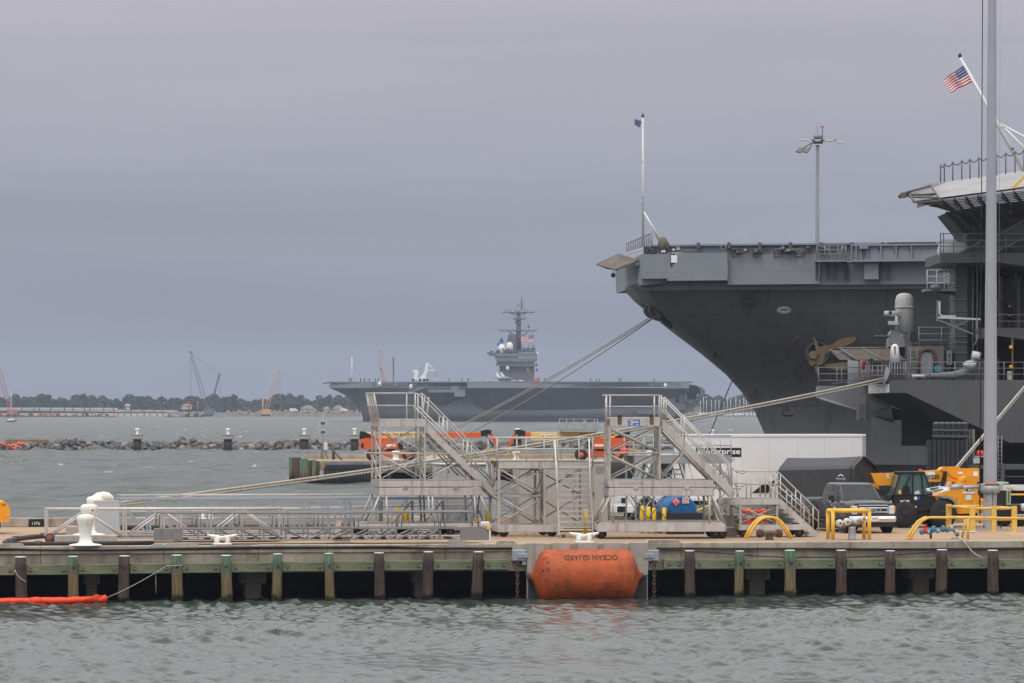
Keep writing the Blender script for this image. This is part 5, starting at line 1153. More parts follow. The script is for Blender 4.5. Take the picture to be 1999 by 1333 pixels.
    for k in range(16): x = R.uniform(1018, 1046); y = R.uniform(676, 682); SF.box('island_aerial', x, x + R.uniform(.5, 1.4), y - R.uniform(1, 8), 683, v + R.uniform(0, 6), v + 7, R.choice(['far_island', 'far_grey_dark']), isl)
    for y, x0, x1 in ((690.5, 970, 1046), (700.5, 968, 1048), (709, 972, 1042), (717, 978, 1040)):
        for k in range(9): x = x0 + (x1 - x0) * (k + R.random() * .6) / 9; SF.box('island_port', x, x + R.uniform(1, 3), y - .8, y + .9, v - (2.75 if y < 706 else 2.15 if y < 713 else .15), v, 'far_grey_dark', isl)
    SF.poly('stack', [(988.5, 684), (992, 652.5), (1008, 652.5), (1008, 684)], v + 3, v + 9, 'far_island', isl)
    mt_ = SF.tube('mast', (1012.2, 684, v + 5), (1012.2, 606, v + 5), 1.5, 'far_island', 10, 1.1); SF.tube('mast_pole', (1018.5, 604, v + 5), (1018.5, 579, v + 5), .45, 'far_grey_dark', 6, .25, under=mt_)
    for y, x0, x1 in ((609.5, 980.5, 1042.5), (622.5, 1001.5, 1026.5), (630.5, 1005, 1018), (645.5, 974, 1047)):
        SF.box('yard', x0, x1, y - .9, y + 1.2, v + 4.5, v + 5.5, 'far_island', mt_)
        SF.box('yard_platform', 1003 if y != 630.5 else 1006, 1021 if y != 630.5 else 1018, y - 1, y + 1.2, v + 3, v + 7, 'far_grey_dark', mt_)
        for k in range(11): x = x0 + (x1 - x0) * k / 10; SF.box('yard_aerial', x - .4, x + .4, y - R.uniform(2, 6), y, v + 4.8, v + 5.2, 'far_grey_dark', mt_)
    for a, b in (((994, 648), (1003, 653)), ((1030, 648), (1019, 656)), ((996, 611), (1006, 614)), ((1027, 611), (1018, 614))): SF.tube('yard_brace', (*a, v + 5), (*b, v + 5), .3, 'far_grey_dark', 5, under=mt_)
    for x, y, w, h in ((1011.5, 596, 3.2, 5), (998, 604.5, 2.4, 2.4), (1024.5, 604, 2.6, 2.8), (1032, 637, 5, 5), (1007, 604, 2, 2.2)): SF.mb('antenna', MB().sphere(SF.P((x, y, v + 5)), 1.0, 8, 6, (w / 7.8, .5, h / 7.8)), 'far_island', mt_)
    for y in (586, 592): SF.box('yard_small', 1015, 1022, y - .4, y + .5, v + 4.8, v + 5.2, 'far_grey_dark', mt_)
far_carrier()
flag_thing('signal_flag', 'bright blue signal flag flying left of the distant carrier island', Fr(974, FY + 24), ((969.5, 674), (979.5, 657.5), (983.5, 668), (971, 675.5)), 0, 'crest', .4, (('blue', 'field'), ('white', 'emblem')), 'flag_bright_blue')
flag_thing('battle_flag', 'red, white and blue flag flying right of the distant carrier mast', Fr(1030, FY + 24), ((1043, 653), (1017, 657.5), (1017, 666.5), (1040.5, 669)), 0, 'us', .4, (('red', 'red_stripes'), ('white', 'white_stripes'), ('blue', 'canton')))
def far_things():
    v = FY + 14
    # deck crane
    T = Thing('deck_crane', 'white mobile deck crane parked forward on the distant carrier', 'crane', Fr(826, v, zF(745)))
    T.poly('cab', [(805, 723), (808, 721.5), (815, 721.5), (817, 726), (814, 741), (808, 741), (809, 727), (805.5, 726)], 0, 2.5, 'far_white'); T.box('chassis', 806, 836, 737, 742, .2, 3, 'far_white')
    for px in (806.5, 820, 828, 834): T.lathe('wheel', [(.75, -.3), (.75, .3)], T.fr.pt(px, 741.5), 'far_black', 12, 'y')
    T.poly('boom', [(819, 738), (828, 727), (831, 709), (833, 707.5), (836, 709), (834, 727), (829, 738)], .8, 2, 'far_white'); T.tube('jib', (835, 722.5, 1), (850, 723, 1), .3, 'far_white', 6); T.tube('jib_stay', (833, 708.5, 1), (849, 722, 1), .25, 'far_white', 6); T.tube('boom_stay', (817, 724, 1), (830, 711, 1), .12, 'far_grey_dark', 5); T.tube('hook_line', (849.5, 723, 1), (849.5, 739, 1), .08, 'far_grey_dark', 5); T.mb('hook', MB().sphere(T.fr.pt(849.5, 740, 1), .4, 8, 6), 'far_white')
    # parked jet
    T = Thing('jet_aircraft', 'pale grey jet parked beside the distant carrier island', 'jet', Fr(985, FY + 12, zF(745)))
    T.mb('fuselage', MB().path([T.fr.pt(1002, 739, 0), T.fr.pt(994, 737.5, 0), T.fr.pt(984, 738, 0), T.fr.pt(972, 738.5, 0)], [.2, .7, .9, .75], 10), 'far_grey_light'); T.poly('wing', [(964, 738.5), (978, 736.8), (994, 738.2), (978, 739.8)], -3, 3, 'far_grey_light')
    for a in (0, 9): T.poly('tail_fin', [(971 + a, 737), (967 + a, 727), (970 + a, 726), (979 + a, 737)], -1 + a * .2, -.8 + a * .2, 'far_white')
    T.mb('canopy', MB().sphere(T.fr.pt(994.5, 735.5, 0), .6, 8, 6, (1.8, .8, .8)), 'glass')
    for px in (974, 990): T.box('gear', px, px + .8, 740, 744.5, -.5, .5, 'far_grey_dark')
    # line of deck tractors and gear
    for i, (x0, x1, m, l) in enumerate(((946, 956, 'far_white', 'left end of the row'), (960, 970, 'far_white', 'left of the parked jet'), (998, 1008, 'far_white', 'right of the parked jet'), (1010, 1023, 'far_white', 'right end of the row'))):
        T = Thing('deck_tractor', 'low white deck tractor at the foot of the distant island, ' + l, 'tractor', Fr(x0, FY + 6, zF(745)), 'deck tractors'); T.box('body', x0, x1, 741.8, 744, 0, 2, m); T.box('seat', x0 + 2, x0 + 4, 740.6, 741.8, 0, 2, 'far_grey')
        for px in (x0 + 2, x1 - 2): T.lathe('wheel', [(.4, -.2), (.4, .2)], T.fr.pt(px, 744, -.1), 'far_black', 8, 'y')
    T = Thing('fork_truck', 'orange fork truck and crates right of the distant carrier island', 'forklift', Fr(1046, FY + 8, zF(745))); T.box('body', 1041, 1054, 738, 744, 0, 3, 'lift_orange'); T.box('mast', 1045, 1046.4, 735, 742, -.5, 3, 'yellow'); T.box('load', 1047, 1053.6, 737.4, 743, -.6, -.1, 'crane_red')
    ppl = [(682, 'farther left of the two at the bow staff'), (686, 'nearer right of the two at the bow staff'), (704, 'left one of the forward group'), (707, 'in yellow in the forward group'), (711.5, 'right one of the forward group'), (721, 'alone right of the forward group'), (733, 'left of the pair at the gun mount'), (738, 'right of the pair at the gun mount'), (877, 'alone between crane and jet'), (902, 'left of the two ahead of the jet'), (914, 'right of the two ahead of the jet'), (1063, 'right of the orange fork truck'), (1153, 'first behind the upper mooring rope'), (1164, 'crouching amid the aft deck'), (1170, 'second crouching amid the aft deck'), (1208, 'left of the pair far aft'), (1212, 'right of the pair far aft'), (1277, 'alone near the stern')]
    for px, l in ppl:
        fr = Fr(px, FY + 8, zF(744.7)); T = Thing('person', ('tiny figure in yellow' if 'yellow' in l else 'tiny dark figure') + ' on the distant deck, ' + l.replace(' in yellow', ''), 'person', fr, 'sailors on the distant deck')
        k = .72 if 'crouch' in l else 1.0
        b = MB(); b.lathe([(.16, 0), (.19, .4), (.17, .8 * k), (.24, .95 * k), (.28, 1.35 * k), (.22, 1.52 * k), (.08, 1.58 * k), (.12, 1.66 * k), (.13, 1.8 * k), (.03, 1.88 * k)], (0, 0, 0), 10)
        T.mb('body', b, 'cloth_yellow' if 'yellow' in l else 'cloth_navy')
    # sailing yacht
    T = Thing('sailboat', 'small white sailboat with bare mast at the left edge', 'sailboat', Fr(22, 1960)); p = T.fr.pt
    T.mb('hull', MB().loft([[p(9, 822, 0), p(9, 822, .3), p(9.3, 824.5, .15)], [p(16, 820.3, -1.3), p(16, 820.3, 1.3), p(16, 825.2, 0)], [p(27, 819.8, -1.3), p(27, 819.8, 1.3), p(27, 825.2, 0)], [p(33, 819.2, -.9), p(33, 819.2, .9), p(32.5, 824.5, 0)]], True, True, True), 'far_white')
    T.poly('cabin', [(14, 820.5), (17, 817.6), (25, 817.2), (27, 820)], -.8, .8, 'far_white'); T.tube('mast', (22, 819), (21.6, 763), .12, 'far_white', 6); T.tube('boom', (22, 816), (31, 815.6), .14, 'gangway_grey', 6)
    for a, b in (((21.7, 764), (32.5, 819)), ((21.7, 764), (10, 821)), ((21.7, 772), (24, 819))): T.tube('stay', a, b, .05, 'far_grey_dark', 4)
    # marina masts at the right
    R = random.Random(6)
    for i in range(15):
        px = 1366 + i * 7.7 + R.uniform(-2, 2); top = R.uniform(772, 784)
        T = Thing('moored_yacht', 'white yacht with bare mast in the far marina, %s from the left' % ['first', 'second', 'third', 'fourth', 'fifth', 'sixth', 'seventh', 'eighth', 'ninth', 'tenth', 'eleventh', 'twelfth', 'thirteenth', 'fourteenth', 'fifteenth'][i], 'yacht', Fr(px, 3090), 'yachts in the far marina')
        T.poly('hull', [(px - 4, 806.5), (px + 4, 806), (px + 3.2, 810.5), (px - 3, 810.5)], -1.2, 1.2, 'far_white'); T.tube('mast', (px, 807), (px, top), .17, 'far_white', 5)
    # lattice crane booms
    def crane(label, base, tip, m, Y, w0=1.5, extra=None, group='construction cranes on the far shore'):
        fr = Fr(base[0], Y, 3.0); T = Thing('lattice_crane', label, 'crane', fr, group)
        A, B = Vector(fr.pt(*base)), Vector(fr.pt(*tip)); d = (B - A); L_ = d.length; d.normalize(); sx = Vector((0, 1, 0)); sz = d.cross(sx).normalized()
        b = MB(); n = int(L_ / 2.4)
        def cp(i, f): w = w0 * (1 - .45 * abs(2 * f - .8) ** 2); return A.lerp(B, f) + (sx * (1 if i in (0, 1) else -1) + sz * (1 if i in (0, 3) else -1)) * w * .5
        for i in range(4): b.path([cp(i, k / n) for k in range(n + 1)], .14, 4)
        for k in range(n):
            for i in range(4): b.bar(cp(i, k / n), cp((i + 1) % 4, (k + 1) / n), .1, .1)
        T.mb('boom', b, m); T.mb('boom_head', MB().sphere(B, .9, 8, 6), m)
        c = fr.pt(base[0], base[1]); T.mb('cab', MB().box(c.x - 2.6, c.x + 4.2, -2, 2, -1.0, 2.6, .2), m); T.mb('tracks', MB().box(c.x - 3.4, c.x + 3.4, -2.6, 2.6, -2.2, -1.05, .3), 'far_black')
        if extra: extra(T)
        return T
    crane('red lattice crane boom cut off by the left edge', (22, 805), (-16, 672), 'crane_red', 2950, 2.4)
    def ex2(T):
        T.tube('pendant', (373, 690), (429, 730), .12, 'crane_blue', 4); T.tube('hoist_line', (372, 691), (372.5, 778), .12, 'crane_blue', 4); T.bar('gantry_mast', (417, 772), (429, 729), 1.4, 1.0, 'crane_blue'); T.tube('gantry_line', (429.5, 730), (430, 775), .12, 'crane_blue', 4); T.box('counterweight', 424, 435, 797, 805, -1.5, 1.5, 'far_black')
    crane('tall dark blue lattice crane with slanting stay lines', (406, 803), (372, 687), 'crane_blue', 2950, 2.4, ex2)
    def ex3(T): T.tube('hoist_line', (546.5, 726), (547, 800), .12, 'crane_blue', 4); T.tube('leader', (513, 806), (513, 778), .5, 'crane_orange', 6)
    crane('orange lattice crane leaning right above the rock bank', (518, 802), (545, 722), 'crane_orange', 2950, 2.4, ex3)
    crane('pale orange crane boom rising behind the distant carrier bow', (762, 790), (742, 683), 'crane_orange', 2900, 3.0, lambda T: T.tube('hoist_line', (741.5, 688), (742, 740), .12, 'crane_blue', 4))
    crane('short purple red crane boom beside the pale orange one', (764, 790), (744, 719), 'crane_red', 2880, 2.0)
    # trestle bridge
    T = Thing('trestle_bridge', 'long low concrete bridge under construction at the far left', 'bridge', Fr(150, 3020))
    T.bar('deck', (-150, 798.5), (345, 802.5), 12, 1.6, 'bridge_concrete', up=(0, 0, 1)); T.bar('parapet', (-150, 796.6, -6), (230, 797.6, -6), .4, 1.2, 'house_white', up=(0, 0, 1))
    for i, px in enumerate((-40, 28, 103, 180, 205, 230, 243, 256, 268, 281, 293, 306, 318)):
        T.box('pier_cap', px - 2.5, px + 2.5, 801.5 + px * .006, 804.5, -5, 5, 'bridge_concrete'); T.box('pier_column', px - 1, px + 1, 804, 818, -4, -2.4, 'bridge_concrete'); T.box('pier_column', px - 1, px + 1, 804, 818, 2.4, 4, 'bridge_concrete')
    for i in range(15): px = 40 + i * 20 + R.uniform(-6, 6); T.box('form_post', px, px + 1.4, 797 - R.uniform(2, 4), 802, -6.6, -5.6, 'far_black')
    for x0, x1, y0, m, l in ((-40, 45, 810, 'barge_red', 'leftmost, behind the sailboat'), (48, 102, 811, 'barge_red', 'left of the second bridge pier'), (104, 178, 811.5, 'barge_red', 'in the middle of the bridge'), (182, 224, 812, 'barge_red', 'with red and yellow gear'), (322, 398, 813, 'far_black', 'below the tall blue crane')):
        T = Thing('work_barge', 'low dark work barge with clutter, ' + l, 'barge', Fr((x0 + x1) / 2, 2960), 'work barges by the bridge'); T.box('hull', x0, x1, y0, 816.5, -6, 6, m)
        for k in range(int((x1 - x0) / 6)):
            px = R.uniform(x0, x1 - 5); h = R.uniform(2, 6); T.box('deck_cargo', px, px + R.uniform(2, 7), y0 - h, y0, -4, 3, R.choice(['barge_red', 'crane_orange', 'far_grey', 'yellow', 'house_white', 'far_black', 'wood_brown']))
        if x0 == 322:
            for px in (369, 386): T.tube('spud_pile', (px, 812), (px, 783), .6, 'barge_red', 6)
    # houses on the shore
    for px, w, y0, y1, m, l in ((600, 28, 791, 804, 'roof_grey', 'widest, with a grey hipped roof'), (637, 15, 793, 804, 'roof_grey', 'small, just left of the carrier bow'), (660, 24, 791, 804, 'roof_grey', 'half hidden behind the carrier bow'), (364, 22, 788, 796, 'crane_orange', 'with a reddish roof near the tall crane'), (248, 12, 788, 796, 'house_white', 'small and white behind the bridge'), (1362, 20, 793, 806, 'wood_brown', 'beside the distant carrier stern')):
        T = Thing('shore_house', 'far house on the shore, ' + l, 'house', Fr(px, 3175), 'houses on the far shore'); h = (y1 - y0)
        T.box('wall', px - w / 2 + 1.5, px + w / 2 - 1.5, y0 + h * .5, y1 + 3, 0, 10, 'house_white'); T.poly('roof', [(px - w / 2, y0 + h * .52), (px - w * .12, y0), (px + w * .12, y0), (px + w / 2, y0 + h * .52)], -1, 11, m)
        for k in range(3): T.box('window', px - w / 3 + k * w / 3 - 1, px - w / 3 + k * w / 3 + 1, y0 + h * .62, y0 + h * .85, -.1, 0, 'far_black')
    for px, w, l in ((573, 16, 'left of the hipped roof house'), (672, 14, 'right of the hipped roof house')):
        T = Thing('white_lorry', 'white lorry parked on the far bank, ' + l, 'lorry', Fr(px, 3150), 'lorries on the far bank'); T.box('box', px - w / 2, px + w / 4, 797, 803, 0, 3, 'far_white'); T.box('cab', px + w / 4 + .2, px + w / 2, 798.5, 803, 0, 3, 'far_white')
        for q in (px - w / 3, px + w / 3): T.lathe('wheel', [(.6, -.2), (.6, .2)], T.fr.pt(q, 803.6, -.2), 'far_black', 8, 'y')
    bits = MB()
    for i in range(80): px = R.uniform(395, 715); y = R.uniform(802.5, 806.5); w = R.uniform(1, 5); p_ = Fr(px, 3145).pt(px, y); x = (px - CX) / F * 3145; bits.box(x, x + w * .4, 3145, 3147, p_.z - .3, p_.z + R.uniform(.4, 1.6))
    o = bits.build('site_clutter', 'crane_orange'); tag(o, 'orange barriers and construction clutter strewn along the far bank', 'barriers', kind='stuff')
far_things()
# ================================================================ the second pier with the boom lifts
p2 = Fr(632, 384.0, 0.0, PA)
def second_pier():
    T = Thing('second_pier', 'concrete pier beyond the near one carrying the orange boom lifts', 'pier', p2)
    x1 = p2.x(1720)
    T.mb('deck', MB().box(.05, x1, .4, 22, 1.2, 2.0), 'deck_tan'); T.mb('edge_beam', MB().box(0, x1, 0, .5, 1.35, 2.12, .03), 'concrete'); T.mb('back_kerb', MB().box(.6, x1, 21.4, 22, 2.0, 2.42, .03), 'concrete')
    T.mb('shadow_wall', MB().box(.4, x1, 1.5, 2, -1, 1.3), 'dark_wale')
    T.mb('end_beam', MB().box(-.2, .05, .3, 22, 1.2, 2.05), 'plank_tan')
    T.mb('gravel_edge', MB().box(.1, p2.x(740), -.25, -.003, 1.7, 2.06, .04), 'rock_pale' if 'rock_pale' in M else 'concrete_grey'); T.mb('black_beam', MB().box(.1, p2.x(742), -.45, -.252, 1.28, 1.72, .03), 'dark_wale')
    n = 19
    for i in range(n): T.tube('fender_pile', (634 + i * 5.6, 912, -.3), (634 + i * 5.6, 955, -.3), .125, 'dark_wale', 8)
    T.mb('timber_wale', MB().box(p2.x(743), p2.x(1240), -.3, -.02, .95, 1.4, .02), 'wale_wood')
    for px in range(760, 1240, 48):
        T.tube('fender_pile', (px, 905, -.5), (px, 955, -.5), .17, 'pile_brown' if px % 96 else 'pile_green', 10)
    R = random.Random(12)
    E = Thing('pile_cluster', 'cluster of green and brown timber piles at the corner of the second pier', 'pile cluster', p2)
    k = 0
    for i in range(11):
        v = 20 - i * 1.9
        for j in range(2):
            x = -.45 - .35 * j + R.uniform(-.1, .1); r = R.uniform(.19, .24)
            E.mb('pile', MB().lathe([(r, -1), (r, 2.0 + R.uniform(-.1, .25))], (x, v + R.uniform(-.2, .2), 0), 10), 'pile_green' if R.random() < .65 else 'pile_brown'); k += 1
    # solar sign post and box on the pier corner
    S = Thing('solar_sign', 'slim post with two small dark solar panels in white frames', 'sign post', Fr(630, 400, 2.05)); S.tube('post', (630, 897), (630, 806), .05, 'gangway_grey', 6)
    for y in (822, 839.5): S.box('frame', 624, 637, y - .5, y + 8, -.1, 0, 'ciws_white'); S.box('panel', 625.5, 635.5, y + .8, y + 6.8, -.12, -.1, 'far_grey_dark')
    B = Thing('control_box', 'white control box on a thin stand at the end of the second pier', 'control box', Fr(636, 396, 2.05)); B.box('box', 632.5, 639, 863, 878, -.2, .2, 'ciws_white'); B.path('conduit', [(627, 896), (627, 880), (630, 877), (633, 879)], .04, 'stern_grey', 6); B.tube('leg', (637, 878), (640, 897), .03, 'stern_grey', 6); B.tube('leg', (634, 878), (636, 892), .03, 'dark_steel', 6)
    C = Thing('steel_post', 'dark steel post with a slanting brace on the second pier', 'post', Fr(651, 394, 2.05)); C.tube('post', (651, 897), (651, 866), .16, 'stern_grey', 10); C.tube('brace', (652, 881), (668, 899), .07, 'dark_steel', 6); C.tube('inner_post', (652.5, 897), (652.5, 870), .06, 'ink_black', 6)
    for px, l in ((773, 'under the left boom lift'), (1007, 'between the boom lifts'), (1268, 'right of the right boom lift')):
        Q = Thing('bollard', 'white mooring bollard on the second pier ' + l, 'bollard', Fr(px, 388, 2.1), 'bollards on the second pier'); Q.mb('post', MB().lathe([(.5, 0), (.32, .08), (.27, .35), (.34, .6), (.42, .72), (.36, .86), (.05, .9)], (0, 0, 0), 14), 'bollard_white')
    for x0, x1, l in ((820, 846, 'left'), (850, 877, 'right')):
        Q = Thing('jersey_barrier', 'white concrete barrier with yellow top, %s of the two' % l, 'barrier', Fr(x0, 387, 2.1), 'barriers on the second pier'); Q.box('body', x0, x1, 889.5, 899, 0, .5, 'ciws_white'); Q.box('top', x0, x1, 886.5, 889.3, 0.02, .48, 'yellow')
    # red tank with yellow hoses
    Q = Thing('hose_reel', 'red reel with yellow hoses and blue valves on the second pier', 'hose reel', Fr(1218, 388, 2.1)); Q.lathe('reel', [(.1, -.4), (.44, -.38), (.44, .38), (.1, .4)], Q.fr.pt(1219, 883), 'red_paint', 14, 'x'); Q.box('valve_block', 1224, 1246, 889, 893, -.3, .3, 'blue_valve'); Q.path('hose', [(1205, 894), (1211, 884), (1222, 878), (1236, 877), (1250, 882), (1257, 891)], .06, 'yellow', 6)
    Q = Thing('yellow_hose', 'yellow hose arching over equipment between the boom lifts', 'hose', Fr(1000, 388, 2.1)); Q.path('hose', [(938, 892), (944, 882), (952, 877), (960, 878), (963, 886)], .06, 'yellow', 6); Q.path('hose_tail', [(984, 895), (992, 884), (1000, 881), (1012, 884), (1022, 893)], .06, 'yellow', 6); Q.box('tan_sign', 998, 1010, 888, 895, -.2, -.1, 'plank_tan')
    Q = Thing('work_platform', 'grey railed work platform seen above the right boom lift', 'platform', Fr(1128, 396, 2.1))
    Q.box('floor', 1091, 1167, 836, 841, -.6, 1.2, 'gangway_grey')
    for px in (1092, 1106, 1120, 1140, 1143, 1160, 1166): Q.tube('post', (px, 840), (px, 817.5), .035, 'galvanised', 6)
    for py in (818, 826): Q.tube('rail', (1092, py), (1166, py), .03, 'galvanised', 6)
    for px in (1095, 1163): Q.tube('leg', (px, 841), (px, 899), .05, 'galvanised', 6)
    Q.tube('cross_brace', (1095, 843), (1163, 897), .035, 'galvanised', 6)
second_pier()
def boom_lift(label, Y, flip, x0, group='orange boom lifts'):
    """x0: rear of the turntable hood in photo pixels; flip = -1 when the boom points left"""
    fr = Fr(x0, Y, 2.0); T = Thing('boom_lift', label, 'boom lift', fr, group); s = Y / F
    def X(d): return x0 + flip * d
    def bx(name, a, b, y0, y1, v0, v1, m, bev=.03, under=None): return T.box(name, min(X(a), X(b)), max(X(a), X(b)), y0, y1, v0, v1, m, under, bev)
    h = T.poly('hood', [(X(0), 859.5), (X(2), 857), (X(12), 855), (X(66), 855), (X(72), 858), (X(75), 864), (X(75), 873), (X(72), 876), (X(0), 876)], -1.2, 1.2, 'lift_orange')
    bx('hood_panel', 0, 11, 859, 876.4, -1.23, 1.23, 'lift_orange', .02, h); bx('hood_vent', 3, 8, 865, 874, -1.26, -1.2, 'black_paint', 0, h); bx('hood_label', 52, 70, 867, 871.5, -1.23, -1.2, 'ink_white', 0, h)
    bx('engine', 75.5, 84, 862, 877, -1, 1, 'black_paint')
    bx('turntable', 20, 70, 876.4, 880, -.8, .8, 'black_paint'); bx('chassis', 28, 98, 880, 891.5, -1.0, 1.0, 'lift_orange', .05)
    for d in (26, 96):
        for v in (-1.35, 1.05): T.lathe('wheel', [(.3, v), (.56, v + .04), (.6, v + .12), (.6, v + .32), (.52, v + .36)], fr.pt(X(d), 887.5), 'black_rubber', 18, 'y'); T.lathe('hub', [(.05, v - .02), (.26, v - .01), (.26, v + .03)], fr.pt(X(d), 887.5), 'lift_orange', 12, 'y')
    b = T.poly('boom', [(X(0), 842), (X(8), 842), (X(30), 852.5), (X(30), 860), (X(0), 860)], -.35, .35, 'black_paint')
    T.mb('boom_section', MB().box(*sorted((fr.x(X(14)), fr.x(X(132)))), -.3, .3, fr.pt(X(0), 855).z, fr.pt(X(0), 843).z, .03), 'lift_cream'); T.mb('boom_section', MB().box(*sorted((fr.x(X(132.2)), fr.x(X(240 if flip > 0 else 207)))), -.23, .23, fr.pt(X(0), 852.5).z, fr.pt(X(0), 843.5).z, .03), 'lift_orange')
    T.mb('boom_section', MB().box(*sorted((fr.x(X(120)), fr.x(X(236 if flip > 0 else 204)))), -.28, -.231, fr.pt(X(0), 854.5).z, fr.pt(X(0), 850.5).z), 'lift_orange')
    e = 0 if flip > 0 else -32
    T.poly('boom_nose', [(X(236 + e), 841), (X(250 + e), 838), (X(258 + e), 840), (X(256 + e), 846), (X(246 + e), 851), (X(238 + e), 852)], -.3, .3, 'black_paint')
    T.bar('jib', (X(253 + e), 842), (X(270 + e), 871), .3, .32, 'lift_orange', up=(0, 1, 0)); T.tube('jib_cylinder', (X(247 + e), 849), (X(262 + e), 872), .07, 'dark_steel', 8)
    e2 = 0 if flip > 0 else -30
    k = bx('basket_floor', 262 + e2, 305 + e2, 889, 891, -.6, .6, 'gangway_steel', 0)
    for d in (262 + e2, 276 + e2, 290 + e2, 304 + e2):
        for v in (-.6, .6): T.tube('basket_post', (X(d), 890, v), (X(d), 872, v), .03, 'gangway_grey', 6)
    for y in (872, 881):
        for v in (-.6, .6): T.tube('basket_rail', (X(262 + e2), y, v), (X(304 + e2), y, v), .03, 'gangway_grey', 6)
    tx = (18, 106) if flip > 0 else (104, 0)
    if flip > 0: T.text('lettering', 'JLG ULTRA BOOM', X(34), X(104), 846, 852.5, -.304, 'ink_black', bold=.02, shear=.2)
    else:
        T.text('lettering', 'JLG ULTRA BOOM', X(100), X(30), 845.5, 852.5, -.304, 'ink_black', bold=.02, shear=.2); bx('label', 144, 174, 847.5, 853.5, -.305, -.285, 'ink_white', 0); T.text('lettering', 'ATLANTIC', X(166), X(145.5), 849, 852.2, -.309, 'ink_black', bold=.02); bx('label', 173, 168, 849.4, 852, -.309, -.306, 'red_paint', 0)
        T.mb('boom_section', MB().box(*sorted((fr.x(X(132)), fr.x(X(194)))), -.285, .285, fr.pt(X(0), 860).z, fr.pt(X(0), 843.2).z, .03), 'lift_cream')
boom_lift('orange boom lift at left facing right, partly behind the tall stair tower', 396.0, 1, 702)
boom_lift('orange boom lift at right facing left with a white company label', 397.0, -1, 1230)
def yokohama():
    T = Thing('floating_fender', 'big black cylindrical floating fender beyond the grey cabinets', 'fender', Fr(1215, 352, 0)); c = T.fr.pt(1180, 934)
    T.mb('body', MB().lathe([(.3, -3.6), (1.0, -3.2), (1.45, -2.3), (1.45, 1.6), (1.1, 2.5), (.35, 2.9)], (c.x + .6, 0, 1.0), 24, 'x'), 'black_rubber'); T.mb('hub', MB().lathe([(.33, 2.85), (.33, 3.15), (.12, 3.2)], (c.x + .6, 0, 1.0), 12, 'x'), 'dark_steel'); T.path('chain', [(1232, 925, 0), (1240, 915, 1), (1252, 905, 3)], .07, 'rust_steel', 6)
yokohama()
# ================================================================ aluminium stair towers and platforms on the pier
class Rig(Thing):
    """a scaffold with a near face in photo pixels; parts repeat on the far face d metres behind"""
    def D(s, p, d): q = Vector(s.fr.pt(p[0], p[1], 0)); q.y += d; return q
    def rod(s, name, p, q, r, m, d=0.0, n=8, under=None): return s.mb(name, MB().tube(s.D(p, d), s.D(q, d), r, n), m, under)
    def deep(s, name, p, d0, d1, r, m, n=8): return s.mb(name, MB().tube(s.D(p, d0), s.D(p, d1), r, n), m)
    def beam(s, name, x0, x1, y0, y1, d0, d1, m, bev=.008, under=None): return s.box(name, x0, x1, y0, y1, d0, d1, m, under, bev) if d0 == 0 else s._beam(name, x0, x1, y0, y1, d0, d1, m, bev, under)
    def _beam(s, name, x0, x1, y0, y1, d0, d1, m, bev, under):
        a, b = s.fr.pt(x0, y1, 0), s.fr.pt(x1, y0, 0); return s.mb(name, MB().box(a.x, b.x, d0, d1, a.z, b.z, bev), m, under)
    def caster(s, px, d, r=.17):
        c = s.fr.pt(px, 0, 0); w = s.mb('wheel', MB().lathe([(r * .5, -.05), (r, -.045), (r, .045), (r * .5, .05)], (c.x, d, r + .002), 16, 'y'), 'black_rubber')
        s.mb('hub', MB().lathe([(r * .35, -.065), (r * .35, .065)], (c.x, d, r + .002), 10, 'y'), 'rust_steel', w); s.mb('fork', MB().box(c.x - .06, c.x + .06, d - .09, d + .09, r * 1.1, .3), 'rust_steel', w)
    def stair(s, a, b, rails, d0, d1, w=.26, m='aluminium_plate', steps=11, posts=()):
        A, B = Vector(s.fr.pt(*a)), Vector(s.fr.pt(*b))
        for d in (d0, d1): s.mb('stringer', MB().bar(A + Vector((0, d, 0)), B + Vector((0, d, 0)), .06, w, (0, 0, 1)), m)
        for i in range(1, steps):
            c = A.lerp(B, i / steps); s.mb('tread', MB().box(c.x - .13, c.x + .13, d0 + .035, d1 - .035, c.z - .02, c.z + .02), 'aluminium_dark')
        for d in (d0, d1):
            for pts in rails: s.mb('hand_rail', MB().path([s.D(p, d) for p in pts], .028, 8), 'aluminium')
            for p, q in posts: s.rod('rail_post', p, q, .025, 'aluminium', d)
def xbrace(T, x0, x1, y0, y1, d, r, m):
    T.rod('brace', (x0, y0), (x1, y1), r, m, d); T.rod('brace', (x0, y1), (x1, y0), r, m, d - r * 2.2 if d > 0 else d + r * 2.2)
def end_brace(T, px, y0, y1, d, r, m, flip=False):
    A, B = T.D((px, y0), 0 if not flip else d), T.D((px, y1), d if not flip else 0); T.mb('brace', MB().tube(A, B, r, 8), m)
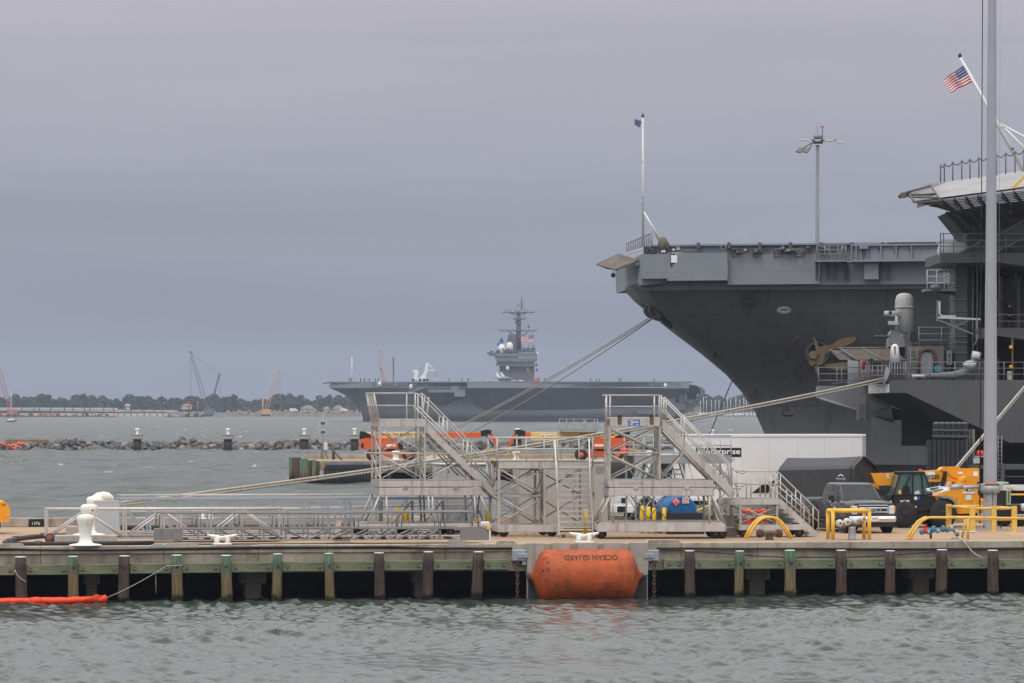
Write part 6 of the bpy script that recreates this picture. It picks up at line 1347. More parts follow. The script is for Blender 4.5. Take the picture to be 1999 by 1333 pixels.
def tower_one():
    fr = pfr(742, 10.5); T = Rig('stair_tower', 'tall aluminium stair tower at left with the taller open top rail', 'stair tower', fr, 'stair towers on the pier'); d = 2.4; m = 'aluminium'
    # base frame
    for dd in (0, d): T._beam('base_beam', 702, 966, 1021, 1033, dd - .05, dd + .05, 'aluminium_plate', .01, None)
    for x in (703, 780, 860, 964): T._beam('base_cross', x, x + 3, 1022, 1032, .06, d - .06, 'aluminium_plate', 0, None)
    T._beam('base_deck', 706, 962, 1019.5, 1020.9, 0, d, 'aluminium_dark', 0, None)
    for x in (712, 800, 880, 955):
        for dd in (.1, d - .1): T.caster(x, dd)
    for dd in (0, d):
        for a, b in (((741, 967), (719, 1021)), ((754, 967), (757.5, 1021)), ((836, 967), (839.5, 1021)), ((844, 967), (846.5, 1021)), ((926, 967), (929.5, 1021)), ((938, 967), (963, 1021))): T.rod('leg', a, b, .042, m if dd == 0 else 'aluminium_tan', dd)
    for a, b in (((742, 967), (727, 1021)), ((936, 967), (948, 1021))): T.mb('brace', MB().tube(T.D(a, 0), T.D(b, d), .035, 8), 'aluminium_dark'); T.mb('brace', MB().tube(T.D(a, d), T.D(b, 0), .035, 8), 'aluminium_dark')
    # lower deck
    for dd in (0, d):
        T._beam('deck_beam', 740, 940, 938, 950.5, dd - .04, dd + .04, 'aluminium_plate', .01, None); T._beam('deck_beam', 740, 838.5, 951.8, 967, dd - .05, dd + .05, 'aluminium_plate', .01, None); T._beam('deck_beam', 839, 940.5, 951.8, 967, dd - .05, dd + .05, 'aluminium_plate', .01, None)
    T._beam('deck', 740, 940, 936.6, 937.8, -.02, d + .02, 'aluminium_dark', 0, None)
    for y0, y1 in ((938, 951), (952, 967)): T._beam('end_beam', 739, 741.5, y0, y1, .05, d - .05, 'gangway_grey', 0, None)
    for x in (791, 889):
        c = T._beam('clevis', x - 5, x + 5, 947, 955, -.09, -.051, 'aluminium', .005, None)
        for q in (-2.4, 2.0): T._beam('bolt', x + q, x + q + 1.4, 948.5, 953.5, -.11, -.091, 'ink_black', 0, c)
    # upper tower
    for x in (742, 829):
        for dd in (0, d * .5, d): T._beam('leg', x - 1.7, x + 1.7, 833, 938, dd - .035, dd + .035, m, 0, None)
    for dd in (0, d):
        xbrace(T, 743, 828, 836, 882, dd, .026, m); xbrace(T, 743, 828, 888, 935, dd, .026, m); T.rod('girt', (726 if dd else 742, 885), (877 if dd == 0 else 829, 885), .03, m, dd)
    for x in (742, 829):
        for y0, y1 in ((836, 884), (886, 936)): end_brace(T, x, y0, y1, d, .022, 'aluminium'); end_brace(T, x, y0, y1, d, .022, 'aluminium', True)
        T.deep('girt', (x, 885), 0, d, .028, m)
    for dd in (0, d):
        T._beam('platform_beam', 740, 832, 820.5, 833, dd - .04, dd + .04, 'aluminium_plate', .01, None)
    T._beam('platform', 739, 832, 817.5, 820, -.03, d + .03, 'aluminium_plate', 0, None); T._beam('platform_end', 738.5, 741, 816, 832, .05, d - .05, 'aluminium_tan', 0, None)
    for x in (730, 810.5):
        for dd in (0, d): T.rod('rail_post', (x + (10 if x < 800 else 0), 820), (x + (0 if x < 800 else 0), 767), .028, m, dd)
    for k in range(4): T.mb('rail_post', MB().tube(T.D((739, 830), d * (k + .5) / 4.5), T.D((729.5, 768), d * (k + .5) / 4.5), .022, 6), 'aluminium_tan')
    for dd in (0, d):
        T.rod('hand_rail', (729, 767.5), (811, 767.5), .026, m, dd); T.rod('hand_rail', (733, 791.5), (811, 791.5), .024, m, dd)
    T.deep('hand_rail', (729, 767.5), 0, d, .026, m); T.deep('hand_rail', (733, 791.5), 0, d, .024, m)
    # stair down to the right
    T.stair((832, 834), (968, 966), [[(822, 767.5), (829, 772), (964, 909), (965, 916), (965, 950)], [(815, 791), (963, 938)]], .1, 1.3, .24, posts=[((825, 833), (825, 771)), ((832, 833), (838, 775)), ((867, 868), (867, 810)), ((874, 872), (874, 817)), ((914, 912), (914, 857)), ((921, 920), (921, 865)), ((961, 955), (961, 906))])
    for dd in (.1, 1.3): T.rod('stair_brace', (832, 936), (896, 901), .028, m, dd); T.rod('stair_brace', (829, 850), (905, 930), .03, 'aluminium_dark', dd)
    c = Thing('strap', 'small yellow ribbon tied to the front gangway end', 'ribbon', pfr(933, 1.6, DECK)); p = c.fr.pt(931, 1017, 0)
    for k in range(7): c.mb('loop', MB().path([p, p + Vector((.1 * math.cos(k), .03 * math.sin(k * 2), .09 * math.sin(k * 1.3) + .03)), p + Vector((.16 * math.cos(k + .5), 0, .11 * math.sin(k + .6)))], .012, 5), 'safety_yellow')
tower_one()
def tower_two():
    fr = pfr(1190, 6.0); fr = Fr(1190, fr.O[1], DECK, math.radians(3)); T = Rig('stair_tower', 'tall aluminium stair tower right of the cabinets with a torn blue sticker', 'stair tower', fr, 'stair towers on the pier'); d = 2.2; m = 'aluminium_tan'
    for dd in (0, d): T._beam('base_beam', 1166, 1417, 1023, 1038, dd - .05, dd + .05, 'aluminium_plate', .01, None)
    for x in (1167, 1290, 1413): T._beam('base_cross', x, x + 3, 1024, 1037, .06, d - .06, 'aluminium_plate', 0, None)
    T._beam('base_deck', 1169, 1414, 1017.5, 1018.6, 0.0, d, 'aluminium_dark', 0, None); T._beam('toe_board', 1169, 1412, 1019, 1022.8, -.02, .02, 'aluminium_plate', 0, None)
    for x in (1175, 1398, 1410):
        for dd in (.15, d - .1): T.caster(x, dd, .2)
    for dd in (0, d):
        for a, b in (((1191, 968), (1168, 1020)), ((1196, 968), (1197, 1022)), ((1385, 968), (1385, 1022)), ((1391, 968), (1415, 1023))): T.rod('leg', a, b, .045, m, dd)
    for a, b in (((1190, 968), (1172, 1021)), ((1390, 968), (1405, 1022))): T.mb('brace', MB().tube(T.D(a, 0), T.D(b, d), .035, 8), m); T.mb('brace', MB().tube(T.D(a, d), T.D(b, 0), .035, 8), m)
    xbrace(T, 1240, 1275, 970, 1016, d, .02, m); xbrace(T, 1275, 1310, 970, 1016, d, .02, m)
    for dd in (0, d):
        T._beam('deck_beam', 1187, 1392, 937.5, 951, dd - .04, dd + .04, 'aluminium_plate', .01, None); T._beam('deck_beam', 1188, 1393, 952.2, 968, dd - .05, dd + .05, 'aluminium_plate', .01, None)
    T._beam('deck', 1187, 1391, 936, 937.2, -.02, d + .02, 'aluminium_dark', 0, None)
    for y0, y1 in ((938, 951), (953, 968)): T._beam('end_beam', 1185.5, 1189, y0, y1, .05, d - .05, 'gangway_grey', 0, None); T._beam('end_beam', 1391, 1393.5, y0, y1, .05, d - .05, 'gangway_grey', 0, None)
    for x in (1241, 1340): T._beam('clevis', x - 5, x + 5, 948, 955, -.09, -.051, 'aluminium', .005, None)
    for x in (1236, 1245, 1334.5, 1343.5): T._beam('weld_mark', x - 1, x + 1, 955.5, 967, -.055, -.051, 'ink_pale', 0, None)
    T.text('stencil', 'ST-C [OO] UBL', 1209, 1258, 940.5, 948, -.046, 'ink_grey', bold=.02); T.text('stencil', 'T3331', 1193, 1224, 956, 965, -.056, 'ink_pale'); T.text('stencil', '622', 1371, 1390, 956, 965, -.056, 'ink_pale')
    T.path('chain', [(1183, 943, -.05), (1180, 946, -.05), (1184, 950, -.05), (1189, 948, -.05)], .014, 'dark_steel', 6)
    for x in (1190, 1288):
        for dd in (0, d * .5, d): T._beam('leg', x - 2, x + 2, 832, 937, dd - .04, dd + .04, m, 0, None)
    for dd in (0, d):
        xbrace(T, 1191, 1287, 835, 881, dd, .03, m); xbrace(T, 1191, 1287, 887, 935, dd, .03, m); T.rod('girt', (1187, 884), (1333 if dd == 0 else 1290, 884), .03, m, dd)
    for x in (1190, 1288): T.deep('girt', (x, 884), 0, d, .028, m); end_brace(T, x, 836, 884, d, .022, m); end_brace(T, x, 887, 936, d, .022, m, True)
    for dd in (0, d): T._beam('platform_beam', 1191, 1288, 814.5, 832, dd - .04, dd + .04, 'aluminium_plate', .01, None)
    T._beam('platform', 1190, 1289, 817, 819, .05, d - .05, 'aluminium_dark', 0, None)
    st = T._beam('sticker', 1226, 1249, 819, 831.5, -.05, -.041, 'sign_blue', 0, None)
    for a, b, y in ((1228, 1238, 821), (1231, 1247, 824), (1228, 1236, 827), (1240, 1247, 828.5), (1238, 1246, 821.5)): T._beam('torn_patch', a, b, y, y + 1.6, -.053, -.051, 'ink_pale', 0, st)
    for x in (1209.5, 1272): T._beam('padeye', x - 4, x + 4, 811, 828, -.07, -.041, 'anchor_gold', .01, None); T.path('shackle', [(x - 3, 814, -.08), (x - 3, 811, -.08), (x, 809.5, -.08), (x + 3, 811, -.08), (x + 3, 814, -.08)], .03, 'rust_steel', 6)
    for x in (1184, 1191, 1287, 1291):
        for dd in (0, d):
            if x in (1184, 1291) and dd: continue
            T.rod('rail_post', (x, 832 if x > 1185 else 830), (x, 771), .03, 'aluminium', dd)
    for dd in (0, d): T.rod('hand_rail', (1184, 771.5), (1287, 771.5), .027, 'aluminium', dd); T.rod('hand_rail', (1191, 793.5), (1287, 793.5), .025, 'aluminium', dd)
    T.deep('hand_rail', (1190, 771.5), 0, d, .026, 'aluminium'); T.deep('hand_rail', (1190, 793.5), 0, d, .026, 'aluminium')
    T.stair((1290, 823), (1435, 967), [[(1297, 775), (1427, 908), (1429, 914), (1429, 956)], [(1298, 801), (1427, 937)]], .1, 1.3, .30, posts=[((1297, 820), (1297, 776)), ((1301, 828), (1301, 780)), ((1336, 858), (1336, 815)), ((1381, 905), (1381, 862)), ((1425, 950), (1425, 908))])
    for dd in (.1, 1.3): T.rod('stair_brace', (1290, 936), (1336, 884), .03, m, dd); T.rod('stair_brace', (1291, 838), (1388, 937), .04, m, dd)
    T.path('safety_chain', [(1429, 914, .1), (1438, 922, .1), (1449, 925, .1), (1456, 922, .1)], .012, 'dark_steel', 5); T.path('safety_chain', [(1429, 942, .1), (1440, 949, .1), (1450, 949, .1), (1456, 946, .1)], .012, 'dark_steel', 5)
tower_two()
def low_platform():
    fr = pfr(1456, 6.8); T = Rig('step_platform', 'low aluminium platform with stairs descending right beside the tent', 'step platform', fr); d = 1.7; m = 'aluminium_tan'
    for dd in (0, d): T._beam('base_beam', 1442, 1572, 1024, 1035, dd - .05, dd + .05, 'aluminium_plate', .01, None)
    T._beam('base_cross', 1443, 1447, 1025, 1034, .06, d - .06, 'aluminium_plate', 0, None); T._beam('tow_bar', 1420, 1437, 1028, 1031, .3, .4, 'aluminium_plate', 0, None)
    for x in (1452, 1561):
        for dd in (.1, d - .1): T.caster(x, dd, .2)
    for x in (1445, 1517):
        for dd in (0, d): T._beam('leg', x - 2, x + 2, 986, 1024, dd - .04, dd + .04, m, 0, None)
    for dd in (0, d): xbrace(T, 1447, 1515, 989, 1021, dd, .028, m); T._beam('deck_beam', 1425, 1521, 973, 985.5, dd - .05, dd + .05, 'aluminium_plate', .01, None)
    T._beam('deck', 1425, 1521, 971.3, 972.7, -.03, d + .03, 'aluminium_dark', 0, None); T._beam('end_beam', 1420, 1425, 973, 985, 0, d, 'aluminium_plate', 0, None); T.text('stencil', 'S11', 1470, 1480, 976, 982, -.055, 'ink_pale')
    for x in (1457, 1466, 1503, 1513):
        for dd in (0, d):
            if x == 1466 and dd: continue
            T.rod('rail_post', (x, 983 if dd == 0 else 973), (x, 919.5), .025, m, dd)
    for dd in (0, d): T.rod('hand_rail', (1456, 920), (1518, 920), .025, m, dd); T.rod('hand_rail', (1456, 945), (1520, 945), .022, m, dd)
    T.deep('hand_rail', (1457, 920), 0, d, .025, m)
    T.stair((1521, 978), (1599, 1049), [[(1514, 920), (1520, 922), (1588, 988), (1598, 998), (1598, 1043)], [(1516, 945), (1597, 1017)]], .05, d - .1, .22, steps=8, posts=[((1524, 979), (1524, 926)), ((1554, 1004), (1554, 956)), ((1564, 1011), (1564, 965)), ((1588, 1034), (1588, 990))])
low_platform()
def mid_platform():
    fr = pfr(973, 9.0); T = Rig('boarding_platform', 'aluminium boarding platform with a steep ladder in front of the grey cabinets', 'platform', fr); d = 2.2; m = 'aluminium_tan'
    for dd in (0, d): T._beam('base_beam', 972, 1090, 1024, 1039, dd - .05, dd + .05, 'aluminium_plate', .01, None)
    T._beam('base_cross', 972, 976, 1025, 1038, .06, d - .06, 'aluminium_plate', 0, None); T._beam('base_cross', 1086, 1090, 1025, 1038, .06, d - .06, 'aluminium_plate', 0, None)
    for x in (984, 1078):
        for dd in (.1, d - .1): T.caster(x, dd, .2)
    for x in (1027, 1045): T.path('ring', [(x - 3, 1039, -.05), (x - 3, 1042, -.05), (x, 1043, -.05), (x + 3, 1042, -.05)], .012, 'dark_steel', 5)
    for x in (974, 1063):
        for dd in (0, d): T._beam('leg', x - 2.4, x + 2.4, 915, 1024, dd - .045, dd + .045, m, 0, None)
    for dd in (0, d): xbrace(T, 976, 1061, 916, 966, dd, .03, m); xbrace(T, 976, 1061, 971, 1022, dd, .03, m); T.rod('girt', (974, 968.5), (1063, 968.5), .03, m, dd)
    for x in (974, 1063): end_brace(T, x, 917, 968, d, .025, 'aluminium_dark'); end_brace(T, x, 970, 1022, d, .025, 'aluminium_dark', True)
    for dd in (0, d): T._beam('deck_beam', 973, 1084, 901.5, 914.5, dd - .05, dd + .05, 'aluminium_plate' if dd == 0 else 'aluminium_tan', .01, None); T._beam('deck_beam', 1088, 1151, 902, 910.5, dd - .05, dd + .05, 'aluminium_tan', .01, None)
    T._beam('deck', 972, 1152, 898.5, 901.2, -.05, d + .05, 'aluminium_dark', 0, None)
    for x in (970.5, 1027, 1081, 1088, 1150, 1157):
        for dd in (0, d):
            if dd and x in (1088, 1157): continue
            T.rod('rail_post', (x, 912), (x, 854), .027, m, dd)
    for dd in (0, d): T.rod('hand_rail', (970, 854.5), (1158, 854.5), .025, m, dd); T.rod('hand_rail', (970, 877), (1158, 877), .022, m, dd)
    T.deep('hand_rail', (970.5, 854.5), 0, d, .025, m); T.deep('hand_rail', (1157, 854.5), 0, d, .025, m)
    # steep ladder facing the camera
    for a, b in (((1086.5, 902), (1091, 1046)), ((1150.5, 902), (1157, 1040))):
        A, B = T.P((*a, -.06)), T.P((*b, -1.2)); T.mb('stringer', MB().bar(A, B, .05, .16, (0, -1, .2)), 'aluminium_tan')
    for a, b in (((1083, 859), (1090, 985)), ((1150, 856), (1153, 985))): T.mb('hand_rail', MB().path([T.P((*a, -.1)), T.P((*b, -.75))], .03, 8), 'ciws_white')
    for k in range(12):
        f = k / 11; y = 913 + 116 * f; T.mb('tread', MB().bar(T.P((1087.5 + 4 * f, y, -.1 - 1.0 * f)), T.P((1151.5 + 5 * f, y, -.1 - 1.0 * f)), .2, .06, (0, 0, 1)), 'aluminium_plate')
    T._beam('ladder_foot', 1092, 1156, 1024, 1031, -1.1, -1.0, 'aluminium_dark', 0, None); T.mb('foot_pad', MB().box(fr.x(1087), fr.x(1092), -1.25, -1.1, 0, .12), 'dark_steel')
    for dd in (d,): xbrace(T, 1066, 1150, 918, 966, dd, .03, 'aluminium_dark'); xbrace(T, 1066, 1150, 970, 1022, dd, .03, 'aluminium_dark')
    T._beam('leg', 1150, 1154, 915, 1024, d - .04, d + .04, m, 0, None)
mid_platform()
def back_platform():
    fr = pfr(1240, 15.0); T = Rig('boarding_platform', 'grey boarding platform behind the stair tower in front of the truck cab', 'platform', fr); d = 2.0; m = 'galvanised'
    for dd in (0, d): T._beam('deck_beam', 1238, 1427, 890, 905, dd - .05, dd + .05, 'gangway_grey', .01, None)
    T._beam('deck', 1238, 1427, 888.3, 889.8, -.05, d + .05, 'aluminium_dark', 0, None)
    for x in (1237, 1276, 1335, 1382, 1388, 1427):
        for dd in (0, d): T.rod('rail_post', (x, 904), (x, 850), .024, m, dd)
    for dd in (0, d):
        for a, b in ((1237, 1427),): T.rod('hand_rail', (a, 850.5), (b, 850.5), .024, m, dd); T.rod('hand_rail', (a, 869.5), (b, 869.5), .022, m, dd)
    for x in (1241, 1276, 1426):
        for dd in (0, d): T._beam('leg', x - 1.5, x + 1.5, 905, 1026, dd - .035, dd + .035, m, 0, None)
    for a, b in ((1241, 1276), (1276, 1335), (1390, 1426)):
        for dd in (0, d): xbrace(T, a, b, 907, 962, dd, .024, m); xbrace(T, a, b, 968, 1022, dd, .024, m)
    for dd in (0, d): T.rod('leg', (1330, 905), (1358, 1020), .03, m, dd); T.rod('leg', (1345, 905), (1371, 1000), .03, m, dd); T.rod('leg', (1427, 910), (1452, 1010), .03, m, dd); T.rod('brace', (1400, 1000), (1452, 948), .024, m, dd); T.rod('girt', (1395, 953), (1446, 953), .024, m, dd)
    for k in range(6): T._beam('tread', 1300, 1332, 916 + k * 9, 918 + k * 9, .2, 1.2, 'aluminium_dark', 0, None)
    for dd in (0, d): T._beam('base_beam', 1236, 1428, 1024, 1030, dd - .05, dd + .05, 'gangway_grey', 0, None)
    for x in (1245, 1420):
        for dd in (.1, d - .1): T.caster(x, dd)
back_platform()
# ================================================================ gangways lying on the pier
def gangway_front():
    fr = pfr(300, 1.6); T = Rig('gangway', 'long dark grey truss gangway nearest the pier edge', 'gangway', fr, 'gangways on the pier'); w = 1.5; m = 'gangway_steel'
    a = T._beam('end_plate', 300, 356, 1030.5, 1055, -.06, .06, m, .02, None); b = T.poly('end_plate', [(899, 1029), (938, 1028), (951, 1031), (957, 1045), (957, 1054), (899, 1054.5)], -.06, .06, m)
    for dd in (0, w):
        T._beam('top_chord', 340, 905, 1028.5, 1034, dd - .05, dd + .05, m, .008, None); T._beam('bottom_chord', 340, 905, 1052, 1056.5, dd - .05, dd + .05, m, .008, None)
        xs = np.arange(386, 890, 43.0)
        for i, x in enumerate(xs): T._beam('post', x - 1.6, x + 1.6, 1034, 1052, dd - .035, dd + .035, m, 0, None)
        for i in range(len(xs) - 1):
            p, q = ((xs[i] + 3, 1035), (xs[i + 1] - 6, 1052)) if xs[i] < 600 else ((xs[i] + 5, 1052), (xs[i + 1] - 3, 1035)); T.rod('diagonal', p, q, .04, m, dd, 6)
        hp = [(311, 1030), (311, 1005), (314, 1001.5), (320, 1001), (600, 1001.5), (917, 999), (927, 1000.5), (933, 1008), (934, 1029)]
        T.mb('hand_rail', MB().path([T.D(p, dd) for p in hp], .03, 8), m)
        for x in (382, 392, 466, 476, 540, 562, 622, 630, 692, 700, 776, 784, 860, 868): T.rod('rail_post', (x, 1029), (x, 1001), .022, m, dd, 6)
    T._beam('deck', 345, 945, 1047, 1049, .06, w - .06, 'aluminium_dark', 0, None)
    for x in np.arange(360, 900, 43.0): T._beam('cross_beam', x, x + 8, 1049, 1053, .06, w - .06, 'dark_steel', 0, None)
    T.mb('end_pad', MB().box(fr.x(938), fr.x(955), -.12, .1, fr.pt(945, 1027).z, fr.pt(945, 1018).z, .03), 'ciws_white'); T.mb('end_pad', MB().box(fr.x(949), fr.x(956), -.13, .1, fr.pt(945, 1034).z, fr.pt(945, 1026).z, .02), 'yellow')
    T.mb('end_strap', MB().box(fr.x(954), fr.x(957.5), -.1, .1, fr.pt(945, 1054).z, fr.pt(945, 1034).z), 'ciws_white')
gangway_front()
def gangway_mid():
    fr = pfr(92, 4.6); T = Rig('gangway', 'pale aluminium gangway with red wheel at its left end', 'gangway', fr, 'gangways on the pier'); w = 1.4; m = 'aluminium'
    for dd in (0, w):
        T.rod('top_rail', (91, 994), (555, 993), .04, m, dd); T._beam('post', 90.5, 94, 994, 1049, dd - .03, dd + .03, m, 0, None); T._beam('bottom_chord', 96, 556, 1046, 1052, dd - .05, dd + .05, 'gangway_grey', .008, None)
        for x in (246, 320, 353, 475, 553): T._beam('post', x - 2, x + 2, 994, 1047, dd - .035, dd + .035, m, 0, None)
        for p, q in (((97, 1047), (165, 1001)), ((176, 1003), (240, 1047)), ((250, 1047), (318, 999)), ((322, 999), (385, 1045)), ((412, 1046), (474, 996)), ((478, 996), (545, 1045))): T.rod('diagonal', p, q, .035, m, dd)
    T._beam('deck', 100, 550, 1044, 1046, .06, w - .06, 'aluminium_dark', 0, None)
    c = fr.pt(97, 1053); k = T.mb('wheel', MB().lathe([(.1, -.2), (.19, -.18), (.19, -.08), (.1, -.06)], (c.x, 0, .19), 18, 'y'), 'black_rubber'); T.mb('wheel_disc', MB().lathe([(.02, -.215), (.15, -.21), (.15, -.19)], (c.x, 0, .19), 14, 'y'), 'barge_red', k); T.rod('axle', (97, 1054), (108, 1054), .03, 'dark_steel', -.1)
gangway_mid()
def gangway_back():
    fr = pfr(208, 13.5); T = Rig('gangway', 'longest gangway with a blue grey end panel marked 03', 'gangway', fr, 'gangways on the pier'); w = 1.6; m = 'gangway_blue'
    T._beam('end_panel', 183, 233, 977, 1046, -.05, .05, 'cabinet_blue', .01, None); T.text('stencil', '03', 201, 212, 985, 991, -.056, 'ink_pale')
    for i in range(12): T.mb('rivet', MB().sphere(T.D((187 + i * 4, 979.5), -.055), .012, 5, 4), 'gangway_grey')
    for dd in (0, w):
        T._beam('top_chord', 233, 968, 969.5, 977, dd - .06, dd + .06, m, .01, None); T._beam('bottom_chord', 233, 968, 1040, 1046, dd - .06, dd + .06, m, .01, None); T.rod('hand_rail', (233, 967), (725, 966), .022, 'aluminium', dd); T.rod('mid_rail', (233, 1000), (968, 985), .025, 'aluminium', dd); T._beam('kick_board', 160, 720, 1014, 1020, dd - .02, dd + .02, 'gangway_grey', 0, None)
        xs = [293, 353, 412, 474, 534, 594, 640, 684, 745, 805, 865, 925]
        for x in xs: T._beam('post', x - 2.2, x + 2.2, 977, 1040, dd - .04, dd + .04, m, 0, None)
        for i in range(len(xs) - 1):
            a, b = xs[i], xs[i + 1]; p, q = ((a + 4, 979), (b - 10, 1038)) if a < 600 else ((a + 8, 1038), (b - 3, 979)); A, B = T.D(p, dd), T.D(q, dd); T.mb('diagonal', MB().bar(A, B, .06, .07, (0, 1, 0)), m)
        T.mb('diagonal', MB().bar(T.D((238, 980), dd), T.D((285, 1038), dd), .06, .07, (0, 1, 0)), m)
    T._beam('deck', 235, 965, 1036, 1038, .06, w - .06, 'aluminium_dark', 0, None)
    for x in (260, 600, 930): T._beam('skid', x, x + 20, 1046, 1052, .1, w - .1, 'wood_brown', 0, None)
gangway_back()
# ================================================================ bollards, cleats, hoses
def bollard(px, v, base_py, s, label, base=None, z0=None):
    fr = pfr(px, v); z = fr.pt(px, base_py).z + DECK if z0 is None else z0
    fr = Fr(px, fr.O[1], z, PA); T = Thing('mooring_bollard', label, 'bollard', fr, 'white mooring bollards at the left')
    prof = [(.46, 0), (.46, .05), (.30, .09), (.235, .16), (.215, .35), (.235, .6), (.29, .82), (.325, .95), (.325, 1.05), (.27, 1.13), (.12, 1.16), (.01, 1.165)]
    T.mb('post', MB().lathe([(r * s, h * s) for r, h in prof], (0, 0, 0), 24), 'bollard_white')
    T.mb('base_flange', MB().lathe([(.62 * s, -.002), (.60 * s, .035), (.47 * s, .06)], (0, 0, 0), 24), 'bollard_white')
    return T
bollard(167, .35, 1063, .98, 'nearest white bollard, standing on the pier edge beside the gangway wheel', z0=2.05)
bollard(174, 3.6, 1048, 1.0, 'middle white bollard with a dark hole, on a concrete block', z0=2.33)
B3 = bollard(187, 20.5, 1030, 1.18, 'farthest white bollard with a drooping hook head behind the grey panel', z0=2.05)
B3.mb('hook', MB().path([(-.1, 0, 1.0), (0, 0, 1.16), (.16, 0, 1.28), (.34, 0, 1.34), (.5, 0, 1.33), (.64, 0, 1.25), (.70, 0, 1.16)], [.22, .27, .26, .22, .19, .14, .06], 16), 'bollard_white')
T = Thing('concrete_plinth', 'low concrete block under the middle bollard', 'plinth', pfr(170, 3.0)); T.mb('block', MB().box(T.fr.x(110), T.fr.x(228), 0, 1.4, 0, .33, .02), 'concrete_light'); T.mb('hole', MB().lathe([(.035, -.03), (.035, 0)], (T.fr.x(181), .0, 1.27), 8, 'y'), 'ink_black')
T = Thing('concrete_plinth', 'upright concrete block behind the middle bollard', 'plinth', pfr(146, 9.0)); T.mb('block', MB().box(T.fr.x(131), T.fr.x(153), 0, 1, 0, .5, .02), 'concrete_light')
def cleat(px, v, label, s=1.0, z0=2.05):
    fr = pfr(px, v); fr = Fr(px, fr.O[1], z0, PA); T = Thing('mooring_cleat', label, 'cleat', fr, 'white mooring cleats')
    T.mb('base', MB().box(-.34 * s, .34 * s, -.18 * s, .18 * s, 0, .06 * s, .02), 'bollard_white')
    for x in (-.2, .2): T.mb('stem', MB().lathe([(.13 * s, .05 * s), (.095 * s, .13 * s), (.12 * s, .26 * s)], (x * s, 0, 0), 14), 'bollard_white')
    T.mb('horns', MB().path([(-.56 * s, 0, .37 * s), (-.42 * s, 0, .33 * s), (-.2 * s, 0, .26 * s), (0, 0, .25 * s), (.2 * s, 0, .26 * s), (.42 * s, 0, .33 * s), (.56 * s, 0, .37 * s)], [.035 * s, .06 * s, .1 * s, .07 * s, .1 * s, .06 * s, .035 * s], 12), 'bollard_white')
cleat(434, .32, 'white cleat on the kerb in front of the dark gangway'); cleat(1140, .3, 'white cleat above the big orange fender'); cleat(403, 22.5, 'white cleat on the far kerb behind the gangways', .9, 2.39)
def hoses():
    T = Thing('fuel_hose', 'thick black hose curling on the deck at far left', 'hose', pfr(60, 5)); f = pier
    def dk(px, v, z=.09): p = T.fr.pt(px, HY, 0); q = pier.pt(px, HY, v); o = pier.pt(60, HY, 5); return Vector((q.x - o.x, v - 5, z))
    T.mb('hose', MB().path([dk(131, 11.5), dk(110, 11.2), dk(85, 10.6), dk(60, 9.4), dk(35, 7.5), dk(18, 5.2), dk(9, 3.2), dk(9, 2.2), dk(14, 1.4), dk(30, 1.1), dk(60, 1.0), dk(110, 1.05), dk(160, 1.1), dk(225, 1.3), dk(300, 1.5)], .09, 10), 'hose_black')
    for p in (dk(84, 10.6), dk(31, 7.0), dk(20, 4.0), dk(74, 1.0)): T.mb('coupling', MB().lathe([(.12, -.12), (.125, 0), (.12, .12)], p, 12, 'x'), 'dark_steel')
    T = Thing('fuel_hose', 'straight black pipe along the far side behind the gangways', 'hose', pfr(500, 19)); T.mb('hose', MB().path([T.fr.pt(x, 1031 - x * .004, 0) for x in (235, 300, 400, 520, 600, 700, 830, 960)], .11, 10), 'hose_black'); T.mb('coupling', MB().lathe([(.14, -.3), (.14, .3)], T.fr.pt(450, 1029, 0), 12, 'x'), 'dark_steel')
hoses()
T = Thing('number_sign', 'black painted kerb block with white number 1376', 'sign', pfr(72, PW - .62, DECK)); T.box('board', 56, 87, 1013.2, 1029, -.03, .02, 'ink_black', bev=.01); T.text('number', '1376', 63, 78, 1018.5, 1024.5, -.034, 'ink_white')
T = Thing('loader_counterweight', 'orange yellow machine counterweight cut off by the left edge', 'machine', pfr(0, 16.0)); T.poly('weight', [(-60, 980), (8, 979), (15, 984), (19, 993), (20, 1004), (18.5, 1018), (-60, 1018)], 0, 2.2, 'counter_orange'); T.box('recess', 9, 17, 1002, 1011, -.012, 0, 'jcb_yellow'); T.box('tail_lamp', 14, 16.5, 1004.5, 1007, -.03, -.012, 'lamp_glass'); T.text('lettering', 'SYMD', 2, 12, 983, 988, -.006, 'ink_black')
for x in (-50, -20): T.lathe('wheel', [(.2, .1), (.45, .12), (.45, .5), (.2, .52)], T.fr.pt(x, 1025, 0), 'black_rubber', 16, 'y')
T = Thing('timber_stump', 'weathered brown timber stump leaning behind the dark gangway', 'timber', pfr(664, 3.8)); T.mb('stump', MB().loft([[T.fr.pt(x, 1056, v) for x, v in ((651, 0), (684, 0), (684, .4), (651, .4))], [T.fr.pt(x, y, v) for x, y, v in ((656, 1018, .05), (669, 1019, .05), (668, 1016, .35), (657, 1015, .35))]], True, True, True), 'wood_brown')
T.mb('worn_side', MB().prism([T.fr.pt(x, y, -.02) for x, y in ((652, 1052), (666, 1052), (666, 1019.5), (657, 1018.5))], (0, .02, 0)), 'house_white')
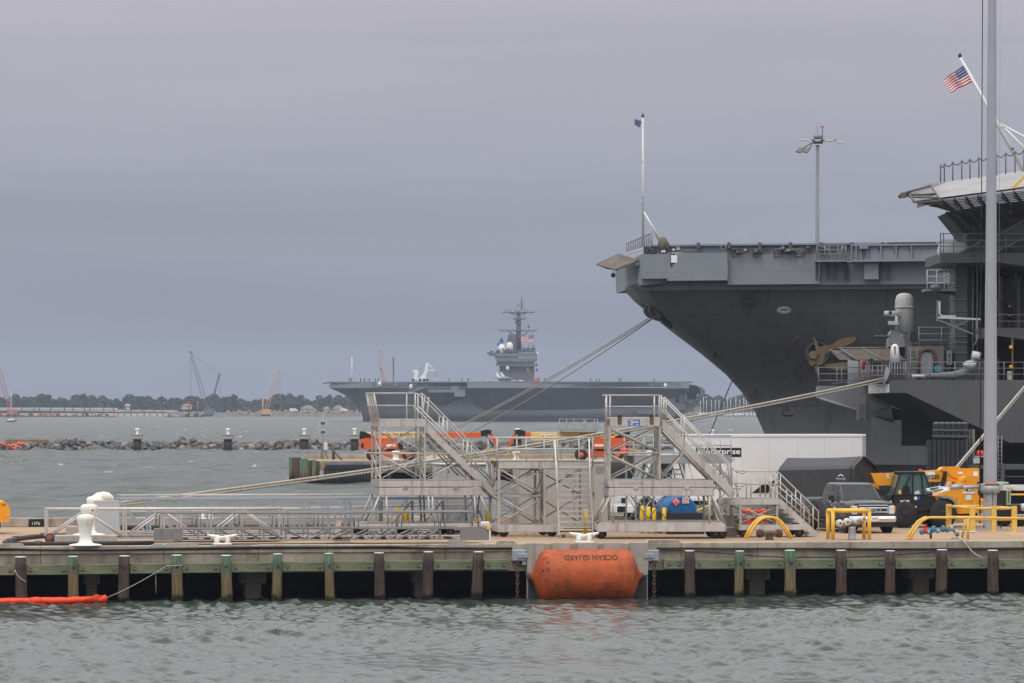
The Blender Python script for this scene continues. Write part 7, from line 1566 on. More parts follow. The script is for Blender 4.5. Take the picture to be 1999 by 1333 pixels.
# ================================================================ the big orange fender
def ocean_fender():
    fr = pfr(1154, -1.35, 0.0); T = Thing('foam_fender', 'big orange foam fender with upside-down black lettering at the pier face', 'fender', fr)
    x0, x1 = fr.x(1044), fr.x(1262); zc = fr.pt(1154, 1139).z - .28; L_ = x1 - x0
    def prof(s):   # radius along the length
        return s
    R = 1.0
    ring = [(.13, 0), (.15, .03), (.2, .11), (.42, .24), (.72, .40), (.89, .53), (.97, .68), (1.0, .85)]
    pr = [(r * R, x0 + h * .76) for r, h in ring] + [(r * R, x1 - h * .76) for r, h in reversed(ring)]
    zc = fr.pt(1154, 1074).z - R
    T.mb('body', MB().lathe(pr, (0, 1.0, zc), 40, 'x'), 'fender_orange')
    for x, s in ((x0, -1), (x1, 1)): T.mb('end_fitting', MB().lathe([(.14, -.09), (.14, .06)], (x, 1.0, zc), 16, 'x'), 'rust_steel')
    # waterline growth
    wb = MB(); Rw = random.Random(1); cols = []
    for i in range(61):
        x = x0 + .62 + (x1 - x0 - 1.24) * i / 60; rr = float(np.interp(x, [p[1] for p in pr], [p[0] for p in pr])) + .008; top = -zc / R + Rw.uniform(.22, .33) + .05 * math.sin(i * .7)
        cols.append([(x, 1.0 - rr * math.cos(a_), zc + rr * math.sin(a_)) for a_ in (math.asin(max(-.99, min(.99, top))), -zc - .05 if False else math.asin(max(-.99, -zc / R - .12)))])
    T.mb('weed_band', wb.loft(cols, False), 'fender_weed')
    # letters wrap round the body
    def wrap(txt, s0, s1, ang, h, m='fender_ink', along=True, xc=None, rot=True):
        me = text_mesh(txt, .03); co = np.array([q.co[:] for q in me.vertices]); lo, hi = co.min(0), co.max(0); n = (co - lo) / np.maximum(hi - lo, 1e-6)
        if rot: n[:, :2] = 1 - n[:, :2]
        for q, w in zip(me.vertices, n):
            x = s0 + (s1 - s0) * w[0]; a = ang + (w[1] - .5) * h / R; rr = np.interp(x, [p[1] for p in pr], [p[0] for p in pr]) + .006
            q.co = (x, 1.0 - rr * math.cos(a), zc + rr * math.sin(a))
        me.materials.append(M[m]); o = bpy.data.objects.new('lettering', me); COL.objects.link(o); o.parent = T.o
    wrap('OCEAN GUARD', fr.x(1104), fr.x(1209), .80, .27)
    for t, a in (('W', .85), ('E', .62), ('N', .3), ('I', .02), ('V', -.12)): wrap(t, fr.x(1061), fr.x(1073), a, .13)
    for t, a in (('I', .75), ('4', .35), ('1', .12), ('4', -.02)): wrap(t, fr.x(1240), fr.x(1248), a, .12)
    # concrete panels behind and brackets, chains
    P = Thing('fender_backing', 'upright concrete panels behind the big orange fender', 'fender wall', pfr(1147, -.12, 0))
    f2 = P.fr
    for a, b in ((1028, 1062), (1078, 1112), (1128, 1166), (1178, 1213), (1229, 1264)): P.mb('panel', MB().box(f2.x(a), f2.x(b), -.12, .14, .85, 2.07, .015), 'concrete_light')
    for a, b in ((1029, 1062), (1064, 1226), (1229, 1263)): P.mb('rubbing_board', MB().box(f2.x(a), f2.x(b), -.115, .14, -1.2, .84, .01), 'dark_wale')
    for x in (1029.2, 1262.2): P.mb('edge_strip', MB().box(f2.x(x) - .012, f2.x(x) + .012, -.13, .12, -1.2, .84), 'concrete_light')
    for sgn, x, l in ((1, 1000, 'left'), (-1, 1287, 'right')):
        Bk = Thing('fender_bracket', 'grey steel bracket holding a chain on the %s of the orange fender' % l, 'bracket', pfr(x, -.22, 0)); g = Bk.fr
        xa, xb = sorted((x, x + sgn * 28)); Bk.mb('block', MB().box(g.x(xa), g.x(xb), 0, .27, g.pt(x, 1095).z, g.pt(x, 1073.5).z, .02), 'galvanised'); xc, xd = sorted((x + sgn * 11, x + sgn * 30)); Bk.mb('clamp', MB().box(g.x(xc), g.x(xd), -.06, 0, g.pt(x, 1089).z, g.pt(x, 1080.5).z, .01), 'galvanised'); Bk.mb('bolt', MB().lathe([(.02, -.075), (.02, -.06)], (g.x((xc + xd) / 2), 0, g.pt(x, 1085).z), 8, 'y'), 'dark_steel')
        Bk.mb('gusset', MB().box(g.x(min(x + sgn * 20, x + sgn * 28)), g.x(max(x + sgn * 20, x + sgn * 28)), .05, .27, g.pt(x, 1103).z, g.pt(x, 1095.2).z), 'galvanised')
        Ch = Thing('fender_chain', 'rusty chain hanging at the %s of the orange fender' % l, 'chain', pfr(x + sgn * 10, -.3, 0), 'fender chains'); g = Ch.fr; cx = 0.0
        n = 11; zt = g.pt(x, 1096).z
        for i in range(n):
            z = zt - .05 - i * .145; pts = []
            for k in range(13):
                t = 2 * math.pi * k / 12; a, b = .055 * math.cos(t), .10 * math.sin(t); pts.append((cx + sgn * .01 * i * 0 + a, 0, z + b) if i % 2 else (cx, a, z + b))
            Ch.mb('link', MB().path(pts, .024, 6), 'rust_steel')
    for sgn, x in ((1, 1046), (-1, 1260)):
        pass
ocean_fender()
def sea_boom():
    fr = pfr(100, -.85, 0.0); T = Thing('containment_boom', 'bright red orange floating boom at the lower left waterline', 'floating boom', fr)
    R = random.Random(5); pts = []; rad = []
    for i in range(40):
        f = i / 39; px = -120 + 318 * f; q = fr.pt(px, 1170, 0); q.z = .085 + .05 * f ** 3; pts.append(q + Vector((0, R.uniform(-.01, .01), R.uniform(-.012, .012)))); rad.append(.125 + R.uniform(-.012, .012))
    pts.append(Vector((fr.x(207), 0, .19))); rad.append(.13); pts.append(Vector((fr.x(210), 0, .2))); rad.append(.03)
    T.mb('float_tube', MB().path(pts, rad, 14), 'boom_orange')
    T.mb('collar', MB().path([Vector((fr.x(58), 0, .09)), Vector((fr.x(70), 0, .1)), Vector((fr.x(84), 0, .095))], [.13, .15, .13], 12), 'boom_orange')
    fold = MB()
    for k in range(5): fold.path([(fr.x(160 + 4 * k), -.10, .12 + .02 * k), (fr.x(188), -.11, .16 + .035 * k), (fr.x(207), -.03, .26 - .02 * k)], .03, 6)
    T.mb('fold', fold, 'boom_orange')
    T.mb('skirt', MB().loft([[p + Vector((0, 0, -.05)) for p in pts[::4]], [p + Vector((0, 0, -.5)) for p in pts[::4]]], False), 'boom_orange')
    L = Thing('tie_rope', 'thin rope from the red boom up to the fourth pile', 'rope', fr); q = pfr(345, -.6, 0); A = fr.world((fr.x(210), 0, .2)) - fr.world((0, 0, 0)); B_ = q.world(q.pt(326, 1104, 0)) - fr.world((0, 0, 0)); Rz = Matrix.Rotation(-PA, 3, 'Z')
    C_ = q.world(q.pt(354, 1104, -.05)) - fr.world((0, 0, 0)); D_ = q.world(q.pt(356, 1101, 0)) - fr.world((0, 0, 0))
    L.mb('rope', MB().path(sag(Rz @ A, Rz @ B_, .06, 12) + [Rz @ B_ + Vector((.2, -.02, .0)), Rz @ C_, Rz @ D_], .014, 6), 'rope')
    L2 = Thing('loose_rope', 'short frayed rope looped round the first pile', 'rope', pfr(40, -.6, 0)); L2.path('rope', [(29, 1112, 0), (33, 1122, -.05), (40, 1129, -.08), (47, 1133, -.06), (52, 1137, 0)], .016, 'rope', 6)
    L3 = Thing('loose_rope', 'thin white line hanging below the wale near the fourth pile', 'rope', pfr(304, -.2, 0)); L3.path('rope', [(304, 1119, 0), (304.5, 1140, 0), (304.5, 1158, 0)], .014, 'rope', 6)
sea_boom()
# ================================================================ cabinets, tank, tent and vehicles on the pier
def cabinets():
    T = Rig('switchgear_cabinet', 'pale blue grey switchgear house with beige doors behind the left stair tower', 'cabinet', pfr(860, 15.5))
    T._beam('body', 909, 969, 908, 1030, 0, 2.4, 'cabinet_blue', .02, None); T._beam('door_block', 861, 908, 909, 1030, -.02, 2.4, 'cabinet_grey', .01, None); T._beam('roof', 859, 970, 904.5, 908, -.1, 2.5, 'cabinet_blue', .02, None)
    for a, b in ((862.5, 873), (874, 907)): T._beam('door', a, b, 912, 1027, -.05, -.021, 'cabinet_grey', .006, None)
    for a, b in ((911, 938), (940, 967)): T._beam('panel', a, b, 911, 946, -.02, -.001, 'cabinet_blue', .005, None); T._beam('panel', a, b, 949, 1027, -.02, -.001, 'cabinet_blue', .005, None)
    T.text('logo', 'ABB', 925, 934, 911.6, 915.6, -.028, 'red_paint', bold=.02); T._beam('handle', 875, 876, 918, 922, -.09, -.05, 'ink_black', 0, None)
    T = Rig('switchgear_cabinet', 'row of beige grey electrical cabinets behind the boarding platform', 'cabinet', pfr(1065, 15.0))
    for a, b, y in ((1012, 1053, 915), (1065, 1157, 913)):
        T._beam('body', a, b, y, 1032, 0, 1.4, 'cabinet_grey', .01, None); T._beam('roof', a - 1, b + 1, y - 2.4, y, -.05, 1.45, 'cabinet_grey', .01, None)
    for a, b in ((1014, 1051), (1067, 1120), (1122, 1155)): T._beam('door', a, b, 918, 1028, -.03, -.001, 'cabinet_grey', .006, None); T._beam('handle', b - 3, b - 2, 958, 966, -.06, -.03, 'ink_black', 0, None)
    for x, y, w in ((1017, 950, 7), (1126, 948, 0)):
        if w: T._beam('label', x, x + w, y, y + 3, -.034, -.031, 'ink_pale', 0, None)
    T._beam('label', 1103, 1109, 944, 948, -.034, -.031, 'yellow', 0, None)
    for k in range(8): T._beam('louvre', 1026, 1040, 921 + k * 1.4, 921.7 + k * 1.4, -.04, -.031, 'aluminium_dark', 0, None); T._beam('louvre', 1104, 1117, 921 + k * 1.4, 921.7 + k * 1.4, -.04, -.031, 'aluminium_dark', 0, None)
    T = Rig('switchgear_cabinet', 'tallest beige grey electrical cabinet left of the right stair tower', 'cabinet', pfr(1174, 14.6))
    T._beam('body', 1158, 1192, 903, 1032, 0, 1.5, 'cabinet_grey', .01, None); T._beam('roof', 1157, 1193, 899, 903, -.05, 1.55, 'cabinet_grey', .015, None); T._beam('door', 1160, 1190, 906, 1028, -.03, -.001, 'cabinet_grey', .006, None)
    for k in range(11): T._beam('louvre', 1162, 1182, 910 + k * 1.4, 910.7 + k * 1.4, -.036, -.031, 'aluminium_dark', 0, None)
    T._beam('label', 1169, 1174, 943.5, 944.8, -.034, -.031, 'lift_orange', 0, None); T._beam('handle', 1157.5, 1158.6, 960, 969, -.08, -.03, 'ink_black', 0, None)
cabinets()
def tank():
    fr = pfr(1331, 11.5); T = Thing('fuel_tank', 'round blue fuel tank with red diamond placard on a black tray', 'tank', fr); c = fr.pt(1331, 998); r = 30 / (F / fr.O[1])
    T.mb('shell', MB().lathe([(r * .92, -.02), (r, .03), (r, 2.4), (r * .9, 2.5)], (c.x, 0, c.z), 36, 'y'), 'blue_tank'); T.mb('seam', MB().box(c.x - .012, c.x + .012, -.04, -.02, c.z - r * .6, c.z + r * .9), 'blue_tank')
    T.mb('tray', MB().box(fr.x(1300), fr.x(1374), -.15, 2.6, .0, fr.pt(1331, 1001).z, .02), 'tarp_dark')
    p = T.poly('placard', [(1320, 969.5), (1329, 979), (1320, 988.5), (1311, 979)], -.06, -.045, 'placard_red'); T.box('placard_panel', 1314.5, 1325.5, 976.5, 981.5, -.066, -.061, 'ink_white', p); T.text('placard_number', '1863', 1315.2, 1324.8, 977, 981, -.07, 'ink_black', under=p, bold=.02); T.mb('flame', MB().prism([fr.pt(x, y, -.066) for x, y in ((1318.5, 975.8), (1320.3, 971.5), (1321.6, 975.8))], (0, .004, 0)), 'ink_white', p); T.text('class_number', '3', 1319, 1321, 983, 986, -.064, 'ink_white', under=p)
    for y in (971, 975.3, 979.3): q = T.box('label', 1332, 1345, y, y + 3.4, -.06, -.05, 'ink_white'); T.box('label_line', 1333, 1344, y + 1, y + 2.2, -.064, -.061, 'placard_red', q)
    T.box('nozzle', 1304, 1310, 996, 1001, -.1, .0, 'dark_steel')
    T.tube('strap', (1360, 997, -.1), (1382, 987, .4), .03, 'safety_yellow', 6)
tank()
for px, y, v, l in ((1253, 987, 12.6, 'first of the row left of the blue tank, nearest the truck wheel'), (1266, 989, 12.2, 'second of the row left of the blue tank'), (1277, 991.5, 11.8, 'third of the row left of the blue tank'), (1296.5, 991, 11.4, 'nearest the blue tank'), (1143, 994, 12.5, 'right of the steep ladder'), (776, 989, 14.2, 'left and tallest of three by the gangway'), (787, 993, 14.0, 'middle of three by the gangway'), (796, 995, 13.8, 'right of three by the gangway'), (951, 993, 12.5, 'between left tower and boarding platform')):
    fr = pfr(px, v); T = Thing('guard_post', 'yellow guard post, ' + l, 'guard post', fr, 'yellow guard posts'); h = fr.pt(px, y).z; T.mb('post', MB().lathe([(.082, 0), (.082, h - .01), (.07, h), (.01, h + .004)], (0, 0, 0), 14), 'safety_yellow'); T.mb('foot', MB().lathe([(.11, 0), (.11, .015)], (0, 0, 0), 14), 'concrete_grey')
def tent():
    fr = pfr(1600, 19.4); T = Thing('storage_tent', 'dark grey peaked fabric storage tent between platform and pickup', 'tent', fr)
    def P(px, py, v): return fr.pt(px, py, v)
    R0 = [(1667, 1045, -1.4), (1666.5, 914, -1.4), (1668.5, 908, -1.2), (1684, 890.5, .1), (1690, 893, .5), (1708, 909, 1.5), (1711.5, 916, 1.6), (1712, 1040, 1.6)]
    L0 = [(1519, 1042, .2), (1519, 918, .2), (1523, 911, .4), (1537, 893.5, 1.6), (1545, 894, 2.0), (1562, 911, 3.0), (1566, 918, 3.1), (1566, 1035, 3.1)]
    n = 12; rings = []; R = random.Random(3)
    for i in range(n + 1):
        f = i / n; ring = []
        for k, (a, b) in enumerate(zip(L0, R0)):
            p = Vector(P(*a)).lerp(Vector(P(*b)), f); p.z = max(p.z, .01)
            if 0 < i < n and k not in (0, 7): p.z -= .04 * math.sin(math.pi * f) * (1 if k in (3, 4) else .3); p.y += R.uniform(-.05, .05); p.x += R.uniform(-.03, .03)
            ring.append(p)
        rings.append(ring)
    o = T.mb('cover', MB().loft(rings, False), 'tarp_grey'); md = o.modifiers.new('thickness', 'SOLIDIFY'); md.thickness = .02
    T.mb('back_panel', MB().prism([P(*a) if P(*a).z > 0 else Vector((P(*a).x, P(*a).y, .01)) for a in L0], (.02, 0, 0)), 'tarp_grey')
    g = [Vector(P(*a)) for a in R0]
    for p in g: p.z = max(p.z, .01)
    T.mb('gable_panel', MB().prism([p + Vector((-.12, .02, 0)) for p in g], (-.02, 0, 0)), 'tarp_dark')
    T.mb('gable_edge', MB().path([p + Vector((.02, -.01, 0)) for p in g], .035, 6), 'black_paint')
    for k in range(5):
        f = .15 + .17 * k; a, b = Vector(P(*L0[1])).lerp(Vector(P(*R0[1])), f), Vector(P(*L0[0])).lerp(Vector(P(*R0[0])), f + .06); b.z = .3; T.mb('crease', MB().path([a + Vector((0, -.0, -.05)), a.lerp(b, .5) + Vector((.1, -.03, 0)), b + Vector((0, 0, 0))], [.02, .045, .02], 6), 'tarp_grey')
    T.text('logo', 'ShelterLogic', 1632, 1651, 932.5, 936.5, -1.42, 'ink_white'); q = [fr.pt(1641.5 + 5 * math.cos(math.radians(a)), 931.5 - 4.4 * math.sin(math.radians(a)), -1.42) for a in range(15, 170, 15)]; T.mb('logo_arc', MB().path(q, .02, 5), 'ink_white')
tent()
def box_truck():
    fr = pfr(1340, 22.7); T = Rig('box_truck', 'white rental box truck with a long plain cargo box facing left', 'truck', fr); d = 2.5
    b = T._beam('cargo_box', 1340, 1687, 849, 977, 0, d, 'box_white', .03, None); T._beam('roof_rail', 1338, 1690, 847.5, 853, -.03, d + .03, 'truck_white', .01, b); T._beam('corner_post', 1683.5, 1690, 850, 977, -.03, d + .03, 'galvanised', .01, b); T._beam('corner_post', 1338, 1343, 850, 977, -.03, d + .03, 'truck_white', .01, b); T._beam('bottom_rail', 1338, 1690, 970, 977.5, -.035, d, 'truck_white', .008, b)
    for i, x in enumerate(np.arange(1372, 1680, 54.0)): T._beam('panel_seam', x, x + .7, 854, 970, -.004, -.001, 'truck_white', 0, b)
    T._beam('logo_panel', 1358, 1377, 874, 892, -.012, -.006, 'ink_green', 0, b); T._beam('logo_panel', 1377.2, 1447, 874, 892, -.012, -.006, 'ink_black', 0, b); T.text('logo', 'e', 1362, 1375, 877, 887, -.016, 'ink_white', under=b, bold=.03); T.text('logo', 'nterprise', 1378, 1445, 876, 890, -.016, 'ink_white', under=b, bold=.02); T.text('logo', 'truck rental', 1365, 1434, 893.5, 900, -.016, 'ink_grey', under=b)
    T.poly('arrow_mark', [(1468, 962), (1489, 945.5), (1515, 936), (1512, 944), (1502, 958), (1500, 962)], -.012, -.006, 'ink_black', under=b)
    T._beam('frame_rail', 1300, 1688, 978, 986, .5, d - .5, 'black_paint', 0, None); T._beam('side_skirt', 1420, 1500, 984, 992, .1, .2, 'galvanised', 0, None)
    for x in (1600, 1262):
        for dd in (-.02, d - .32): w = T.mb('wheel', MB().lathe([(.28, dd), (.48, dd + .02), (.52, dd + .08), (.52, dd + .26), (.48, dd + .3)], (fr.x(x), 0, .52), 22, 'y'), 'black_rubber'); T.mb('rim', MB().lathe([(.04, dd - .02), (.2, dd - .01), (.28, dd + .03), (.28, dd + .06)], (fr.x(x), 0, .52), 16, 'y'), 'galvanised', w)
    # cab, facing left
    z = lambda y: fr.pt(1270, y).z
    cab = T.mb('cab', MB().loft([[(fr.x(x), dd, z(y)) for x, y in ((1208, 1000), (1207, 962), (1212, 952), (1250, 946), (1272, 898), (1282, 888), (1334, 886), (1334, 1000))] for dd in (.12, d - .12)], True, True, True), 'truck_white')
    T.poly('wheel_arch', [(1240, 1000), (1242, 984), (1250, 974), (1264, 970), (1278, 975), (1285, 985), (1287, 1000)], .1, .118, 'black_paint', cab); T.poly('windshield_side', [(1255, 944), (1273, 902), (1282, 895), (1285, 895), (1285, 944)], .1, .118, 'glass_teal', cab); T.poly('door_glass', [(1288, 942), (1288, 895), (1312, 895), (1312, 942)], .1, .118, 'glass', cab)
    T.mb('windshield', MB().prism([(fr.x(1250) - .01, .25, z(945)), (fr.x(1272) - .01, .35, z(900)), (fr.x(1272) - .01, d - .35, z(900)), (fr.x(1250) - .01, d - .25, z(945))], (-.02, 0, .01)), 'glass_teal', cab)
    T._beam('headlight', 1206, 1213, 970, 979, .09, .118, 'lamp_glass', 0, cab); T._beam('headlight', 1214, 1224, 972, 982, .09, .118, 'glass', 0, cab); T._beam('bumper', 1203, 1240, 987, 1001, .02, d - .02, 'truck_white', .02, cab); T._beam('grille', 1205, 1221, 988, 1000, .0, .018, 'black_paint', 0, cab); T._beam('marker', 1236, 1241, 970, 972, .09, .118, 'lamp_amber', 0, cab); T._beam('side_mirror', 1251, 1256, 915, 940, -.3, -.1, 'black_paint', .01, cab); T._beam('step', 1290, 1318, 1003, 1006, .05, .4, 'galvanised', 0, cab)
box_truck()
def pickup():
    a = -math.radians(75); Yf = 165.6; X0 = (1706 - CX) / F * Yf; root = (X0 - math.sin(math.radians(15)), Yf + math.cos(math.radians(15)))
    o = bpy.data.objects.new('pickup_truck', None); COL.objects.link(o); o.location = (root[0], root[1], DECK); o.rotation_euler = (0, 0, a); tag(o, 'dark grey crew cab pickup truck with chrome grille facing the camera', 'pickup truck')
    def part(n, mb, m, p=None): return mb.build(n, m, p or o)
    def ring(x, w, zb, zs, zt, wt): return [(x, -w * .94, zb), (x, -w, zb + .12), (x, -w, zs - .12), (x, -w * .97, zs), (x, -wt, zt), (x, 0, zt + .015), (x, wt, zt), (x, w * .97, zs), (x, w, zs - .12), (x, w, zb + .12), (x, w * .94, zb)]
    body = part('body', MB().loft([ring(.90, .90, .62, 1.10, 1.20, .82), ring(.78, .96, .56, 1.16, 1.26, .84), ring(.3, 1.0, .55, 1.2, 1.30, .84), ring(-.45, 1.0, .52, 1.24, 1.33, .82), ring(-.9, 1.0, .50, 1.26, 1.30, .9), ring(-2.85, 1.0, .50, 1.28, 1.30, .92)], True, True, True, True), 'car_grey')
    bed = part('bed', MB().loft([ring(-2.88, 1.0, .55, 1.28, 1.34, .93), ring(-5.2, 1.0, .6, 1.3, 1.36, .93), ring(-5.28, .97, .65, 1.26, 1.33, .9)], True, True, True, True), 'car_grey')
    part('hood_bulge', MB().loft([[(x, -w, z), (x, -w * .8, z + .045), (x, w * .8, z + .045), (x, w, z)] for x, w, z in ((.84, .52, 1.19), (.4, .56, 1.275), (-.4, .6, 1.325))], True, True, True), 'car_grey', body)
    # greenhouse
    cab = part('cab', MB().loft([[(-.38, -.86, 1.27), (-.38, .86, 1.27), (-2.78, .9, 1.27), (-2.78, -.9, 1.27)], [(-.72, -.8, 1.62), (-.72, .8, 1.62), (-2.76, .84, 1.62), (-2.76, -.84, 1.62)], [(-1.12, -.70, 1.96), (-1.12, .70, 1.96), (-2.66, .73, 1.96), (-2.66, -.73, 1.96)], [(-1.3, -.6, 2.01), (-1.3, .6, 2.01), (-2.55, .62, 2.01), (-2.55, -.62, 2.01)]], True, False, True), 'car_grey')
    part('windshield', MB().prism([(-.41, -.78, 1.31), (-.41, .78, 1.31), (-1.08, .66, 1.93), (-1.08, -.66, 1.93)], (.012, 0, .012)), 'glass', cab)
    for s in (-1, 1):
        part('side_window', MB().prism([(-.78, s * .857, 1.33), (-1.62, s * .865, 1.33), (-1.62, s * .755, 1.90), (-1.18, s * .745, 1.90)], (0, s * .012, 0)), 'glass', cab); part('side_window', MB().prism([(-1.7, s * .867, 1.33), (-2.55, s * .88, 1.33), (-2.5, s * .762, 1.89), (-1.7, s * .757, 1.90)], (0, s * .012, 0)), 'glass', cab)
        m_ = part('side_mirror', MB().box(-.72, -.58, min(s * 1.12, s * 1.34), max(s * 1.12, s * 1.34), 1.22, 1.55, .04), 'car_plastic'); part('mirror_arm', MB().bar((-.65, s * .9, 1.28), (-.65, s * 1.14, 1.32), .06, .05), 'car_plastic', m_); part('turn_lamp', MB().box(-.58, -.56, min(s * 1.28, s * 1.35), max(s * 1.28, s * 1.35), 1.24, 1.29), 'lamp_glass', m_)
        part('headlight', MB().box(.80, .93, min(s * .66, s * .93), max(s * .66, s * .93), .78, 1.12, .03), 'lamp_glass'); part('marker_lamp', MB().box(.78, .935, min(s * .89, s * .955), max(s * .89, s * .955), .85, 1.1, .01), 'lamp_amber')
        part('wheel_arch', MB().lathe([(.44, s * .99), (.52, s * 1.035), (.55, s * 1.0)], (0, 0, .48), 24, 'y', caps=False), 'car_grey', body); part('wheel_arch', MB().lathe([(.44, s * .99), (.52, s * 1.035), (.55, s * 1.0)], (-4.05, 0, .48), 24, 'y', caps=False), 'car_grey', bed)
        for x in (-1.15, -2.05): part('door_handle', MB().box(x - .12, x, min(s * 1.0, s * 1.03), max(s * 1.0, s * 1.03), 1.12, 1.16), 'chrome', body)
        for x in (-.62, -1.66, -2.6): part('door_seam', MB().box(x - .006, x + .006, min(s * .998, s * 1.003), max(s * .998, s * 1.003), .62, 1.24), 'ink_black', body)
        part('running_board', MB().box(-2.8, -.5, min(s * .9, s * 1.06), max(s * .9, s * 1.06), .44, .5, .02), 'car_plastic')
        for x in (0, -4.05):
            w = part('wheel', MB().lathe([(.25, s * .72), (.37, s * .74), (.41, s * .79), (.41, s * .98), (.38, s * 1.0), (.27, s * .985)], (x, 0, .41), 24, 'y'), 'black_rubber'); part('rim', MB().lathe([(.05, s * .99), (.1, s * .985), (.2, s * .94), (.26, s * .985), (.27, s * .96)], (x, 0, .41), 18, 'y'), 'chrome', w)
    part('side_sign', MB().box(-1.0, -.8, -1.012, -1.004, .85, 1.05), 'ink_white', body); part('side_sign_mark', MB().box(-.98, -.82, -1.018, -1.0125, .9, .96), 'red_paint', body)
    g = part('grille', MB().box(.82, .915, -.66, .66, .80, 1.15, .02), 'car_plastic')
    for z in (.86, 1.02): part('grille_bar', MB().box(.9, .95, -.64, .64, z - .035, z + .035, .015), 'chrome', g)
    part('grille_bar', MB().box(.89, .93, -.64, .64, 1.11, 1.15, .01), 'chrome', g)
    for y in (-.6, -.3, .3, .6): part('grille_post', MB().box(.9, .94, y - .025, y + .025, .83, 1.06), 'chrome', g)
    em = MB(); em.lathe([(.5, 0), (.55, .012), (.5, .02)], (0, 0, 0), 20, 'x'); em.v = [(p[0] + .955, p[1] * .31, p[2] * .14 + .94) for p in em.v]; part('emblem', em, 'chrome', g)
    e2 = MB(); e2.lathe([(.5, 0), (.5, .01)], (0, 0, 0), 20, 'x'); e2.v = [(p[0] + .972, p[1] * .27, p[2] * .115 + .94) for p in e2.v]; part('emblem_field', e2, 'ink_black', g)
    me = text_mesh('Ford'); co = np.array([q.co[:] for q in me.vertices]); lo, hi = co.min(0), co.max(0); n = (co - lo) / np.maximum(hi - lo, 1e-6)
    for q, w in zip(me.vertices, n): q.co = (.984, -.09 + .18 * w[0], .91 + .06 * w[1])
    me.materials.append(M['ink_white']); t = bpy.data.objects.new('emblem_lettering', me); COL.objects.link(t); t.parent = g
    bp = part('bumper', MB().loft([[(x, y, z) for z, x in ((.46, .9 - k), (.46, 1.05 - k), (.60, 1.10 - k), (.70, 1.05 - k), (.70, .88 - k))] for y, k in ((-1.0, .2), (-.9, .06), (-.5, 0), (.5, 0), (.9, .06), (1.0, .2))], True, True, True), 'chrome')
    part('air_dam', MB().box(.7, .98, -.9, .9, .26, .45, .03), 'car_plastic'); pl = part('licence_plate', MB().box(1.1, 1.12, -.16, .16, .52, .68), 'ink_white', bp); part('plate_marks', MB().box(1.121, 1.124, -.12, .12, .57, .62), 'ink_grey', bp)
    part('cowl', MB().box(-.5, -.3, -.8, .8, 1.26, 1.345), 'car_plastic', body)
    for y0, y1 in ((-.55, .05), (.1, .7)): part('wiper', MB().bar((-.42, y0, 1.36), (-.47, y1, 1.385), .015, .02), 'ink_black', cab)
    part('underbody', MB().box(-5.0, .75, -.8, .8, .36, .58), 'black_paint')
pickup()
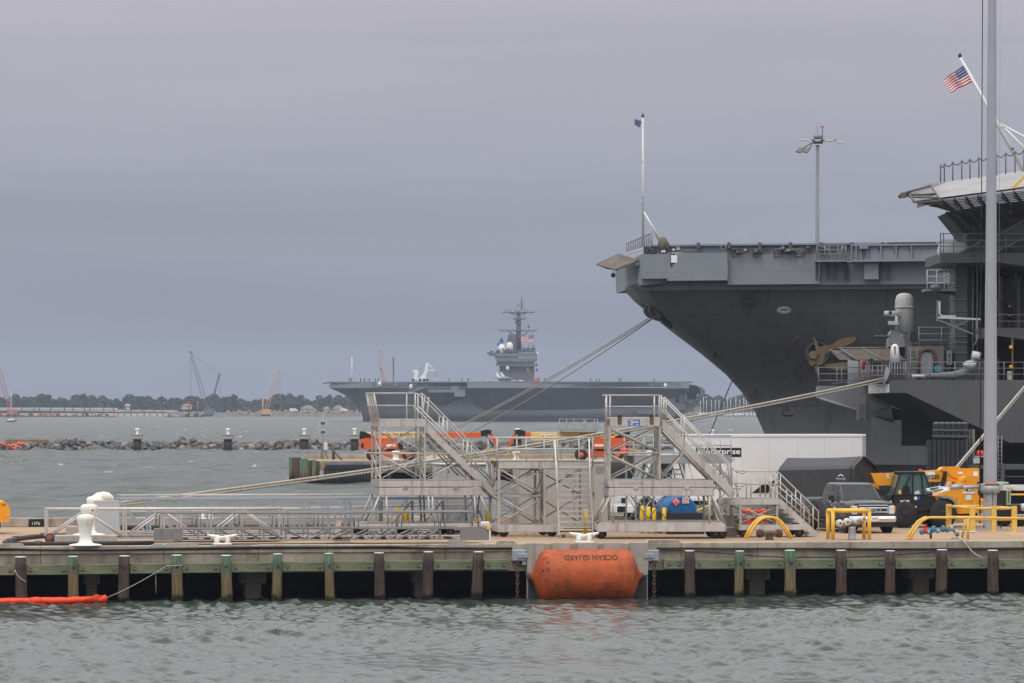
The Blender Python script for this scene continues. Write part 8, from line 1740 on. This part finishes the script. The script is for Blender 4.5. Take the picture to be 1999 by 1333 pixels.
def telehandler():
    fr = pfr(1830, 18.3); T = Rig('telehandler', 'yellow telescopic handler with black cab parked beside the pickup', 'telehandler', fr); w = 2.2
    def pl(n, pts, d0, d1, m, under=None): return T.mb(n, MB().prism([T.D(p, d0) for p in pts], (0, d1 - d0, 0)), m, under)
    bm = pl('boom', [(1711, 924.5), (1750, 924), (1812, 920), (1846, 918), (1853, 912), (1884, 911.5), (1888, 915), (1922, 914.5), (1926, 920), (1924, 941), (1868, 941), (1828, 941), (1750, 948), (1722, 949)], .95, 1.45, 'jcb_yellow')
    pl('boom_head', [(1711, 945), (1727, 943), (1728, 956), (1722, 953)], 1.0, 1.4, 'jcb_yellow', bm); pl('boom_cheek', [(1846, 918), (1853, 912), (1870, 912), (1884, 936), (1868, 930), (1858, 921)], .9, .949, 'jcb_yellow', bm); pl('label_panel', [(1756, 926), (1836, 921), (1836, 934.5), (1756, 938.5)], .93, .949, 'ink_white', bm); T.text('lettering', 'United Rentals', 1768, 1834, 923.5, 935, .92, 'ink_black', under=bm, bold=.02, shear=.15); T.mb('logo_ring', MB().lathe([(.09, .915), (.12, .915), (.12, .925)], (fr.x(1763, 0), 0, fr.pt(1763, 932).z), 14, 'y'), 'ink_green', bm)
    pl('hatch_plate', [(1741, 925), (1746, 924.5), (1747, 935), (1742, 935.5)], .93, .949, 'lamp_glass', bm); pl('maker_plate', [(1881, 921.5), (1891, 921.5), (1891, 926), (1881, 926)], .93, .949, 'ink_white', bm)
    pl('lift_cylinder', [(1853, 922), (1859, 920), (1857, 940), (1850, 952), (1846, 950)], .8, .95, 'black_paint', bm)
    # chassis and engine cover
    ch = pl('chassis', [(1826, 968), (1845, 960), (1868, 955), (1880, 935), (1888, 929), (1909, 929), (1911, 965), (1922, 976), (1926, 1000), (1880, 1003), (1868, 1003), (1858, 975), (1826, 985)], .15, w - .1, 'jcb_yellow')
    T._beam('cross_tube', 1912, 1928, 974, 997, .05, w, 'jcb_yellow', .04, ch); T._beam('under_frame', 1760, 1915, 996, 1010, .5, w - .4, 'black_paint', .02, None)
    pl('number_label', [(1888, 953.5), (1904, 953.5), (1904, 958.5), (1888, 958.5)], .13, .149, 'ink_black', ch); T.text('number', '8C27', 1890, 1903, 954.3, 958, .125, 'ink_white', under=ch, bold=.02); pl('web_label', [(1881, 960), (1905, 960), (1905, 964), (1881, 964)], .13, .149, 'ink_white', ch); T.text('lettering', 'unitedrentals.com', 1882, 1904, 961, 963.4, .12, 'ink_grey', under=ch); pl('placard', [(1886, 966.5), (1898, 966), (1898, 976), (1886.5, 976.5)], .13, .149, 'flag_white', ch); pl('rear_label', [(1912, 921), (1921, 921), (1921, 931), (1912, 931)], .93, .948, 'ink_white', bm)
    for x, y in ((1869, 975), (1899, 979), (1886, 940)): T.mb('bolt', MB().lathe([(.025, .13), (.025, .15)], (fr.x(x), 0, fr.pt(x, y).z), 8, 'y'), 'ink_black', ch)
    pl('mudguard', [(1830, 968.5), (1846, 966), (1858, 971), (1868, 981), (1870, 992), (1866, 992), (1861, 979), (1850, 972.5), (1838, 972)], -.1, .3, 'aluminium_dark', ch)
    # cab: black frame with glass
    cab = pl('cab_frame', [(1744, 966), (1757, 926), (1762, 922.5), (1800, 922), (1808, 926), (1818, 952), (1820, 966)], .06, .95, 'glass_teal')
    for a, b in (((1744.5, 967), (1757.5, 925)), ((1782, 967), (1782, 923)), ((1803, 967), (1799, 924)), ((1820, 967), (1806, 925)), ((1757, 923.6), (1806, 923.6)), ((1765, 955), (1776, 930)), ((1744, 966), (1821, 966))):
        for dd in (.03, .97): T.mb('cab_post', MB().bar(T.D(a, dd), T.D(b, dd), .05, .06, (0, 1, 0)), 'black_paint', cab)
    T._beam('cab_roof', 1756, 1806, 920.5, 923, .0, 1.0, 'black_paint', .02, cab); T._beam('beacon', 1800, 1805, 916, 919.8, .4, .55, 'lamp_amber', .01, cab); T._beam('beacon', 1795, 1799, 919, 920.4, .4, .5, 'lift_orange', 0, cab); T._beam('work_lamp', 1806, 1812, 921, 926, .1, .3, 'lamp_glass', .01, cab)
    pl('seat', [(1760, 966), (1763, 950), (1775, 948), (1779, 966)], .04, .059, 'black_paint', cab); pl('seat_trim', [(1754, 958), (1759, 956), (1760, 964), (1755, 965)], .035, .058, 'yellow', cab); pl('papers', [(1786, 960), (1794, 957), (1797, 964), (1786, 965)], .04, .059, 'lamp_glass', cab); pl('sticker', [(1810, 955.5), (1814.5, 955.5), (1815, 963), (1810, 963)], .03, .058, 'glass_teal', cab)
    dr = pl('door', [(1745, 968), (1826, 968), (1828, 976), (1812, 996), (1790, 998), (1752, 992), (1746, 986)], .02, .9, 'black_paint'); T.text('lettering', 'JCB', 1757, 1776, 976, 982.5, .012, 'ink_white', under=dr, bold=.03); pl('logo_mark', [(1757, 976.3), (1759, 976.3), (1759, 978.6), (1757, 978.6)], .006, .011, 'yellow', dr); pl('label', [(1765, 984), (1776, 983), (1776, 990), (1765, 990)], .005, .019, 'safety_yellow', dr); pl('blue_label', [(1785, 969.5), (1790, 969.5), (1790, 975.5), (1785, 975.5)], .005, .019, 'ink_white', dr); pl('blue_label', [(1790.2, 969), (1795.5, 969), (1795.5, 975.5), (1790.2, 975.5)], .005, .019, 'flag_bright_blue', dr); pl('door_lock', [(1786, 988), (1789, 987), (1790, 990), (1787, 991)], .005, .019, 'lamp_glass', dr); pl('door_handle', [(1757, 1007), (1775, 1006), (1772, 1009), (1759, 1009)], .0, .03, 'galvanised', dr)
    pl('engine_pod', [(1750, 993), (1812, 998), (1815, 1012), (1755, 1012)], .1, 1.0, 'black_paint')
    for x, y in ((1766, 1008), (1841, 1004)):
        r = .60 if x > 1800 else .56
        for dd in (-.1, w - .35):
            c = fr.pt(x, y); prof = [(r * .5, dd), (r * .86, dd + .02), (r * .97, dd + .07), (r, dd + .13), (r, dd + .33), (r * .95, dd + .4), (r * .5, dd + .42)]
            wl = T.mb('wheel', MB().lathe(prof, (c.x, 0, r), 26, 'y'), 'black_rubber'); T.mb('rim', MB().lathe([(.05, dd - .03), (.12, dd - .03), (.2, dd + .05), (r * .5, dd + .02), (r * .5, dd + .06)], (c.x, 0, r), 18, 'y'), 'black_paint', wl)
            lug = MB()
            for k in range(16):
                t = 2 * math.pi * k / 16; p = Vector((c.x + math.cos(t) * r, dd + .1, r + math.sin(t) * r)); q = Vector((c.x + math.cos(t + .14) * r, dd + .36, r + math.sin(t + .14) * r)); lug.bar(p, q, .07, .05, (math.cos(t), 0, math.sin(t)))
            T.mb('tread_lugs', lug, 'black_rubber', wl)
telehandler()
# ================================================================ right-hand pier furniture
def lamp_pole():
    fr = pfr(1932, 15.2); T = Thing('lamp_pole', 'tall grey tapered light pole rising out of the top of the picture', 'light pole', fr); z0 = 0.0
    def rr(py): return (13.6 - (1030 - py) / 1030 * 5.6) / (F / fr.O[1])
    def c(py): p = fr.pt(1932.5 + (1030 - py) * .0042, py); return p
    pts = [1032, 950, 850, 557, 556, 300, 0, -120]; rings = []
    for py in pts:
        p = c(py); r = rr(py) * (1.02 if py == 557 else 1); rings.append([(p.x + r * math.cos(2 * math.pi * (k + .5) / 12), r * math.sin(2 * math.pi * (k + .5) / 12), max(p.z, .05)) for k in range(12)])
    T.mb('shaft', MB().loft(rings, True, True, True), 'pole_grey'); T.mb('base_plate', MB().box(-.45, .45, -.45, .45, .03, .07), 'galvanised'); T.mb('plinth', MB().box(-.62, .62, -.62, .62, .0, .04), 'concrete_grey')
    for x in (-.36, 0, .36): T.mb('anchor_bolt', MB().lathe([(.03, .07), (.03, .2)], (x, -.38, 0), 8), 'dark_steel')
    # lowered lamp ring
    T.mb('ring_collar', MB().lathe([(.36, 0), (.4, .04), (.4, .26), (.36, .3)], (c(955).x, 0, c(962).z), 14, caps=False), 'galvanised'); T.mb('red_ring', MB().lathe([(.30, 0), (.36, .03), (.30, .06)], (c(955).x, 0, c(946).z), 14, caps=False), 'lift_orange')
    for sgn, x0, x1 in ((-1, 1921, 1870), (1, 1948, 2012)):
        T.mb('arm_block', MB().box(*sorted((fr.x(x0), fr.x(x0 + sgn * 9))), -.2, .2, fr.pt(x0, 958).z, fr.pt(x0, 944).z, .02), 'galvanised'); T.tube('arm', (x0, 949.5, 0), (x1, 950.5 - sgn * 1.5, -.3), .075, 'galvanised', 10)
    lum = [[(1810, 953, -.9), (1832, 948.5, -.6), (1856, 951, -.3), (1850, 958, -.5), (1828, 961.5, -.9), (1813, 958, -1)], [(1958, 951.5, -.7), (1975, 953, -.9), (2040, 953, -.9), (2040, 957.5, -.9), (1985, 957.5, -.9), (1958, 957, -.7)]]
    for q in lum: T.face('luminaire', q, 'ciws_white', .1)
    for q in ([(1814, 953.6, -1.04), (1831, 950.5, -.74), (1834, 952.5, -.76), (1818, 956.5, -1.06)], [(1821, 957.6, -1.08), (1838, 953.4, -.8), (1843, 955, -.8), (1827, 959.5, -1.1)]): T.face('lamp_glass', q, 'glass', .02)
    T.tube('arm_tube', (1856, 952, -.4), (1878, 949, -.3), .11, 'galvanised', 10)
    for a in ((1926, 962), (1940, 962)): T.path('cable_loop', [(a[0], a[1], -.42), (a[0] - 2, 975, -.44), (a[0] + 4, 978, -.44)], .012, 'ink_black', 5)
    T.path('wire', [(1937, 957, -.42), (1938, 975, -.43), (1937, 990, -.43), (1937, 985, -.43)], .01, 'ink_black', 5)
    W = Thing('halyard', 'thin black cable running beside the tall pole to the sky', 'cable', Fr(1917, fr.O[1] - .5, DECK)); W.tube('cable', (1913, 1000), (1918.5, -80), .022, 'ink_black', 6); W.tube('cable_thin', (1950, 640), (1953, -80), .008, 'ink_grey', 5)
    B = Thing('warning_lamp', 'pair of red warning lamps on a thin stand left of the tall pole', 'warning lamp', pfr(1913, 17.5)); B.tube('stand', (1913, 1022), (1913, 891), .03, 'rust_steel', 6)
    for x in (1910.5, 1916.5): B.lathe('lamp', [(.08, -.1), (.09, 0), (.07, .12), (.01, .15)], B.fr.pt(x, 886), 'red_paint', 10)
    B.box('plate', 1906, 1920, 890, 892.5, -.1, .1, 'galvanised'); B.box('sign', 1901, 1913, 894, 904, -.1, -.05, 'cabinet_blue')
lamp_pole()
def yellow_guards():
    T = Rig('guard_rail', 'pale yellow steel guard frame around the foot of the tall pole', 'guard rail', pfr(1936, 12.8)); m = 'yellow_pale'
    d = 3.6
    for x in (1899.5, 1940.5, 1981):
        for dd in (0, d):
            if dd and x == 1940.5: continue
            T._beam('post', x - 4.6, x + 4.6, 988, 1037.5, dd, dd + .2, m, .01, None); T._beam('foot_plate', x - 7, x + 7, 1036.8, 1038.3, dd - .05, dd + .25, m, 0, None)
    for y in (992.5, 1014): T.rod('rail', (1900, y), (1981, y), .055, m, .1); T.rod('rail', (1900, y), (1981, y), .055, m, d + .1)
    for x in (1899.5, 1981): T.deep('side_rail', (x, 992.5), .2, d, .055, m); T.deep('side_rail', (x, 1014), .2, d, .055, m)
    T = Rig('pipe_rail', 'long yellow pipe rail bending down to the pier edge at right', 'pipe rail', pfr(1890, 3.4))
    T.mb('rail', MB().path([T.D(p, 0) for p in ((1777, 1052), (1783, 1040), (1792, 1026), (1800, 1017), (1808, 1012), (1815, 1010), (1890, 1010.5), (2080, 1013))], .052, 10), 'yellow_pale'); T.mb('rail', MB().path([T.D(p, .45) for p in ((1777, 1052), (1783, 1040), (1792, 1026), (1800, 1017), (1808, 1012), (1815, 1010))], .052, 10), 'yellow_pale')
    T.rod('post', (1889.5, 1052), (1889.5, 1011), .052, 'yellow_pale', 0); T.rod('post', (1882.5, 1051), (1889, 1011), .045, 'yellow_pale', .3); T._beam('foot_plate', 1772, 1782, 1050.5, 1052, -.1, .5, 'yellow_pale', 0, None)
    T = Rig('pipe_arch', 'pair of yellow pipe arches guarding rusty valves', 'pipe guard', pfr(1504, 3.6))
    for dd, o in ((0, 0), (.5, 0)): T.mb('arch', MB().path([T.D((p[0] + o, p[1]), dd) for p in ((1459, 1051), (1468, 1035), (1477, 1021), (1486, 1013), (1495, 1010), (1507, 1009.5), (1517, 1012), (1526, 1019), (1536, 1033), (1547, 1051))], .05, 10), 'yellow')
    T = Rig('valve_tee', 'rusty twin-outlet valve under the yellow arches', 'valve', pfr(1502, 4.0)); c = T.fr.pt(1502, 1050)
    T.mb('stem', MB().lathe([(.2, 0), (.14, .06), (.12, .2), (.15, .26)], (c.x, 0, 0), 14), 'rust_steel'); T.mb('header', MB().lathe([(.13, -.28), (.1, -.2), (.1, .2), (.13, .28)], (c.x, 0, .26), 14, 'x'), 'net_brown')
    for s in (-1, 1): T.mb('outlet', MB().lathe([(.05, s * .26), (.16, s * .3), (.17, s * .42), (.12, s * .5), (.03, s * .52)], (c.x, 0, .25), 14, 'x'), 'rust_steel')
    T = Rig('pipe_cage', 'yellow pipe frame around the hydrant with four white caps', 'guard frame', pfr(1660, 3.4)); m = 'yellow'
    for x in (1626, 1697):
        for dd in (0, .8): T.rod('post', (x, 1053), (x, 997), .075, m, dd, 12)
        T.deep('side_bar', (x, 998), 0, .8, .07, m, 12)
    for dd in (0, .8): T.rod('top_bar', (1624, 997), (1699, 997), .075, m, dd, 12)
    T.rod('low_bar', (1672, 1022), (1697, 1022), .05, m, .8, 10)
    T = Rig('hydrant', 'grey hydrant with four white capped outlets inside the yellow frame', 'hydrant', pfr(1660, 3.75)); c = T.fr.pt(1663, 1050)
    T.mb('pedestal', MB().lathe([(.17, 0), (.15, .05), (.14, .4), (.16, .5)], (c.x, 0, 0), 14), 'dark_hyd' if 'dark_hyd' in M else 'galvanised'); T.mb('manifold', MB().path([T.D((1640, 1026), .1), T.D((1655, 1020), .08), T.D((1672, 1018), .08), T.D((1686, 1016), .12)], .13, 12), 'galvanised')
    for x, y, r, dx in ((1638, 1021, .145, -.03), (1652.5, 1018.5, .145, 0), (1671.5, 1017, .115, .04), (1684, 1013, .11, .06)):
        p = T.fr.pt(x, y); cp = T.mb('cap', MB().lathe([(r * .6, .05), (r, 0), (r * 1.02, -.07), (r * .8, -.17), (r * .45, -.21)], (p.x, 0, p.z), 16, 'y'), 'bollard_white'); T.mb('cap_nut', MB().lathe([(r * .28, -.215), (r * .28, -.25)], (p.x, 0, p.z), 6, 'y'), 'ink_black', cp)
    T = Rig('valve_manifold', 'blue and red pipe valves on short legs at the right pier edge', 'valve', pfr(1834, 3.6))
    T.mb('pipe', MB().path([T.D((1797, 1037), 0), T.D((1815, 1034), 0), T.D((1840, 1033), 0), T.D((1858, 1032), 0), T.D((1866, 1038), 0), T.D((1870, 1046), 0)], .07, 10), 'blue_valve'); 
    for x, y, r, m in ((1799, 1038.5, .1, 'blue_valve'), (1806, 1036, .12, 'red_paint'), (1812, 1038, .1, 'galvanised'), (1822, 1033, .13, 'blue_valve'), (1831, 1036, .1, 'galvanised'), (1841, 1032, .13, 'blue_valve'), (1849, 1034, .1, 'blue_valve'), (1857, 1031, .12, 'galvanised'), (1867, 1039, .11, 'galvanised')): p = T.fr.pt(x, y); T.mb('valve_body', MB().lathe([(r * .7, -.07), (r, -.05), (r, .05), (r * .7, .07)], (p.x, 0, p.z), 12, 'x'), m)
    for x in (1822, 1841, 1857): T.tube('valve_stem', (x, 1032, 0), (x, 1026, 0), .02, 'dark_steel', 6)
    T.tube('red_stem', (1806, 1034, 0), (1806, 1023, 0), .06, 'red_paint', 8); T.path('cable', [(1848, 1023, -.1), (1852, 1020, -.1), (1846, 1014, -.1), (1845, 1010, -.1)], .015, 'rust_steel', 5)
    for x in (1817, 1868): T.tube('leg', (x, 1036, 0), (x, 1051, 0), .05, 'dark_steel', 8)
    H_ = Thing('water_hose', 'pale cream hose draped over the pier edge at right', 'hose', pfr(1880, -.1, 0)); H_.mb('hose', MB().path([H_.fr.pt(x, y, v) for x, y, v in ((1858, 1050, 1.2), (1866, 1049, .7), (1872, 1050, .3), (1879, 1054, -.02), (1886, 1062, -.06), (1896, 1075, -.08), (1904, 1082, -.1), (1911, 1086, -.1), (1918, 1089, -.1))], .033, 8), 'rope')
    C_ = Thing('chain_heap', 'heap of white chain lying on the deck by the guard frame', 'chain', pfr(1890, 11.5)); R = random.Random(2)
    for k in range(14):
        x = C_.fr.x(1870 + 2.6 * k); pts = [(x + .06 * math.cos(t) , .09 * math.sin(t) + R.uniform(-.02, .02), .03 + .02 * (k % 2)) for t in [2 * math.pi * i / 8 for i in range(9)]]; C_.mb('link', MB().path(pts, .018, 5), 'ciws_white')
    L = Thing('painted_line', 'faded orange painted line on the deck at far right', 'marking', pfr(1980, 6)); o = MB()
    f0 = pier.pt(1935, HY, 11.0); f1 = pier.pt(2040, HY, 5.0); b = pier.pt(1980, HY, 6)
    L.mb('paint', MB().box(0, .5, 0, .01, 0, .004) if False else MB().prism([(f0.x - b.x, 5.0, .004), (f0.x - b.x + .9, 5.0, .004), (f1.x - b.x + .9, -1.0, .004), (f1.x - b.x, -1.0, .004)], (0, 0, .003)), 'plank_tan')
yellow_guards()
def right_machine():
    T = Rig('yard_machine', 'black and pale green yard machine cut off by the right edge', 'machine', pfr(1975, 19.5))
    T._beam('engine_cover', 1946, 1964, 955, 1012, 0, 1.6, 'black_paint', .03, None)
    for k in range(7): T._beam('louvre', 1948, 1961, 962 + k * 5.4, 964.5 + k * 5.4, -.03, 0, 'dark_steel', 0, None)
    T._beam('pillar', 1963.5, 1971.5, 954, 985, -.15, .1, 'green_machine', .01, None)
    for k in range(9): T._beam('vent', 1966, 1968.4, 958 + k * 2.6, 959.5 + k * 2.6, -.17, -.15, 'ink_black', 0, None)
    T._beam('hood', 1946, 1968, 941, 945, -.1, 1.2, 'green_machine', .02, None); T._beam('yellow_boom', 1971, 2060, 963.5, 967, -.1, .2, 'yellow', .02, None)
    T._beam('body', 1972, 2070, 985, 1012, .2, 1.8, 'black_paint', .05, None); T.lathe('lamp', [(.06, 0), (.16, .02), (.16, .3), (.08, .4)], T.fr.pt(1993, 990), 'ciws_white', 12, 'x'); T._beam('bumper', 1982, 2070, 1003, 1009, -.1, .1, 'galvanised', .02, None)
    for x in (1962, 1992, 2050): T.mb('wheel', MB().lathe([(.2, .1), (.42, .12), (.42, .45), (.2, .47)], (T.fr.x(x), 0, .42), 18, 'y'), 'black_rubber')
right_machine()
def odds():
    T = Rig('float_rack', 'rack of orange red floats behind the low step platform', 'float rack', pfr(1472, 12.0)); R = random.Random(4)
    T._beam('rack', 1446, 1500, 1004, 1012, 0, .6, 'gangway_grey', .01, None); T._beam('rack_post', 1446, 1449, 985, 1030, 0, .1, 'gangway_grey', 0, None); T._beam('rack_post', 1497, 1500, 985, 1030, 0, .1, 'gangway_grey', 0, None)
    for k in range(9): T.mb('float', MB().sphere(T.fr.pt(1451 + k * 5.4, 998 + R.uniform(-2, 3), .2), .13, 8, 6, (1.1, 1, .8)), 'boom_orange'); T.mb('float', MB().sphere(T.fr.pt(1451 + k * 5.4, 1018 + R.uniform(-3, 3), .2), .13, 8, 6, (1.1, 1, .9)), 'boom_orange')
    T = Rig('concrete_block', 'tapered concrete block beside the tower wheels', 'block', pfr(1422, 7.6)); c = T.fr
    T.mb('block', MB().loft([[(c.x(1404), 0, 0), (c.x(1441), 0, 0), (c.x(1441), .8, 0), (c.x(1404), .8, 0)], [(c.x(1409), .1, .55), (c.x(1436), .1, .55), (c.x(1436), .7, .55), (c.x(1409), .7, .55)], [(c.x(1410), .12, .85), (c.x(1435), .12, .85), (c.x(1435), .65, .85), (c.x(1410), .65, .85)]], True, True, True), 'concrete_light')
    T = Rig('traffic_cone', 'small red and white cone standing on the tapered block', 'cone', Fr(1415, pfr(1422, 7.9).O[1], DECK + .86, PA)); T.mb('lower', MB().lathe([(.09, 0), (.06, .1)], (0, 0, 0), 12), 'ink_white'); T.mb('tip', MB().lathe([(.06, .1), (.03, .22), (.01, .23)], (0, 0, 0), 12), 'lift_orange')
    T = Thing('wire_heap', 'tangle of dark wire on the deck left of the truck wheel', 'wire', pfr(1222, 14)); R = random.Random(8)
    for k in range(9): x = R.uniform(-.5, .4); T.mb('strand', MB().path([(x, R.uniform(-.2, .2), .03), (x + .15, R.uniform(-.3, .3), R.uniform(.12, .34)), (x + .35, R.uniform(-.2, .2), R.uniform(.1, .3)), (x + .5, 0, .03)], .012, 5), 'dark_steel')
    # the sailor on the stern platform
    fr = Fr(1970, BY_ + 2.6, fb.pt(1970, 639, 2.6).z); T = Thing('person', 'person in dark clothes sitting with forearms on knees on the stern platform', 'person', fr)
    me = bpy.data.meshes.new('body'); J = {}
    def v(n, x, y, z, r): J[n] = (x, y, z, r)
    v('pelvis', 0, .25, .50, .17); v('waist', 0, .22, .68, .17); v('chest', 0, .08, .92, .20); v('neck', 0, -.02, 1.12, .075); v('head0', 0, -.07, 1.20, .085); v('head1', 0, -.10, 1.33, .10)
    for s, n in ((-1, 'l'), (1, 'r')):
        v('sh' + n, s * .24, .04, 1.02, .10); v('el' + n, s * .33, -.16, .76, .065); v('wr' + n, s * .11, -.36, .72, .045); v('ha' + n, s * .07, -.40, .70, .05); v('hip' + n, s * .12, .2, .48, .12); v('kn' + n, s * .2, -.28, .52, .085); v('an' + n, s * .18, -.2, .1, .055); v('to' + n, s * .2, -.38, .05, .05)
    names = list(J); E = [('pelvis', 'waist'), ('waist', 'chest'), ('chest', 'neck'), ('neck', 'head0'), ('head0', 'head1')]
    for n in 'lr': E += [('chest', 'sh' + n), ('sh' + n, 'el' + n), ('el' + n, 'wr' + n), ('wr' + n, 'ha' + n), ('pelvis', 'hip' + n), ('hip' + n, 'kn' + n), ('kn' + n, 'an' + n), ('an' + n, 'to' + n)]
    me.from_pydata([J[n][:3] for n in names], [(names.index(a), names.index(b)) for a, b in E], []); o = bpy.data.objects.new('body', me); COL.objects.link(o); o.parent = T.o
    md = o.modifiers.new('skin', 'SKIN'); sk = me.skin_vertices[0].data
    for i, n in enumerate(names): sk[i].radius = (J[n][3],) * 2; sk[i].use_root = (n == 'pelvis')
    o.modifiers.new('smooth', 'SUBSURF').levels = 1; me.materials.append(M['cloth_navy'])
    T.mb('face', MB().sphere((0, -.155, 1.27), .085, 12, 8, (.85, .7, 1.1)), 'skin'); T.mb('nose', MB().sphere((0, -.22, 1.265), .018, 6, 4), 'skin'); T.mb('hair', MB().sphere((0, -.08, 1.345), .115, 12, 8, (.95, 1.05, .8)), 'ink_black')
    for s in (-1, 1):
        h = T.mb('hand', MB().sphere((s * .085, -.40, .70), .05, 10, 6, (1.1, 1, .7)), 'skin')
        for k in range(4): T.mb('finger', MB().path([(s * .07, -.43 + .02 * k, .69), (s * (.02 + .008 * k), -.45 + .02 * k, .675), (s * -.01, -.44 + .02 * k, .65)], .011, 6), 'skin', h)
        T.mb('thumb', MB().path([(s * .08, -.40, .73), (s * .05, -.44, .735), (s * .03, -.45, .72)], .013, 6), 'skin', h)
    S = Thing('bench', 'low dark bench under the seated person', 'bench', Fr(1970, BY_ + 2.6, fb.pt(1970, 639, 2.6).z)); S.mb('seat', MB().box(-.5, .5, .1, .55, .28, .33), 'dark_steel')
    for x in (-.42, .42): S.mb('leg', MB().box(x - .03, x + .03, .12, .5, 0, .28), 'dark_steel')
odds()
# ================================================================ the air: one even, pale haze over the whole bay
def haze():
    o = MB().box(-4200, 4200, -300, 5700, -3, 82).build('haze', None); o['kind'] = 'stuff'; o['label'] = 'thin pale grey haze over the whole bay'; o['category'] = 'haze'
    mt = bpy.data.materials.new('haze_air'); mt.use_nodes = True; t = mt.node_tree; t.nodes.clear(); out = nd(t, 'ShaderNodeOutputMaterial'); pv = nd(t, 'ShaderNodeVolumePrincipled')
    pv.inputs['Color'].default_value = (.74, .82, 1.0, 1); pv.inputs['Density'].default_value = .000075; pv.inputs['Anisotropy'].default_value = .1
    t.links.new(pv.outputs[0], out.inputs['Volume']); o.data.materials.append(mt)
haze()
